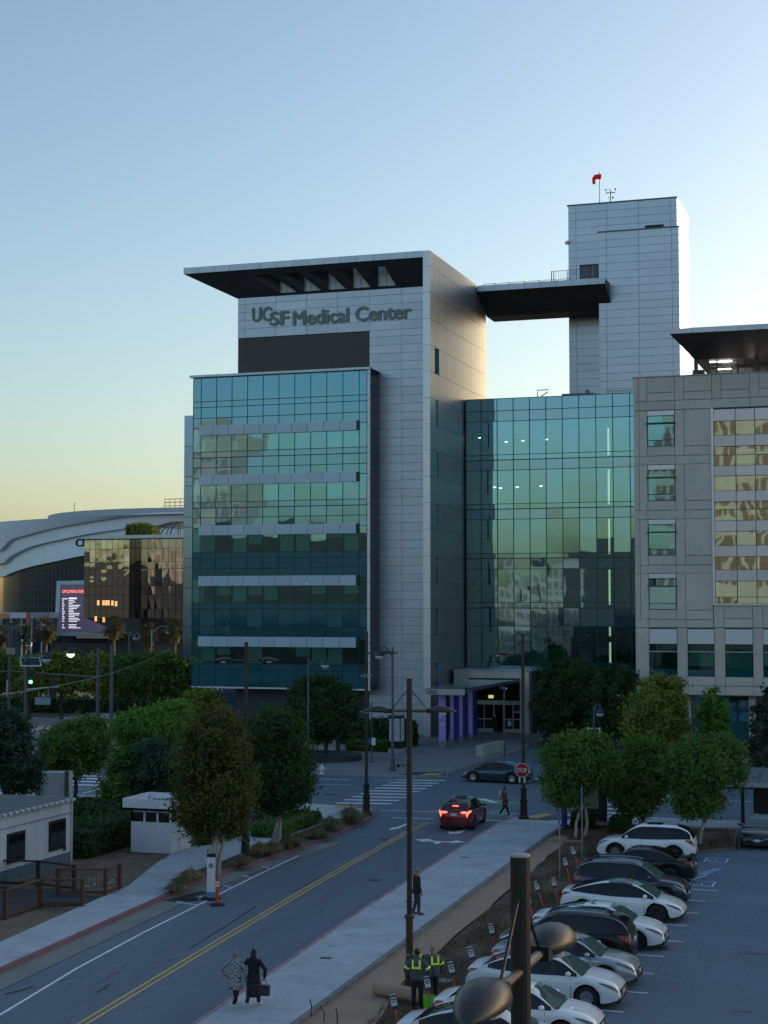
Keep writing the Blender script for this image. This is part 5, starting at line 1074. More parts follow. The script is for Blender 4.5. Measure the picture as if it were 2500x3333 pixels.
STY = {
 # L length, W half width, H height, top: (x, z) line of bonnet/waist/deck, roof: (x, z) of the glasshouse, wheels, pillars
 'sedan': dict(L=4.75, W=.92, H=1.45, wr=.335, wx=(1.42,-1.40), top=[(-2.36,.70),(-2.28,.98),(-1.75,1.05),(-1.2,1.00),(0,.95),(.95,.96),(1.35,.93),(2.0,.80),(2.27,.66),(2.37,.52)], roof=[(-1.85,1.04),(-1.1,1.33),(-.45,1.445),(.1,1.45),(.45,1.40),(1.22,.96)], pil=((.30,.42),(-.66,-.60)), ends=(1.30,-1.80)),
 'fast': dict(L=4.72, W=.93, H=1.44, wr=.345, wx=(1.42,-1.42), top=[(-2.35,.72),(-2.25,1.02),(-1.8,1.03),(-1.2,.98),(0,.92),(.95,.92),(1.4,.86),(2.0,.70),(2.25,.58),(2.36,.46)], roof=[(-2.0,1.03),(-1.3,1.27),(-.5,1.43),(0.05,1.44),(.5,1.36),(1.40,.92)], pil=((.18,.24),(-.95,-.90)), ends=(1.4,-1.95)),
 'suv': dict(L=4.62, W=.93, H=1.68, wr=.36, wx=(1.38,-1.36), top=[(-2.31,.75),(-2.27,1.05),(-1.9,1.12),(-1.2,1.09),(0,1.05),(.9,1.06),(1.3,1.02),(1.95,.93),(2.22,.78),(2.31,.55)], roof=[(-2.24,1.10),(-2.0,1.45),(-1.5,1.64),(-.5,1.68),(.1,1.67),(.45,1.58),(1.22,1.05)], pil=((.10,.17),(-.95,-.88)), ends=(1.26,-2.2)),
 'coupe': dict(L=4.85, W=.95, H=1.42, wr=.355, wx=(1.50,-1.42), top=[(-2.42,.75),(-2.36,1.02),(-1.9,1.05),(-1.3,1.03),(0,.98),(.8,.97),(1.2,.96),(2.1,.88),(2.38,.78),(2.42,.5)], roof=[(-1.72,1.05),(-1.05,1.32),(-.5,1.41),(0,1.42),(.35,1.36),(1.0,.97)], pil=((-.62,-.50),), ends=(1.0,-1.7)),
 'cuv': dict(L=4.75, W=.95, H=1.62, wr=.37, wx=(1.42,-1.43), top=[(-2.37,.80),(-2.28,1.12),(-1.8,1.12),(-1.2,1.06),(0,1.0),(.95,1.0),(1.4,.94),(2.0,.78),(2.27,.64),(2.37,.5)], roof=[(-2.2,1.12),(-1.5,1.42),(-.6,1.60),(0.0,1.62),(.45,1.54),(1.35,1.0)], pil=((.18,.24),(-1.0,-.94)), ends=(1.4,-2.1)),
}
def car(label, style, pm, loc, heading, name='parked_car', cat='car', group=None, rail=None, sunroof=False, darkroof=False, lit=False, litf=False, rim=RIM, nose='bar', plate=True, fin=True, spoiler=False, handles=None, chrome=False, cladding=False):
    S = STY[style]; L2 = S['L']/2; W = S['W']; C_ = empty(name, (loc[0], loc[1], loc[2] if len(loc) > 2 else .012), heading, label, cat, group)
    R = S['wr']; wx = S['wx']; Ra = R+.075
    xs = set(np.linspace(-L2, L2, 33)); 
    for w in wx: xs |= set(w + Ra*np.cos(np.linspace(0, pi, 13)))
    xs |= {-L2+.03, -L2+.1, L2-.03, L2-.1}
    xs = sorted(xs); xs = [x for i, x in enumerate(xs) if i == 0 or x-xs[i-1] > .012]
    def hw(x):
        f = abs(x)/L2; return W*(1-.30*max(0, (f-.70)/.30)**2.2) if x > 0 else W*(1-.24*max(0, (f-.74)/.26)**2.2)
    def zb(x):
        z = .20 + .10*max(0, (abs(x)/L2-.82)/.18)**1.5
        for w in wx:
            d = abs(x-w)
            if d < Ra: z = max(z, R+sqrt(Ra*Ra-d*d))
        return z
    rings = []
    for x in xs:
        zt = smooth(x, S['top']); h = hw(x); b = min(zb(x), zt-.12); zs = zt-.075
        hb = h*.955 if b < .5 else h*1.0
        row = [(x, hb, b), (x, h*.992, b+(zs-b)*.30), (x, h*1.005, b+(zs-b)*.58), (x, h*.985, b+(zs-b)*.82), (x, h*.945, zs), (x, h*.875, zs+.05), (x, h*.5, zt-.008), (x, 0, zt)]
        rings.append(row + [(p[0], -p[1], p[2]) for p in row[-2::-1]])
    # body shell: open underneath, closed at nose and tail
    mb = MB(); mb.loft(rings, close=False, cap=False); n = len(rings[0])
    mb.f += [tuple(range(n)), tuple((len(rings)-1)*n+i for i in range(n-1, -1, -1))]
    body = mb.build('body', pm, C_, smooth=True, local=True)
    MB().box(-L2+.25, L2-.25, -W*.80, W*.80, .17, .62).build('underbody', WELL, C_, local=True)
    for w in wx:
        MB().box(w-Ra-.02, w+Ra+.02, -W*.90, W*.90, .3, R+Ra-.14).build('wheel_well', WELL, C_, local=True)
    # glasshouse
    rf = S['roof']; gx = sorted(set(np.linspace(rf[0][0], rf[-1][0], 30)) | {v for p in S['pil'] for v in p})
    def sec(x):
        zr = smooth(x, rf); zt = smooth(x, S['top'])-.03; h = max(zr-zt, .012); wb_ = hw(x)*.90; t = min(h/.45, 1.15); we = wb_-.215*t
        return [(x, wb_, zt), (x, wb_-.10*t, zt+h*.5), (x, we+.02, zt+h*.86), (x, we-.10*t, zt+h*.965), (x, (we-.1*t)*.5, zt+h*.995), (x, 0, zt+h)]
    secs = [sec(x) for x in gx]; xr0, xr1 = rf[2][0] if len(rf) < 7 else rf[2][0], rf[-2][0]
    parts = {'roof': (MB(), (mat('panoramic_roof', (.012,.014,.017), .06, coat=.8) if darkroof else pm)), 'windscreen': (MB(), CWS), 'rear_window': (MB(), CGL), 'side_window': (MB(), CGL), 'pillar': (MB(), pm), 'door_pillar': (MB(), TRIMB)}
    for i in range(len(gx)-1):
        xm = (gx[i]+gx[i+1])/2; inpil = any(a-1e-6 <= xm <= b+1e-6 for a, b in S['pil'])
        for j in range(5):
            q = [secs[i][j], secs[i+1][j], secs[i+1][j+1], secs[i][j+1]]
            if j >= 3: key = 'windscreen' if xm > xr1 else ('rear_window' if xm < xr0 else 'roof')
            elif j == 2: key = 'roof' if xr0 <= xm <= xr1 else 'pillar'
            else: key = 'door_pillar' if inpil else 'pillar' if (xm < gx[0]+.16 or xm > gx[-1]-.10) else 'side_window'
            for sg in (1, -1):
                v = [(p[0], p[1]*sg, p[2]) for p in q]; parts[key][0].add(v, [(0,1,2,3)] if sg > 0 else [(3,2,1,0)])
    sw_ = parts.pop('side_window')[0]
    for sg in (1, -1):                  # left and right glass are separate parts
        s1 = MB()
        for f_ in sw_.f:
            v = [sw_.v[i] for i in f_]
            if sum(p[1] for p in v)*sg > 0: s1.add(v, [(0,1,2,3)])
        s1.build('side_window', CGL, C_, smooth=True, local=True, weld=True)
    for k, (m_, mm) in parts.items():
        for sg in ((1, -1) if k in ('pillar', 'door_pillar') else (0,)):
            for en in ((1, -1) if k in ('pillar', 'door_pillar') else (0,)):
                s1 = MB()
                for f_ in m_.f:
                    v = [m_.v[i] for i in f_]; xm = sum(p[0] for p in v)/4
                    if (sg == 0 or sum(p[1] for p in v)*sg > 0) and (en == 0 or (xm-(xr0+xr1)/2)*en > 0): s1.add(v, [(0,1,2,3)])
                if s1.v: s1.build(k, mm, C_, smooth=True, local=True, weld=True)
    # wheels
    for w in wx:
        for sg in (1, -1):
            y = sg*(W-.115); T_ = MB().lathe([(R*.62,-.11),(R*.93,-.11),(R,-.08),(R,.08),(R*.93,.11),(R*.62,.11),(R*.60,.0),(R*.62,-.11)], (w, y, R), 22, 'y', False).build('wheel', TYRE, C_, local=True, smooth=False)
            rm = MB().lathe([(.02,sg*.045),(R*.66,sg*.06),(R*.66,sg*.10),(R*.60,sg*.105),(R*.56,sg*.06),(.02,sg*.055)], (w, y, R), 20, 'y', False)
            for a in range(5):
                t = 2*pi*a/5+.3; c, s = cos(t), sin(t); u0, u1 = (w+.03*c, R+.03*s), (w+R*.60*c, R+R*.60*s); nx, nz_ = -s*.045, c*.045
                v = [(u0[0]-nx, y+sg*.075, u0[1]-nz_), (u0[0]+nx, y+sg*.075, u0[1]+nz_), (u1[0]+nx, y+sg*.10, u1[1]+nz_), (u1[0]-nx, y+sg*.10, u1[1]-nz_)]
                rm.add(v + [(p[0], p[1]-sg*.03, p[2]) for p in v], [(0,1,2,3),(0,4,5,1),(1,5,6,2),(2,6,7,3),(3,7,4,0)])
            rm.build('rim', rim, T_, local=True); MB().lathe([(.02,sg*.02),(R*.6,sg*.02)], (w, y, R), 16, 'y').build('rim_shadow', WELL, T_, local=True)
    # lamps, grille, plates, mirrors, seams, handles
    def row_at(x):
        i_ = int(np.clip(np.searchsorted(xs, x)-1, 0, len(xs)-2)); f = (x-xs[i_])/(xs[i_+1]-xs[i_]); return [tuple(np.array(rings[i_][j])*(1-f)+np.array(rings[i_+1][j])*f) for j in range(8)]
    def patch(spec, sg, m, nm, lift):
        '''a lens lying on the body shell: spec holds (x, lower, upper) along the section'''
        v = []; mbp = MB()
        for x, u0, u1 in spec:
            r8 = row_at(x); line = []
            for u in np.linspace(u0, u1, 4):
                a_ = int(min(u, 6.999)); p = np.array(r8[a_])*(1-(u-a_))+np.array(r8[a_+1])*(u-a_); line.append((p[0]+(lift if x > 0 else -lift), (p[1]+lift)*sg, p[2]+lift*.6))
            v.append(line)
        mbp.loft(v, close=False, cap=False); mbp.build(nm, m, C_, smooth=True, local=True)
    zf = smooth(L2-.12, S['top']); zr_ = smooth(-L2+.1, S['top'])
    for sg in (1, -1):
        hp = [(L2-.62,4.0,4.25),(L2-.5,3.75,4.45),(L2-.36,3.45,4.6),(L2-.22,3.2,4.7),(L2-.12,3.05,4.75),(L2-.05,3.0,4.6)]
        patch(hp, sg, HLE if litf else HLM, 'headlamp', .008); patch([(p[0]+.0,p[1]-.12,p[1]+.06) for p in hp[1:]], sg, CHR if not litf else HLE, 'lamp_strip', .011)
        k_ = 1.0 if style != 'suv' else 1.35
        patch([(-L2+.02,4.1-1.0*k_,4.75),(-L2+.08,4.1-1.0*k_,4.6),(-L2+.18,4.1-.85*k_,4.4),(-L2+.32,4.1-.55*k_,4.2),(-L2+.44,3.9,4.05)], sg, TLE if lit else TLM, 'tail_lamp', .008)
        if lit: MB().ball((-L2+.06, sg*hw(-L2+.1)*.70, zr_-.14), (.075,.20,.06), 12, 8).build('tail_lamp', TLE, C_, local=True, smooth=True)
        MB().ball((S['ends'][0]-.42, sg*(W+.07), smooth(.9, S['top'])+.06), (.09,.12,.075), 8, 6).build('mirror', pm, C_, local=True, smooth=True)
        sm = MB()
        for xx in ([.95, S['pil'][0][0]+.05, -1.0] if style != 'coupe' else [.9, -.6]):
            z0, z1 = .30, smooth(xx, S['top'])-.09
            sm.add([(xx-.006, sg*(W*1.0075), z0), (xx+.006, sg*(W*1.0075), z0), (xx+.006, sg*(W*1.008), z1*.7), (xx-.006, sg*(W*1.008), z1*.7), (xx+.006, sg*W*.96, z1), (xx-.006, sg*W*.96, z1)], [(0,1,2,3),(3,2,4,5)])
        sm.build('door_seam', TRIMB, C_, local=True)
        for xx in ([.0, -1.12] if style != 'coupe' else [-.35]):
            MB().box(xx, xx+.2, sg*W*.985-.012, sg*W*.985+.025, smooth(xx, S['top'])-.22, smooth(xx, S['top'])-.195).build('door_handle', handles or pm, C_, local=True)
        MB().box(-1.0, 1.0, sg*W*.93-.03, sg*W*.93+.035, .19, .30 if not cladding else .38).build('sill', TRIMB, C_, local=True)
        if cladding:
            for w in wx:
                MB().tube([(w+(Ra+.015)*cos(t), sg*(W*1.0), R+(Ra+.015)*sin(t)) for t in np.linspace(.05, pi-.05, 12)], .035, 6).build('arch_trim', TRIMB, C_, local=True)
        if chrome:
            MB().tube([(x_, sg*(hw(x_)*.9-.02), smooth(x_, S['top'])-.01) for x_ in np.linspace(gx[1], gx[-3], 12)], .012, 5).build('window_trim', CHR, C_, local=True)
            MB().tube([(x_, sg*(sec(x_)[2][1]+.012), sec(x_)[2][2]+.01) for x_ in np.linspace(gx[2], xr1+.1, 12)], .012, 5).build('window_trim', CHR, C_, local=True)
        if rail:
            MB().tube([(x_, sg*(sec(x_)[3][1]+.04), sec(x_)[3][2]+.055) for x_ in np.linspace(xr0+.1, xr1-.05, 9)], .018, 6).build('roof_rail', rail, C_, local=True)
    MB().box(L2-.13, L2+.012, -.50, .50, zf-.30 if nose != 'none' else .22, zf-.12 if nose != 'none' else .30).build('grille', TRIMB, C_, local=True)
    MB().box(L2-.16, L2+.004, -.66, .66, .21, .33).build('lower_intake', TRIMB, C_, local=True)
    if nose == 'chrome': MB().tube([(L2+.015, y_, zf-.10-.2*(1-abs(y_)/.52)) for y_ in np.linspace(-.52, .52, 9)], .018, 6).build('grille_trim', CHR, C_, local=True)
    MB().box(-L2-.006, -L2+.1, -.62, .62, .22, .36).build('rear_valance', TRIMB, C_, local=True)
    MB().box(-L2-.022, -L2+.03, -.16, .16, zr_-.32, zr_-.18).build('rear_plate', PLATE, C_, local=True)
    if plate: MB().box(L2+.012, L2+.02, -.16, .16, .40, .52).build('front_plate', PLATE, C_, local=True)
    if lit: MB().box(rf[0][0]+.28, rf[0][0]+.34, -.16, .16, smooth(rf[0][0]+.35, rf)-.035, smooth(rf[0][0]+.35, rf)+.02).build('brake_light', TLE, C_, local=True)
    if sunroof:
        xm = (xr0+xr1)/2+.1; MB().add([(xm-.35, -.38, smooth(xm-.35, rf)+.006), (xm+.38, -.38, smooth(xm+.38, rf)+.002), (xm+.38, .38, smooth(xm+.38, rf)+.002), (xm-.35, .38, smooth(xm-.35, rf)+.006)], [(0,1,2,3)]).build('sunroof', CGL, C_, local=True, fix=False)
    if fin: xx = xr0+.05; MB().add([(xx-.12,-.03,smooth(xx-.12,rf)-.01),(xx+.14,-.02,smooth(xx+.14,rf)-.01),(xx+.14,.02,smooth(xx+.14,rf)-.01),(xx-.12,.03,smooth(xx-.12,rf)-.01),(xx-.10,0,smooth(xx,rf)+.08)], [(0,1,4),(1,2,4),(2,3,4),(3,0,4)]).build('antenna_fin', TRIMB, C_, local=True)
    if spoiler: MB().box(-L2+.05, -L2+.3, -W*.7, W*.7, zr_+.06, zr_+.10).build('spoiler', pm, C_, local=True)
    MB().box(S['ends'][0]-.28, S['ends'][0]-.02, -.6, .6, smooth(1.2, S['top'])-.02, smooth(1.2, S['top'])+.012).build('wiper_cowl', TRIMB, C_, local=True)
    return C_
PG = 'cars parked along the soil bank'
CX_ = -10.78
car('white crossover with black wheel arch trim, farthest along the soil bank', 'suv', WHITE, (-12.15,77.2), pi+.02, group=PG, sunroof=True, cladding=True, rim=RIM, nose='bar')
car('black two door coupe with long bonnet, behind the navy crossover', 'coupe', BLACK, (-11.55,71.4), pi, group=PG, spoiler=True, rim=RIMD, fin=False)
car('dark navy crossover with silver roof rails and chrome window trim', 'suv', NAVY, (CX_-.25,66.0), 0, group=PG, rail=CHR, chrome=True)
car('white fastback electric car with dark glass roof and black wheels', 'fast', WHITE, (CX_,62.6), 0, group=PG, darkroof=True, rim=RIMD, nose='none', plate=True, fin=False)
car('white sedan with sunroof, parked behind the black crossover', 'sedan', WHITE, (CX_+.03,57.4), 0, group=PG, sunroof=True, rim=RIMD, nose='bar')
car('black crossover with silver roof rails and red tail lamp showing', 'suv', BLACK, (-11.35,54.6), pi, group=PG, rail=CHR, chrome=True, rim=RIMD)
car('silver sedan with black grille between black crossover and white sedan', 'sedan', SILV, (CX_,51.6), 0, group=PG, nose='chrome')
car('white sedan with bright alloy wheels, beside the hanging lamp arm', 'sedan', PEARL, (CX_-.03,48.8), 0, group=PG, rim=RIM, nose='bar')
car('white sedan with its bonnet cut by the lower picture edge', 'sedan', WHITE, (CX_+.1,44.6), 0, group=PG, nose='bar')
car('white car at the bottom edge, behind the near lamp head', 'sedan', PEARL, (CX_-.1,41.8), 0, group=PG)
car('dark grey sedan facing the lot at the right picture edge', 'sedan', GREY, (-7.35,83.9), -pi/2-.02, nose='chrome', litf=False)
car('red electric hatchback braking at the stop line with tail lamps lit', 'cuv', REDP, (-23.6,85.7), pi/2+.06, name='moving_car', lit=True, darkroof=True, rim=RIMD, fin=False)
car('dark slate blue sedan turning out of the hospital forecourt', 'fast', SLATE, (-27.2,107.6), pi-.12, name='moving_car', rim=RIM)
for i, (px, py, m_, d) in enumerate(((395,2475,WHITE,'white car half hidden by the junction trees'),(2462,2492,PEARL,'pale car behind the right edge tree'))):
    b = at(px, py+18); car(d, 'suv' if i else 'sedan', m_, (b[0], b[1]), pi if i else .3, name='moving_car')
# ================================================================== STREET FURNITURE
BROWN = mat('bronze_brown_pole', (.052,.036,.03), .45, metal=.5, nz=(2,.12)); BLKP = mat('black_cast_base', (.016,.018,.022), .5, metal=.3); LHEAD = mat('lamp_head_bronze', (.075,.068,.064), .42, metal=.6, nz=(3,.1)); BLUP = mat('blue_grey_pole', (.075,.105,.15), .45, metal=.3, nz=(2,.1)); GALV = mat('galvanised_steel', (.36,.38,.40), .45, metal=.6)
LGREY = mat('grey_signal_pole', (.10,.115,.135), .5, metal=.3)
def leaf_head(mb, o, d, L_, w, h):
    """flattened teardrop lamp head along d, starting at o"""
    d = Vector(d).normalized(); s = Vector((-d.y, d.x, 0)); rings = []
    for t, fw, ft, fb in ((0,.18,.2,.25),(.06,.42,.45,.45),(.2,.78,.78,.6),(.4,1,1,.55),(.6,.93,.9,.4),(.8,.66,.6,.25),(.93,.34,.28,.1),(1,.06,.04,.02)):
        c = Vector(o)+d*(L_*t) + Vector((0,0,-.10*L_*max(0,t-.3)**1.5)); rings.append([c + s*(w*fw*cos(a)) + Vector((0,0,(h*ft if sin(a) > 0 else h*fb*.8)*sin(a))) for a in np.linspace(0, 2*pi, 15)[:-1]])
    mb.loft(rings)
def twin_lamp(label, xy, adir, heads=(1,-1), hw_=.19, hh_=.15, top=9.75, armz=8.73, r=.085, base=True, reach=.75, hl=1.0, bm=BROWN, ring=None, zg=.1):
    T = empty('street_lamp', (xy[0], xy[1], zg), label=label, cat='lamp post', group='bronze leaf headed street lamps'); d = Vector((adir[0], adir[1], 0)).normalized()
    zt = top-zg; za = armz-zg
    MB().tube([(0,0,0),(0,0,zt*.55),(0,0,zt*.55+.02),(0,0,zt)], [r*1.08, r, r*1.12, r*1.08], 14).build('pole', bm, T, local=True, smooth=False)
    MB().lathe([(r*1.12,zt),(r*1.05,zt+.02),(.01,zt+.03)], n=14).build('pole_cap', mat('cap_pale', (.35,.34,.33), .6), T, local=True)
    if base == 'gold': MB().lathe([(.14,0),(.14,.75),(.155,.77),(.155,.85),(.12,.87),(.115,2.2),(.16,2.22),(.16,2.3),(.09,2.36)], n=14).build('base', mat('bronze_sleeve', (.10,.065,.04), .4, metal=.6), T, local=True)
    elif base: MB().lathe([(.30,0),(.30,.12),(.25,.18),(.22,.30),(.19,.9),(.23,.96),(.23,1.06),(.17,1.12),(.16,1.55),(.20,1.6),(.20,1.68),(.13,1.76),(.10,1.9)], n=12).build('base', BLKP, T, local=True)
    if ring: MB().lathe([(r*1.1,ring-.08),(r*1.6,ring-.06),(r*1.6,ring),(r*1.1,ring+.1)], n=12).build('collar', bm, T, local=True)
    for s in heads:
        e = d*s*reach; hm = MB(); leaf_head(hm, (e.x, e.y, za+.02), d*s, hl, hw_, hh_)
        MB().tube([(0,0,za),(e.x,e.y,za),tuple(d*s*(reach+.12)+Vector((0,0,za)))], .045, 10).build('arm', mat('arm_bronze', (.12,.105,.095), .4, metal=.7), T, local=True)
        q = d*s*(reach*.93); MB().tube([(0,0,za+(.72 if reach < 1 else .8)),(q.x,q.y,za+.03)], .016, 6).build('stay_rod', BLKP, T, local=True)
        hd = hm.build('lamp_head', LHEAD, T, local=True, smooth=True)
        u = d*s*(reach+.42); MB().lathe([(.13,za-.11),(.125,za-.06)], (u.x,u.y,0), 14).build('lens', mat('lamp_lens', (.5,.48,.42), .2), hd, local=True)
        u = d*s*(reach+.06); MB().obox((u.x,u.y,za), (.13,.09,.07), atan2(d.y,d.x)).build('socket', BLKP, hd, local=True)
    return T
rv = (cos(YAW), sin(YAW))
np_ = off(1.23, 14.6); nd = _r*.92 + _fh*2.7
twin_lamp('near bronze lamp post with both leaf heads, rising over the white cars', np_, nd, zg=0, reach=.80, hl=1.05, hw_=.235, hh_=.19, r=.083, base=False, bm=mat('near_pole_dark', (.022,.020,.019), .5, metal=.3, nz=(4,.15)))
twin_lamp('bronze twin lamp post the two workers stand at', (-15.06,48.36), rv, zg=.06, base='gold', reach=.62, hl=.88, r=.082)
twin_lamp('bronze twin lamp post between the two kerbside trees', (-29.7,69.6), rv, top=10.35, armz=9.5, zg=.12, reach=.65, hl=.9)
T_ = twin_lamp('bronze lamp post with black fluted base at the far left kerb corner', (-29.76,87.3), rv, heads=(1,), top=10.6, armz=9.35, zg=.14, reach=.85, hl=1.0)
for z, a in ((7.9, .3), (5.85, -.5)): MB().tube([(-.35,0,z),(.35,.0,z+a*.12)], .03, 5).box(-.08,.08,-.08,.08,z-.1,z+.12).build('sensor_bracket', mat('sensor_grey', (.4,.42,.44), .5), T_, local=True)
SP = twin_lamp('bronze lamp post carrying the stop sign', (-20.8,88.33), rv, heads=(-1,), top=10.5, armz=9.35, zg=.14, reach=1.0, hl=.95)
# stop sign
STR = mat('stop_sign_red', (.42,.012,.02), .45); STW = mat('sign_white', (.72,.73,.74), .5)
SS = empty('stop_sign', (-20.83,88.1,2.4), label='red octagonal stop sign strapped to the lamp post at the crossing', cat='stop sign')
fd = -np.array([-20.83,88.1]); fd /= np.linalg.norm(fd); ang = atan2(fd[1], fd[0])+pi/2; SS.rotation_euler = (0,0,ang)
def octo(r, y0, y1, z): return [(r/cos(pi/8)*cos(pi/8+k*pi/4), 0, z+r/cos(pi/8)*sin(pi/8+k*pi/4)) for k in range(8)]
def plateo(name, m, r, y0, y1, z, par):
    o = octo(r, y0, y1, z); v = [(p[0], y0, p[2]) for p in o]+[(p[0], y1, p[2]) for p in o]
    return MB().add(v, [tuple(range(8)), tuple(range(15,7,-1))]+[(i,8+i,8+(i+1) % 8,(i+1) % 8) for i in range(8)]).build(name, m, par, local=True)
zc = float(zat(2507, -20.83, 88.1))-2.4
pb = plateo('rim', STW, .39, -.02, 0, zc, SS); plateo('plate', STR, .355, -.03, -.021, zc, SS)
tx = text('lettering', 'STOP', STW, None, (0,0,0), (0,0,0), .34, .004, .012, width=.58); tx.parent = SS; tx.rotation_euler = (pi/2,0,0); tx.location = (-.29,-.034,zc-.115)
for sx in (-.14, .14): MB().box(sx-.045,sx+.045,-.02,0,zc-.70,zc-.38).build('strap_plate', STW, SS, local=True)
# globe lamps
def globe_lamp(label, xy, top, gdir, gpos, r=.075, bm=BLUP, lit=False, base=True, zg=.15, group='blue grey globe lamps', gr=.33, name='globe_lamp'):
    """pole with a swan-neck arm; gpos: (reach, height) of the globe"""
    T = empty(name, (xy[0], xy[1], zg), label=label, cat='lamp post', group=group); d = Vector((gdir[0], gdir[1], 0)).normalized(); top -= zg; gz = gpos[1]-zg; rc_ = gpos[0]
    MB().tube([(0,0,0),(0,0,top)], [r*1.25, r], 10).build('pole', bm, T, local=True)
    if base: MB().lathe([(.26,0),(.26,.2),(.2,.28),(.17,.75),(.2,.8),(.12,.9)], n=10).build('base', bm, T, local=True)
    MB().tube([tuple(d*(rc_*f))+() if False else (d.x*rc_*f, d.y*rc_*f, gz+gr+.25+ (-.75*(1-f)**1.6 + .28*sin(pi*f))) for f in np.linspace(0,1,9)], [.05]*6+[.04,.035,.03], 7).build('swan_neck', bm, T, local=True)
    c = (d.x*rc_, d.y*rc_, gz)
    MB().lathe([(.03,gr*1.9),(.07,gr*1.5),(gr*.45,gr*1.05),(gr*.88,gr*.62),(gr*1.02,.02),(gr*.98,0)], c, 14).build('hood', mat('globe_hood', (.045,.055,.075), .4, metal=.4), T, local=True, smooth=True)
    MB().lathe([(gr*.97,0),(gr*.9,-gr*.35),(gr*.62,-gr*.7),(gr*.2,-gr*.88),(.01,-gr*.9)], c, 14).build('bowl', mat('globe_bowl_lit', (.8,.75,.6), emit=(1,.85,.6,1.2)) if lit else mat('globe_bowl', (.50,.53,.56), .2, spec=.6), T, local=True, smooth=True)
    return T
b = np.array([-35.8,110.87]); dL = (-rv[0], -rv[1])
globe_lamp('blue grey globe lamp on the near forecourt pavement', b, zat(2105,*b), dL, (.95, zat(2135,*b)))
b = at(1003,2500)[:2]; globe_lamp('blue grey globe lamp beside the round planter tree', b, zat(2142,*b), rv, (1.25, zat(2165,*b)))
b = np.array([-22.6,119.0]); globe_lamp('short globe lamp behind the parking edge trees', b, zat(2297,*b), rv, (.45, zat(2322,*b)), base=False)
b = at(476,2345)[:2]; globe_lamp('globe lamp on the far plaza pavement', b, zat(2131,*b), dL, (1.6, zat(2158,*b)), gr=.42, group='plaza globe lamps')
b = at(98,2080+300)[:2]
# signal poles at the left junction
def sigpole(label, xy, top, r=.14, m=LGREY): 
    T = empty('signal_pole', (xy[0], xy[1], .1), label=label, cat='signal pole', group='signal poles at the junction'); MB().tube([(0,0,0),(0,0,top-.1)], [r*1.2, r], 10).build('pole', m, T, local=True); return T
def head(T, x, z, lit=None, back=.0, s=1.0, y=-.2):
    h = MB().box(x-.22*s,x+.22*s,y-.15,y+.15,z-.62*s,z+.62*s).build('signal_head', mat('signal_black', (.012,.014,.014), .5), T, local=True)
    for k, zz_ in enumerate((.4,0,-.4)):
        m_ = mat('signal_green_lit', (.1,.5,.3), emit=(.15,1,.5,3)) if (lit == 'g' and k == 2) else mat('signal_lens_dark', (.03,.03,.03), .3)
        MB().lathe([(.15*s,-.18),(.14*s,-.17)], (x, y, z+zz_*s), 10, 'y').build('lens', m_, h, local=True)
b = at(318,2385)[:2]; T = sigpole('tall grey signal pole with long mast arm and lit globe', b, zat(2110,*b), .16); k = float(np.linalg.norm(b))/FPX
za = zat(2205,*b)-.1; T.rotation_euler = (0,0,YAW)
MB().tube([(0,0,za),(-(318-60)*k,0,za+.55),(-(318+40)*k,0,za+.6)], [.11,.08,.06], 8).build('mast_arm', LGREY, T, local=True); head(T, -(318-105)*k, za+.05, 'g', s=1.15)
g_ = -(318-229)*k; MB().tube([(0,0,zat(2150,*b)-.1),(g_*.4,0,zat(2128,*b)-.1),(g_*.8,0,zat(2112,*b)-.1),(g_,0,zat(2110,*b)-.1)], .05, 7).build('lamp_arm', LGREY, T, local=True)
zg_ = zat(2128,*b)-.1; MB().lathe([(.05,.6),(.2,.42),(.36,.2),(.4,0)], (g_,0,zg_), 14).build('lamp_hood', mat('globe_hood', (.045,.055,.075)), T, local=True, smooth=True); MB().lathe([(.4,0),(.34,-.18),(.18,-.32),(.01,-.36)], (g_,0,zg_), 14).build('lamp_bowl', mat('globe_bowl_lit', (.8,.75,.6), emit=(1,.85,.6,1.2)), T, local=True, smooth=True)
head(T, -.25, zat(2345,*b), s=.7); MB().box(.05,.5,-.05,.05,zat(2352,*b)-.1,zat(2347,*b)-.1).build('push_button_sign', mat('small_sign_white', (.6,.62,.63), .5), T, local=True)
b = at(362,2400)[:2]; sigpole('tall plain grey pole right of the mast arm pole', b, zat(2100,*b), .16)
b = at(385,2333)[:2]; T = sigpole('slim dark lamp pole with small red and white sign', b, zat(2098,*b), .10, BLKP); MB().box(.05,.6,-.03,.03,zat(2258,*b)-.1,zat(2243,*b)-.1).build('small_sign', mat('red_white_sign', (.5,.25,.25), .5), T, local=True); MB().lathe([(.4,0),(.4,.3),(.2,.5),(.12,1.2)], n=10).build('base', BLKP, T, local=True); T.rotation_euler = (0,0,YAW)
b = at(82,2400)[:2]; k = float(np.linalg.norm(b))/FPX; T = sigpole('signal pole topped by a tilted solar panel', b, zat(2128,*b), .15); T.rotation_euler = (0,0,YAW)
zp = zat(2156,*b)-.1; MB().add([(-.4,-.5,zp-.35),(1.55,-.5,zp-.35),(1.15,.6,zp+.4),(-.75,.6,zp+.4),(-.4,-.5,zp-.30),(1.55,-.5,zp-.30),(1.15,.6,zp+.45),(-.75,.6,zp+.45)],[(3,2,1,0),(4,5,6,7),(0,1,5,4),(1,2,6,5),(2,3,7,6),(3,0,4,7)]).build('panel_frame', mat('panel_frame_white', (.6,.62,.64), .4), T, local=True)
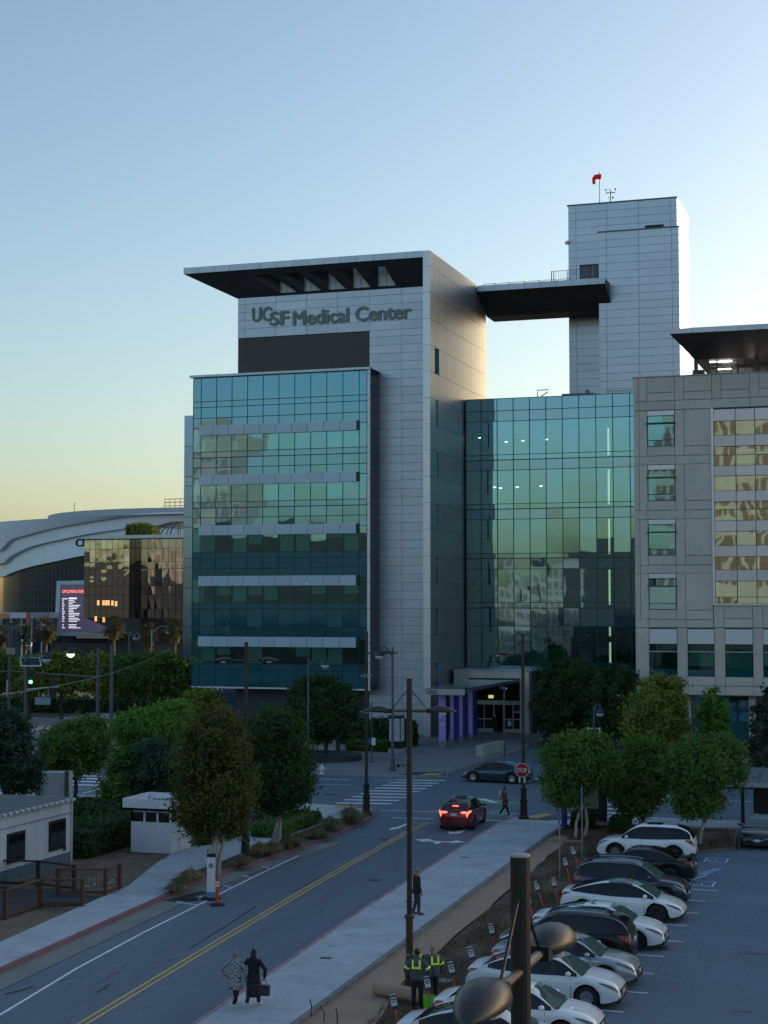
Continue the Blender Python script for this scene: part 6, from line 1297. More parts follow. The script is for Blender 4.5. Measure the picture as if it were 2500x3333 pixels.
MB().add([(-.3,-.42,zp-.235),(1.4,-.42,zp-.235),(1.05,.5,zp+.39),(-.6,.5,zp+.39),(-.3,-.42,zp-.225),(1.4,-.42,zp-.225),(1.05,.5,zp+.40),(-.6,.5,zp+.40)],[(3,2,1,0),(4,5,6,7),(0,1,5,4),(1,2,6,5),(2,3,7,6),(3,0,4,7)]).build('solar_cells', mat('solar_cells', (.01,.015,.03), .1, spec=.7), T, local=True)
g_ = (147-82)*k; MB().tube([(0,0,zat(2185,*b)),(g_*.4,0,zat(2160,*b)),(g_*.8,0,zat(2125,*b)),(g_,0,zat(2122,*b))], .05, 7).build('lamp_arm', LGREY, T, local=True)
zg_ = zat(2145,*b)-.1; MB().lathe([(.05,.65),(.2,.5),(.42,.25),(.46,0)], (g_,0,zg_), 14).build('lamp_hood', mat('globe_hood', (.045,.055,.075)), T, local=True, smooth=True); MB().lathe([(.46,0),(.4,-.2),(.2,-.36),(.01,-.4)], (g_,0,zg_), 14).build('lamp_bowl', mat('globe_bowl', (.5,.53,.56)), T, local=True, smooth=True)
za = zat(2245,*b)-.1; MB().tube([(0,0,za),((197-82)*k,-1.5,za+.35)], [.1,.07], 8).build('mast_arm', GALV, T, local=True)
MB().box((117-82)*k,(166-82)*k,-.8,-.74,zat(2292,*b)-.1,zat(2268,*b)-.1).build('street_name_plate', mat('blank_sign_back', (.22,.28,.34), .5), T, local=True); MB().tube([((128-82)*k,-.77,za-.1),((128-82)*k,-.77,zat(2268,*b))],.03,5).tube([((158-82)*k,-.77,za),((158-82)*k,-.77,zat(2268,*b))],.03,5).build('sign_hanger', GALV, T, local=True)
head(T, (170-82)*k, za+.1, s=1.4)
b = at(28,2400)[:2]; k = float(np.linalg.norm(b))/FPX; T = sigpole('wooden utility pole with lamp and meter boxes at the left picture edge', b, zat(2030,*b), .14, mat('utility_pole_wood', (.10,.085,.075), .8)); T.rotation_euler = (0,0,YAW)
MB().box(-.3,.45,-.25,.25,zat(2133,*b),zat(2112,*b)).build('meter_box', mat('meter_box_tan', (.30,.25,.17), .6), T, local=True); MB().tube([(0,0,zat(2070,*b)),(.3,0,zat(2045,*b)),(.9,0,zat(2036,*b)),(1.4,0,zat(2038,*b))],.05,6).build('lamp_arm', GALV, T, local=True)
MB().box(-.5,.75,-.2,.2,zat(2034,*b),zat(2031,*b)).build('top_panel', BLKP, T, local=True); MB().box(-.25,-.1,-.15,.15,zat(2270,*b),zat(2217,*b)).build('conduit_box', GALV, T, local=True)
b = off((497-1250)/FPX*190, 190)[:2]; T = globe_lamp('tall curved lamp before the black glass block', b, zat(2048,*b), rv, (1.9, zat(2056,*b)), r=.1, bm=GALV, base=False, group='plaza globe lamps', gr=.3)
for px, py, d in ((446,2075,'before the palms of the black glass block'),(97,2098,'below the orange pavilion')):
    b = off((px-1250)/FPX*200, 200)[:2]; globe_lamp('small far globe lamp %s' % d, (b[0]-.9*rv[0], b[1]-.9*rv[1]), zat(py-18,*b[:2]), rv, (.9, zat(py,*b[:2])), r=.08, group='plaza globe lamps', gr=.45)
# overhead wires
wr = MB(); P0, P1 = at(-200,2290,8), off((640-1250)/FPX*170,170,9.2); wr.tube([tuple(P0*(1-f)+P1*f-np.array([0,0,1.2*sin(pi*f)])) for f in np.linspace(0,1,12)], .025, 4)
wo_ = wr.build('overhead_wire', mat('wire_grey', (.2,.21,.2), .5), None); tag(wo_, 'thin overhead wire sagging across the plaza trees', 'wire')

# --- forecourt things
HY = MB().lathe([(.2,0),(.2,.06),(.12,.08),(.12,.5),(.15,.52),(.15,.6),(.11,.62),(.1,.72),(.06,.8),(.02,.84)], n=12)
HY.lathe([(.07,-.24),(.07,.24)], (0,0,.48), 8, 'x').lathe([(.09,-.26),(.09,-.2)], (0,0,.48), 8, 'x').lathe([(.09,.2),(.09,.26)], (0,0,.48), 8, 'x').lathe([(.08,-.22),(.08,0)], (0,0,.40), 8, 'y')
b = at(1048,2520,.15); hyd = HY.build('fire_hydrant', mat('hydrant_white', (.70,.72,.74), .5), None); hyd.location = b; hyd.scale = (.9,.9,.88); tag(hyd, 'white fire hydrant on the far pavement edge', 'hydrant')
KI = empty('info_kiosk', (-40.0,124.9,.15), label='square info kiosk with white map panels beside the globe lamp', cat='kiosk')
MB().box(-.55,.55,-.55,.55,0,.35).build('plinth', mat('kiosk_plinth', (.35,.36,.36), .7), KI, local=True); MB().box(-.5,.5,-.5,.5,.35,2.95).build('body', mat('kiosk_black', (.015,.017,.022), .4), KI, local=True)
MB().box(-.56,.56,-.56,.56,2.95,3.05).build('lid', mat('kiosk_lid', (.10,.11,.13), .4), KI, local=True)
pn = mat('map_panel', (.52,.56,.60), .4, nz=(5,.12)); MB().box(-.44,.44,-.53,-.5,.95,2.78).build('map_panel', pn, KI, local=True); MB().box(.5,.53,-.44,.44,.95,2.78).build('map_panel', pn, KI, local=True)
tk = MB()
for k in range(14): x = rb.uniform(-.38,.2); z = rb.uniform(1.05,2.6); tk.box(x,x+rb.uniform(.05,.2),-.536,-.53,z,z+.03)
tk.build('map_print', mat('map_print', (.15,.17,.2), .6), KI, local=True)
MS = empty('monument_sign', (-45.6,122.6,.15), label='low grey monument sign with dark lettering behind the round planter', cat='sign')
MB().box(-1.9,1.25,-.15,.25,.25,1.75).build('slab', mat('sign_grey_panel', (.36,.37,.37), .6, rnd=.03), MS, local=True); MB().box(1.25,1.45,-.2,.3,.05,1.8).box(-1.95,1.3,-.1,.2,0,.25).build('frame', mat('sign_dark_frame', (.03,.04,.055), .5), MS, local=True)
for k, w in enumerate((1.25,.7,.95,.5)): MB().box(-.95,-.95+w,-.165,-.152,1.25-k*.22,1.34-k*.22-(.04 if k > 1 else 0)).build('sign_lettering', mat('sign_dark_text', (.05,.05,.06), .6), MS, local=True)
PLN = MB().lathe([(3.0,0),(3.0,.42),(2.75,.42),(2.7,.3),(.1,.34)], (0,0,0), 40).build('round_planter', mat('planter_dark', (.03,.033,.04), .6, nz=(1,.2)), None); PLN.location = (-43.6,117.6,.15); tag(PLN, 'round dark planter ring holding the forecourt tree', 'planter')
b = at(1350+1210*.24111, 2150+1290*.24111, .02); globe = MB().tube([(0,0,0),(0,0,zat(2237,b[0],b[1])-.02)],.07,8).box(-.35,.25,-.1,.1,zat(2239,b[0],b[1])-.1,zat(2236,b[0],b[1])).build('slim_lamp', BLUP, None); globe.location = (b[0],b[1],.02); tag(globe, 'slim flat topped lamp in front of the entrance doors', 'lamp post')
# pedestrian sign post with blue/white tag, moped, bench
b = at(1210,2483,.15); T = empty('sign_post', b, label='slim post with blue and white tag on the forecourt', cat='sign post'); MB().tube([(0,0,0),(0,0,zat(2290,b[0],b[1]))],.045,7).lathe([(.2,0),(.1,.15)],n=8).build('post', BLUP, T, local=True); MB().box(.02,.3,-.05,-.02,1.35,1.9).build('tag_white', STW, T, local=True); MB().box(-.22,.0,-.05,-.02,1.4,1.9).build('tag_blue', mat('tag_blue', (.05,.08,.3), .5), T, local=True)
b = at(1315,2498,.15); T = empty('electric_scooter', b, label='upright electric scooter parked behind the bronze lamp post', cat='scooter')
MB().lathe([(.05,-.05),(.12,-.05),(.12,.05),(.05,.05)],(-.45,0,.12),12,'y').lathe([(.05,-.05),(.12,-.05),(.12,.05),(.05,.05)],(.45,0,.12),12,'y').build('wheels', TYRE, T, local=True); MB().box(-.4,.35,-.08,.08,.14,.2).tube([(.4,0,.2),(.3,0,1.15)],.03,6).tube([(.3,-.25,1.15),(.3,.25,1.15)],.025,6).build('frame', BLKP, T, local=True); MB().box(.2,.42,-.12,.12,.55,.85).build('lock_box', STW, T, local=True)
BN = empty('bench', (-32.0,147.0,.15), .1, label='slatted bench against the dark wall right of the entrance', cat='bench'); WD = mat('bench_wood', (.16,.13,.10), .7, rnd=.1)
for k in range(4): MB().box(-1.2,1.4,-.25+k*.14,-.14+k*.14,.42,.46).build('seat_slat', WD, BN, local=True)
for k in range(3): MB().box(-1.2,1.4,.3,.34,.55+k*.14,.66+k*.14).build('back_slat', WD, BN, local=True)
for x in (-1.15,.1,1.35): MB().box(x-.03,x+.03,-.25,.3,0,.42).box(x-.03,x+.03,.28,.33,.4,.98).build('leg', GALV, BN, local=True)
# gate rails glimpsed between the trees
b = at(1985,2345); T = MB().box(-.06,.06,-.06,.06,0,2.0).box(.9,1.02,-.06,.06,0,2.0).box(.06,.9,-.04,.04,1.2,1.28).box(.06,.9,-.04,.04,1.85,1.93).build('gate_frame', mat('gate_white', (.55,.57,.55), .5), None); T.location = (-24.9,131,.13); tag(T, 'white metal gate frame glimpsed below the dark forecourt trees', 'gate')

# --- parking edge: blue pay column, ticket kiosk, sign posts, shelter, markers
BC = empty('pay_column', (-17.99,85.96,.14), label='tall dark blue pay column beside the parking edge trees', cat='pay column'); MB().lathe([(.22,0),(.22,.1),(.16,.12),(.16,3.1),(.15,3.2),(.02,3.24)],n=16).build('column', mat('column_navy', (.012,.02,.16), .35), BC, local=True, smooth=False)
MB().box(-.36,-.1,-.1,.1,1.75,1.82).build('shelf', BLKP, BC, local=True); MB().box(-.19,-.12,-.08,.08,1.85,2.15).build('red_button', mat('button_red', (.5,.03,.03), .4), BC, local=True)
TK = empty('ticket_kiosk', (-16.6,87.2,.14), YAW, label='beige ticket kiosk with black side under the round tree', cat='kiosk'); MB().box(-.5,.75,-.3,.3,0,.2).build('plinth', mat('kiosk_plinth', (.35,.36,.36)), TK, local=True); MB().box(-.45,.22,-.25,.25,.2,2.4).build('cabinet', mat('kiosk_beige', (.34,.31,.27), .6), TK, local=True); MB().box(.22,.68,-.28,.28,.2,2.55).build('side_cabinet', mat('kiosk_black', (.015,.017,.022)), TK, local=True); MB().box(-.45,.22,-.27,-.255,.3,.9).build('kick_panel', mat('kiosk_navy', (.02,.03,.06), .5), TK, local=True); MB().lathe([(.1,-.28),(.09,-.26)],(.05,0,1.25),10,'y').build('coin_plate', mat('coin_plate', (.3,.27,.2), .4, metal=.5), TK, local=True)
for i, (x, y, h, d) in enumerate(((-15.0,70.6,3.0,'nearer'),(-15.15,76.5,3.3,'farther'))):
    T = empty('sign_post', (x,y,.05), label='thin steel post with narrow blue accessible parking sign, the %s one' % d, cat='sign post', group='accessible parking posts'); MB().tube([(0,0,0),(0,0,h)],.03,6).build('post', GALV, T, local=True); MB().box(-.05,.05,-.04,-.03,h-.65,h).build('sign', PAINTB, T, local=True)
BS = empty('bus_shelter', (-7.2,91.2,.14), label='shelter with ribbed metal roof behind the dark grey sedan', cat='shelter'); SHM = mat('shelter_roof_metal', (.13,.16,.17), .45, metal=.4)
zr_ = zat(2548,-8.5,90.2); MB().add([(-2.6,-1.6,zr_-.14),(4.5,-1.6,zr_-.14),(4.5,1.6,zr_+.45),(-2.6,1.6,zr_+.45),(-2.6,-1.6,zr_-.24),(4.5,-1.6,zr_-.24),(4.5,1.6,zr_+.35),(-2.6,1.6,zr_+.35)],[(0,1,2,3),(7,6,5,4),(0,4,5,1),(1,5,6,2),(2,6,7,3),(3,7,4,0)]).build('roof', SHM, BS, local=True)
for k in range(9): x = -2.5+k*.8; MB().add([(x,-1.6,zr_-.13),(x+.06,-1.6,zr_-.13),(x+.06,1.6,zr_+.46),(x,1.6,zr_+.46),(x,-1.6,zr_-.07),(x+.06,-1.6,zr_-.07),(x+.06,1.6,zr_+.52),(x,1.6,zr_+.52)],[(3,2,1,0),(4,5,6,7),(0,1,5,4),(1,2,6,5),(2,3,7,6),(3,0,4,7)]).build('roof_rib', SHM, BS, local=True)
MB().box(-2.7,4.6,-1.75,-1.58,zr_-.3,zr_-.1).build('gutter', mat('gutter_pale', (.4,.43,.45), .5), BS, local=True)
for x in (-1.75,3.8): MB().box(x-.09,x+.09,-.9,-.72,0,zr_-.1).build('post', BLKP, BS, local=True)
MB().box(-1.2,-.4,-.6,-.1,0,2.0).build('locker', mat('shelter_black', (.012,.013,.016), .4), BS, local=True); MB().tube([(-.3+.6*cos(t),.2,1.6+.6*sin(t)) for t in np.linspace(0,2*pi,22)],.04,6).build('hoop', BLUP, BS, local=True)
WS_ = mat('marker_white', (.62,.63,.63), .5); ORG = mat('marker_orange', (.62,.09,.03), .5)
def marker(label, x, y, h=1.15, tilt=(-.35,.1), sw=.085, sh=.42):
    T = empty('marker_post', (x,y,.05), label=label, cat='marker post', group='orange marker posts on the soil bank'); d = Vector((tilt[0],tilt[1],1)).normalized()
    a = d*(h-sh); e = d*h; MB().tube([(0,0,-.05),tuple(a)],.032,7).build('post', ORG, T, local=True)
    s_ = Vector((cos(YAW), sin(YAW), 0)); s_ = (s_-d*s_.dot(d)).normalized(); nrm = s_.cross(d); o = [a-s_*sw-nrm*.012, a+s_*sw-nrm*.012, e+s_*sw-nrm*.012, e-s_*sw-nrm*.012]
    MB().add([tuple(v) for v in o]+[tuple(v+nrm*.024) for v in o],[(0,1,2,3),(7,6,5,4),(0,4,5,1),(1,5,6,2),(2,6,7,3),(3,7,4,0)]).build('sign', WS_, T, local=True)
    for f0, f1, w0 in ((.0,.22,1),(.80,.92,1),(.62,.70,.85),(.48,.55,.6)):
        p = [a+(e-a)*f0, a+(e-a)*f1]; q = [p[0]-s_*sw*w0, p[0]+s_*sw*w0, p[1]+s_*sw*w0, p[1]-s_*sw*w0]
        MB().add([tuple(v+nrm*.016) for v in q]+[tuple(v-nrm*.016) for v in q],[(0,1,2,3),(7,6,5,4),(0,4,5,1),(1,5,6,2),(2,6,7,3),(3,7,4,0)]).build('sign_print', mat('marker_print', (.03,.035,.05), .6), T, local=True)
for x, y, d in ((-13.87,43.6,'at the bottom edge by the roll'),(-13.6,46.0,'in front of the workers'),(-13.45,48.1,'between workers and white cars, tilted most'),(-13.4,50.5,'left of the near lamp pole, fourth along'),(-13.75,54.3,'fifth along, left of the lamp stay rod'),(-13.75,60.2,'beside the white sedan with sunroof'),(-14.1,63.3,'left of the white fastback'),(-13.7,64.2,'touching the white fastback tail'),(-14.3,69.4,'left of the navy crossover'),(-14.55,72.8,'farthest, by the nearer parking post')):
    marker('orange post with white sign %s' % d, x, y, 1.05, (-.32+rb.uniform(-.1,.1),.12))
# roll of fabric, lime tub, manhole, board, bare pegs
RL = MB(); a, c = np.array([-15.85,47.4,.30]), np.array([-14.15,46.75,.30]); RL.tube([tuple(a), tuple(c)], .21, 18); ro = RL.build('fabric_roll', mat('fabric_roll_tan', (.42,.30,.20), .85, nz=(2,.1)), None); tag(ro, 'thick roll of tan fabric lying by the lamp post foot', 'fabric roll')
tb_ = MB().lathe([(.16,0),(.2,.45),(.19,.45),(.15,.03)],n=12).build('bucket', mat('lime_green_plastic', (.20,.62,.06), .4), None); tb_.location = (-13.72,46.05,.06); tag(tb_, 'lime green bucket at the workers feet', 'bucket')
mh = MB().box(-.35,.35,-.25,.25,0,.03).build('utility_cover', mat('cover_grey', (.22,.23,.23), .7, nz=(4,.2)), None); mh.location = (-14.5,49.9,.05); tag(mh, 'small rectangular utility cover in the soil bank', 'utility cover')
bd = MB().box(-.75,.75,-.22,.22,0,.12).build('timber_plank', mat('timber_tan', (.28,.2,.15), .8, nz=(3,.15)), None); bd.location = (-16.75,80.7,.06); bd.rotation_euler = (0,0,.05); tag(bd, 'tan timber plank at the far end of the fabric path', 'plank')
for i, (px, py, h, d) in enumerate(((1012,3310,.5,'straight'),(1050,3325,.45,'bent'),(1096,3340,.5,'nearest the bottom edge'))):
    b = at(px, py, .09); T = MB().tube([(0,0,0),(.02,0,h*.6),(-.03 if i != 1 else -.12,0,h)],.018,5).build('steel_peg', BLKP, None); T.location = b; tag(T, 'thin dark steel peg in the fabric path, %s one' % d, 'peg', 'steel pegs')

# --- left side: trailer, guard booth, sign backs, ramp railings, kerb posts
TR = empty('office_trailer', (-37.0,58,.06), label='weathered white office trailer with ribbed roof and dark windows', cat='trailer')
TW = mat('trailer_white_weathered', (.60,.66,.72), .7, nz=(.6,.16), nz2=(2.5,.14), stretch=(1,1.6,.25)); zt0, zt1 = zat(2606,-36.9,66.3), zat(2606,-36.9,66.3)
MB().box(-46,-37.0,44,66.3,.35,zt0).build('wall', TW, TR); MB().box(-45.9,-37.1,44,66.2,.06,.35).build('skirt', mat('skirt_blue_grey', (.16,.2,.25), .7), TR)
piece('base_stripe', mat('trailer_stripe', (.10,.16,.25), .6), TR, -37.02, -36.985, 52, 66.3, .36, .75)
rf_ = MB(); rf_.box(-46.1,-36.85,43.9,66.45,zt0,zt0+.1); rfo = rf_.build('roof', mat('trailer_roof_metal', (.20,.23,.24), .5, metal=.4, nz=(.5,.2)), TR)
for k in range(46): y = 44+k*.49; piece('roof_rib', mat('trailer_roof_metal', (.20,.23,.24)), rfo, -46.05, -36.9, y, y+.12, zt0+.09, zt0+.17)
for k in range(46): y = 44+k*.49; piece('rib_end', mat('rib_end_white', (.6,.62,.63), .6), rfo, -36.92, -36.78, y-.05, y+.2, zt0+.02, zt0+.14)
piece('fascia_trim', mat('trim_blue_grey', (.30,.34,.38), .6), TR, -36.99, -36.96, 44, 66.35, zt0-.55, zt0-.5)
for px0, px1, p0_, p1_ in ((22,78,2708,2808),(158,210,2668,2768)):
    def yT(px): d = ray(px, 2750); t = -37.0/d[0]; return float(d[1]*t)
    y0, y1 = yT(px0), yT(px1); zt_w = zat((p0_+p1_)/2-50,-37,(y0+y1)/2); zb_w = zat((p0_+p1_)/2+48,-37,(y0+y1)/2)
    w = MB().box(-37.05,-36.93,y0,y1,zb_w,zt_w).build('window', mat('trailer_window_frame', (.02,.02,.022), .5), TR); piece('pane', CGL, w, -36.93,-36.92,y0+.08,(y0+y1)/2-.03,zb_w+.1,zt_w-.1); piece('pane', CGL, w, -36.93,-36.92,(y0+y1)/2+.03,y1-.08,zb_w+.1,zt_w-.1)
piece('vent_grille', mat('trailer_vent_dark', (.05,.055,.06), .6), TR, -37.0,-36.97,65.2,65.5,zat(2762,-37,65.3),zat(2745,-37,65.3)); piece('vent_grille', mat('trailer_vent_dark', (.05,.055,.06)), TR, -37.0,-36.97,65.55,65.8,zat(2770,-37,65.6),zat(2757,-37,65.6))
MB().box(-37.04,-36.95,66.2,66.34,.3,zt0).build('corner_trim', mat('trim_pale', (.5,.53,.55), .6), TR)
BO = empty('guard_booth', (-35.3,71.9,.1), label='small white guard booth with flat roof and air conditioner', cat='booth'); BW = mat('booth_white', (.68,.71,.75), .6, nz=(1.5,.08), stretch=(1,1,.4)); b0 = .05
zw, zr0, zr1 = zat(2636,-35.3,71), zat(2636,-35.3,71), zat(2603,-35.3,70.7)
MB().box(-36.35,-34.22,71.0,73.3,b0,1.55).box(-36.35,-36.27,71.0,71.08,1.55,zw).box(-34.3,-34.22,71.0,71.08,1.55,zw).box(-35.68,-35.58,71.0,71.08,1.55,zw).box(-34.98,-34.88,71.0,71.08,1.55,zw).box(-36.35,-34.22,71.0,71.1,zw-.12,zw).box(-34.3,-34.22,71.9,72.0,1.55,zw).box(-34.3,-34.22,73.2,73.3,1.55,zw).box(-36.35,-34.22,73.2,73.3,1.55,zw).box(-36.35,-36.27,71,73.3,1.55,zw).build('wall', BW, BO)
for x0_, x1_ in ((-36.27,-35.68),(-35.58,-34.98),(-34.88,-34.3)): piece('window_pane', CGL, BO, x0_, x1_, 71.03, 71.05, 1.55, zw-.12)
for y0_, y1_ in ((71.08,71.9),(72.0,73.2)): piece('window_pane', CGL, BO, -34.28, -34.26, y0_, y1_, 1.55, zw)
piece('door_seam', mat('seam_grey', (.2,.22,.24), .6), BO, -34.225, -34.212, 72.0, 72.02, b0, 2.3); piece('door_handle', GALV, BO, -34.22, -34.18, 71.75, 71.85, 1.0, 1.1)
MB().box(-36.75,-33.95,70.7,73.7,zr0,zr0+.1).box(-36.75,-33.95,70.7,70.78,zr0,zr1).box(-36.75,-36.67,70.7,73.7,zr0,zr1).box(-34.03,-33.95,70.7,73.7,zr0,zr1).box(-36.75,-33.95,73.62,73.7,zr0,zr1).build('roof', BW, BO)
ac = MB().box(-35.5,-34.6,71.6,72.4,zr0+.1,zr0+.55).build('air_conditioner', mat('ac_white', (.6,.62,.63), .5), BO); 
for k in range(4): piece('ac_grille', mat('ac_dark', (.12,.13,.14), .6), ac, -35.45+k*.22, -35.29+k*.22, 71.585, 71.6, zr0+.18, zr0+.48)
MB().box(-36.5,-34.0,70.8,73.5,.0,.06).build('slab', mat('booth_slab', (.3,.27,.22), .8), BO)
slab = sheet('booth_path', CONC, [(-34.2,70.9),(-33.5,68.6),(-33.5,75),(-34.2,75)], .075); slab['kind'] = 'structure'
CB = empty('white_container', (*g2(175,2640),0), YAW, label='white panel box with dark posts behind the trailer roof', cat='container'); k = float(np.linalg.norm(g2(175,2640)))/FPX; zt_c = zat(2512,*g2(175,2640))
MB().box(-55*k,52*k,-.6,.6,.2,zt_c).build('panels', mat('container_white', (.50,.53,.53), .7, nz=(.8,.15), nz2=(3,.12)), CB, local=True)
for x in (-42,47): MB().box(x*k-.12,x*k+.12,-.72,-.6,0,zt_c+.1).build('post', mat('container_post', (.12,.11,.10), .7), CB, local=True)
# timber railings of the ramp
RW = mat('railing_redwood', (.12,.045,.03), .75, nz=(4,.25)); RWD = mat('railing_dark', (.035,.025,.022), .75, nz=(4,.2)); WM = mat('mesh_wire', (.12,.12,.12), .5, metal=.5)
def railing(label, pts, h, m, mesh=True):
    T = empty('timber_railing', (pts[0][0],pts[0][1],.06), label=label, cat='railing', group='ramp railings'); o = np.array([pts[0][0],pts[0][1]])
    P = [np.array(p[:2])-o for p in pts]
    for p in P: MB().box(p[0]-.07,p[0]+.07,p[1]-.07,p[1]+.07,-.05,h).build('post', m, T, local=True)
    for p, q in zip(P[:-1], P[1:]):
        a_ = atan2(q[1]-p[1], q[0]-p[0]); l_ = np.linalg.norm(q-p)/2; c = (p+q)/2
        MB().obox((c[0],c[1],h+.02),(l_+.1,.08,.03),a_).build('top_rail', m, T, local=True); MB().obox((c[0],c[1],.18),(l_,.04,.05),a_).build('bottom_rail', m, T, local=True)
        if mesh:
            w = MB(); n_ = int(l_*2/.12)
            for i in range(1, n_): f = i/n_; r0 = p+(q-p)*f; w.tube([(r0[0],r0[1],.2),(r0[0],r0[1],h)],.006,3,False)
            for z in np.arange(.3,h,.12): w.tube([(p[0],p[1],z),(q[0],q[1],z)],.006,3,False)
            tag(w.build('wire_mesh', WM, T, local=True), kind='stuff')
railing('dark timber railing with wire mesh against the trailer', [(-37.2,60.5),(-35.5,60.8),(-33.5,60.3)], 1.1, RWD)
railing('redwood railing with wire mesh, middle run of the ramp', [(-33.7,59.3),(-31.75,59.8),(-31.95,61.4)], 1.1, RW)
railing('redwood railing nearest the pavement on the left', [(-31.45,57.3),(-33.05,56.8),(-33.1,54.3),(-34.8,51.5)], 1.1, RW)
ramp = sheet('ramp_deck', mat('ramp_dark_deck', (.045,.05,.06), .8, nz=(1,.2)), [(-31.7,57.8),(-31.75,59.5),(-33.5,60),(-37.3,60.4),(-37.3,54),(-33.1,54.3),(-33.1,56.8)], .10); ramp['kind'] = 'structure'
SCP = empty('scrap_pile', (-33.0,62.4,.06), label='loose pile of pale scrap sticks on the dirt lot', cat='scrap pile')
for i in range(11):
    x, y = rb.uniform(-.7,.7), rb.uniform(-.8,.8); MB().tube([(x,y,.03),(x+rb.uniform(-.35,.35),y+rb.uniform(-.5,.5),.05)],.035,5).build('stick', mat('pale_debris', (.5,.51,.46), .8), SCP, local=True)
# A-frame delineator and orange posts at the kerb
DL = empty('panel_sign', (-27.55,61.0,.012), YAW, label='tall white no parking panel with blue foot at the red kerb', cat='sign'); MB().lathe([(.42,0),(.42,.05),(.3,.08)],n=16).build('base', TYRE, DL, local=True); MB().box(-.17,.17,-.04,.04,.08,1.72).build('panel', STW, DL, local=True); MB().box(-.175,.175,-.05,.05,.10,.28).build('blue_foot', mat('foot_blue', (.08,.28,.5), .5), DL, local=True); MB().box(-.18,.18,-.05,.05,1.70,1.84).build('black_cap', TRIMB, DL, local=True)
MB().tube([(.09*cos(t),-.045,1.35+.09*sin(t)) for t in np.linspace(0,2*pi,17)],.012,5).tube([(-.06,-.045,1.41),(.06,-.045,1.29)],.012,5).build('no_parking_mark', TRIMB, DL, local=True); text('mark_letter', 'P', TRIMB, None, (0,0,0), (pi/2,0,0), .14, .003, .004); _t = bpy.data.objects['mark_letter']; _t.parent = DL; _t.location = (-.04,-.047,1.30)
def opost(name, label, x, y, lie=None):
    T = empty(name, (x,y,.012), label=label, cat='traffic post', group='orange traffic posts'); d = Vector((0,0,1)) if lie is None else Vector((lie[0],lie[1],.06)).normalized(); o = Vector((0,0,0 if lie is None else .2))
    MB().tube([tuple(o),tuple(o+d*1.05)],[.075,.06],12).build('tube', mat('traffic_orange', (.66,.07,.02), .45), T, local=True)
    for f in (.74,.86): MB().tube([tuple(o+d*f),tuple(o+d*(f+.075))],[.072,.070],12).build('reflective_band', STW, T, local=True)
    if lie is None: MB().lathe([(.32,0),(.32,.03),(.2,.06),(.08,.08)],n=16).build('base', TYRE, T, local=True)
opost('traffic_post', 'upright orange traffic post on a black base at the white line', -26.75,59.85); opost('traffic_post', 'fallen orange traffic post lying on the kerb strip', -29.55,61.3,(.35,1.0))
sb = MB().lathe([(.36,0),(.36,.05),(.2,.08)],n=16).build('rubber_base', TYRE, None); sb.location = (-28.35,60.6,.012); tag(sb, 'loose black rubber base at the foot of the red kerb', 'base')
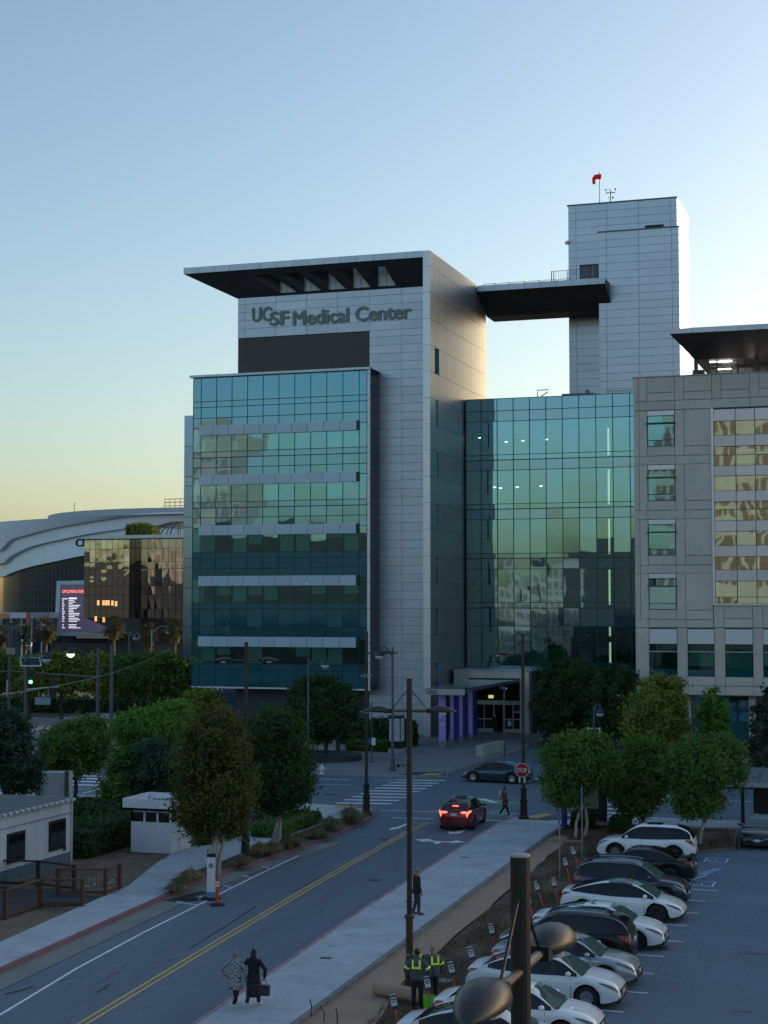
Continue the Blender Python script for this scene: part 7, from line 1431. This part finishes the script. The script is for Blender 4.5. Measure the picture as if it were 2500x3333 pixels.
# ================================================================== PEOPLE
SKIN = mat('skin_tone', (.34,.20,.14), .6); SKIND = mat('skin_tone_dark', (.12,.07,.05), .6)
def person(label, xy, heading, h=1.68, z=.15, legs=(.18,-.18), arms=((.1,.1),(.1,.1)), top=None, bottom=None, shoes=None, hair=None, hairlong=.0, skin=SKIN, coat=.0, skirt=False, flare=1.1, lean=0.0, bands=None, reach=None, head_turn=0.0, bulk=1.0):
    """facing +y; legs: swing of (right, left) leg; arms: (swing, spread) per arm; coat: how far the coat falls below the hip"""
    T = empty('person', (xy[0], xy[1], z), heading, label, 'person'); s = h/1.7
    V = lambda *p: Vector(p)*s
    hip, sh, neck = V(0,0,.90), V(0,lean*.5,1.40), V(0,lean*.55,1.47); headc = V(0,lean*.6+.02,1.58)
    verts = [hip, V(0,lean*.25,1.12), V(0,lean*.45,1.33), neck, headc, V(0,lean*.62+.02,1.66)]; rad = [.13,.125,.14,.055,.088,.075]; edges = [(0,1),(1,2),(2,3),(3,4),(4,5)]
    def addv(p, r_, par): verts.append(p); rad.append(r_); edges.append((par, len(verts)-1)); return len(verts)-1
    J = {}
    for sd_, sw in ((1, legs[0]), (-1, legs[1])):
        a = addv(V(.095*sd_, 0, .86), .088, 0); kn = V(.10*sd_, sw*.55+.03, .48); an = V(.10*sd_, sw*1.25-(.05 if sw < 0 else 0), .09+(.05 if sw < -.1 else 0)); to = an+V(.02*sd_,.15,-.05 if sw >= -.1 else -.08)
        b = addv(kn, .06, a); c = addv(an, .04, b); addv(to, .035, c); J['leg%d' % sd_] = (verts[a], kn, an, to)
    for sd_, (sw, sp_), rch in ((1, arms[0], reach if reach and reach[0] > 0 else None), (-1, arms[1], reach if reach and reach[0] < 0 else None)):
        a = addv(V(.17*sd_, lean*.45, 1.38), .06, 2)
        if rch: el = verts[a]+V(*rch[1]); wr = el+V(*rch[2])
        else: el = verts[a]+V((.05+sp_)*sd_, sw*.2, -.28); wr = el+V((.01-sp_*.5)*sd_, sw*.3+.06, -.24)
        b = addv(el, .045, a); c = addv(wr, .033, b); d = (wr-el).normalized(); pm_ = addv(wr+d*.06*s, .034, c)
        side_ = d.cross(Vector((sd_,0,0))).normalized()
        for q in range(4): f0 = addv(verts[pm_]+d*.045*s+side_*(q-1.5)*.02*s, .010, pm_); addv(verts[f0]+(d*.045+Vector((-.012*sd_,.008,0)))*s*(1.1-.12*abs(q-1.3)), .008, f0)
        t0 = addv(wr+d*.03*s+side_*.045*s, .011, c); addv(verts[t0]+d*.04*s+side_*.012*s, .009, t0)
        J['arm%d' % sd_] = (verts[a], el, wr)
    me = bpy.data.meshes.new('mesh'); me.from_pydata([tuple(v) for v in verts], edges, []); me.materials.append(skin); o = link('body', me, T)
    md = o.modifiers.new('skin', 'SKIN'); md.use_smooth_shade = True
    for i, dd in enumerate(me.skin_vertices[0].data): dd.radius = (rad[i]*s, rad[i]*s*(.8 if i in (0,1,2) else 1)); dd.use_root = (i == 0)
    sb_ = o.modifiers.new('sub', 'SUBSURF'); sb_.levels = 1; sb_.render_levels = 1
    hc = verts[4]+Vector((0,.0,.02)); c_, s__ = cos(head_turn), sin(head_turn); rt = lambda x, y, z_: (hc.x+(x*c_-y*s__)*s, hc.y+(x*s__+y*c_)*s, hc.z+z_*s)
    MB().ball(rt(0,.01,0), (.076*s,.092*s,.112*s), 12, 9).ball(rt(0,.105,-.015), (.012*s,.018*s,.024*s), 6, 5).ball(rt(.076,0,-.01), .02*s, 6, 5).ball(rt(-.076,0,-.01), .02*s, 6, 5).build('head', skin, T, local=True, smooth=True)
    MB().ball(rt(.03,.088,.012), .010*s, 6, 5).ball(rt(-.03,.088,.012), .010*s, 6, 5).ball(rt(0,.093,-.055), (.022*s,.008*s,.006*s), 6, 4).build('face_features', mat('face_dark', (.03,.02,.018), .5), T, local=True)
    if hair:
        hm = MB().ball(rt(0,-.018,.028), (.086*s,.094*s,.098*s), 12, 9)
        if hairlong: hm.loft([[rt(r_*cos(t), -.045+r_*.55*sin(t)-.02*f, .03-hairlong*f) for t in np.linspace(0,2*pi,11)[:-1]] for f, r_ in ((0,.085),(.35,.10),(.7,.10),(1,.05))])
        hm.build('hair', hair, T, local=True, smooth=True)
    k = bulk
    def ell(c, rx, ry, n=14): return [(c[0]+rx*cos(t), c[1]+ry*sin(t), c[2]) for t in np.linspace(0,2*pi,n+1)[:-1]]
    tm = MB(); rings = [ell(V(0,lean*.55,1.46),.07*s,.065*s), ell(V(0,lean*.5,1.43),.15*s,.09*s), ell(V(0,lean*.45,1.36),.20*s*k,.12*s*k), ell(V(0,lean*.35,1.22),.195*s*k,.13*s*k), ell(V(0,lean*.2,1.05),.18*s*k,.125*s*k), ell(V(0,0,.90),.19*s*k,.14*s*k)]
    if coat: rings += [ell(V(0,0,.90-coat*.5),.19*s*k*(1+(flare-1)*.5),.15*s*k*flare), ell(V(0,-.01,.90-coat),.19*s*k*flare,.16*s*k*flare)]
    else: rings += [ell(V(0,0,.82),.18*s*k,.135*s*k)]
    tm.loft(rings[::-1])
    for sd_ in (1,-1):
        a, e, w = J['arm%d' % sd_]; tm.tube([a+Vector((-.02*sd_*s,0,.01*s)), a*.5+e*.5, e, e*.45+w*.55, w], [.075*s*k,.065*s*k,.058*s*k,.052*s*k,.047*s*k], 10)
    tm.build('jacket', top, T, local=True, smooth=True)
    bm_ = MB()
    for sd_ in (1,-1):
        a, kn, an, to = J['leg%d' % sd_]; bm_.tube([a+Vector((0,0,.03)), a*.5+kn*.5, kn, kn*.4+an*.6, an+Vector((0,0,.01))], [.105*s,.088*s,.07*s,.062*s,.055*s], 10)
    bm_.build('trousers', bottom, T, local=True, smooth=True)
    if skirt: MB().loft([ell(V(0,0,.95),.17*s,.13*s), ell(V(0,0,.7),.22*s,.18*s), ell(V(0,.0,.30),.24*s,.23*s)][::-1]).build('skirt', bottom, T, local=True, smooth=True)
    sm_ = MB()
    for sd_ in (1,-1):
        a, kn, an, to = J['leg%d' % sd_]; c = an*.45+to*.55; sm_.ball((c.x,c.y,max(c.z-.015*s,.035*s)), (.05*s,.135*s,.045*s), 10, 6)
    sm_.build('shoes', shoes, T, local=True, smooth=True)
    if bands:
        YB = mat('hi_vis_yellow', (.55,.80,.08), .5, emit=(.5,.8,.1,.06)); bb = MB()
        for x in (-.10,.10): bb.box((x-.025)*s,(x+.025)*s,(lean*.45-.125*k-.012)*s,(lean*.45-.11*k)*s,1.22*s,1.42*s)
        bb.box(-.13*s,.13*s,(lean*.4-.138*k)*s,(lean*.4-.12*k)*s,1.17*s,1.22*s)
        for sd_ in (1,-1):
            a, e, w = J['arm%d' % sd_]; p = a*.35+e*.65; q = a*.18+e*.82; bb.tube([p,q],[.074*s*k,.072*s*k],12)
        bb.build('reflective_bands', YB, T, local=True)
    return T
def check(name, a, b, sc):
    m = bpy.data.materials.new(name); m.use_nodes = True; t = m.node_tree; bs = t.nodes['Principled BSDF']; bs.inputs['Roughness'].default_value = .85; tc = _n(t,'ShaderNodeTexCoord'); ck_ = _n(t,'ShaderNodeTexChecker'); ck_.inputs['Scale'].default_value = sc; ck_.inputs[1].default_value = (*a,1); ck_.inputs[2].default_value = (*b,1); t.links.new(tc.outputs['Object'], ck_.inputs[0]); t.links.new(ck_.outputs[0], bs.inputs['Base Color']); MATS[name] = m; return m
CK = check('black_white_check_wool', (.45,.47,.5), (.10,.105,.115), 17); BLKC = mat('black_cloth', (.012,.012,.014), .85); CHAR = mat('charcoal_cloth', (.03,.028,.03), .85, nz=(6,.3)); WSHO = mat('white_shoe', (.6,.6,.6), .6); GHAIR = mat('grey_hair', (.22,.22,.23), .7); DHAIR = mat('dark_hair', (.015,.012,.012), .6); OLV = mat('olive_trousers', (.045,.05,.045), .85); NVYC = mat('navy_trousers', (.015,.018,.03), .85); SLT = mat('slate_work_shirt', (.075,.085,.10), .8); BRC = mat('rust_brown_jacket', (.10,.04,.028), .85)
up = -.045
person('person in a black and white checked coat walking arm in arm away', (-19.28,44.5), up, 1.62, legs=(-.22,.2), arms=((.15,.12),(.2,.3)), top=CK, bottom=BLKC, shoes=WSHO, hair=GHAIR, hairlong=.10, coat=.38, flare=1.2)
person('person in a long dark coat walking beside the checked coat', (-18.78,44.7), up, 1.66, legs=(.12,-.18), arms=((.1,.16),(.35,.2)), top=BLKC, bottom=CHAR, shoes=WSHO, hair=DHAIR, hairlong=.30, coat=.2, skirt=True, flare=1.15)
bg_ = MB().loft([[(x*.17, y*.08, z_) for x, y in ((-1,-1),(1,-1),(1,1),(-1,1))] for z_ in (0,.15,.30)]).tube([(-.1,0,.3),(-.05,0,.45),(.05,0,.45),(.1,0,.3)],.012,5).build('handbag', mat('dark_bag_leather', (.03,.03,.032), .5), None); bg_.location = (-18.42,44.62,.50); tag(bg_, 'dark handbag hanging from the long coated person', 'handbag')
person('person with grey hair in dark jacket standing on the right pavement', (-18.3,59.7), -1.0, 1.78, legs=(.04,-.05), arms=((.05,.05),(.02,.08)), top=BLKC, bottom=OLV, shoes=mat('brown_shoe', (.14,.06,.04), .6), hair=GHAIR, coat=.10, bulk=1.12)
person('worker with yellow reflective bands seen from behind by the lamp post', (-14.12,46.1), .12, 1.76, z=.08, legs=(.03,-.03), arms=((.1,.14),(.05,.12)), top=SLT, bottom=NVYC, shoes=BLKC, hair=DHAIR, skin=SKIND, bands=True, bulk=1.15)
person('worker with yellow bands reaching one arm to the lamp post', (-13.82,46.75), .75, 1.76, z=.08, legs=(.03,-.03), arms=((.1,.1),(.05,.12)), top=SLT, bottom=NVYC, shoes=BLKC, skin=SKIN, bands=True, bulk=1.1, reach=(-1,(-.18,.20,-.02),(-.22,.22,.02)))
person('person with long dark hair crossing at the stop sign', (-22.27,89.9), -pi/2+.1, 1.66, z=.02, legs=(.22,-.22), arms=((-.1,.08),(.15,.08)), top=BRC, bottom=BLKC, shoes=WSHO, hair=DHAIR, hairlong=.32, coat=.12, skirt=False, flare=1.2)
bp_ = MB().ball((0,0,.22),(.13,.17,.24),10,8).build('backpack', mat('pale_backpack', (.42,.42,.40), .7), None); bp_.location = (-22.52,89.9,1.0); tag(bp_, 'pale backpack worn by the crossing person', 'backpack')
person('dark dressed person standing in the entrance doorway', (-37.35,147.2), 2.9, 1.7, z=.17, legs=(.04,-.04), arms=((.1,.1),(.3,.2)), top=BLKC, bottom=BLKC, shoes=WSHO, hair=DHAIR, hairlong=.15, coat=.3)
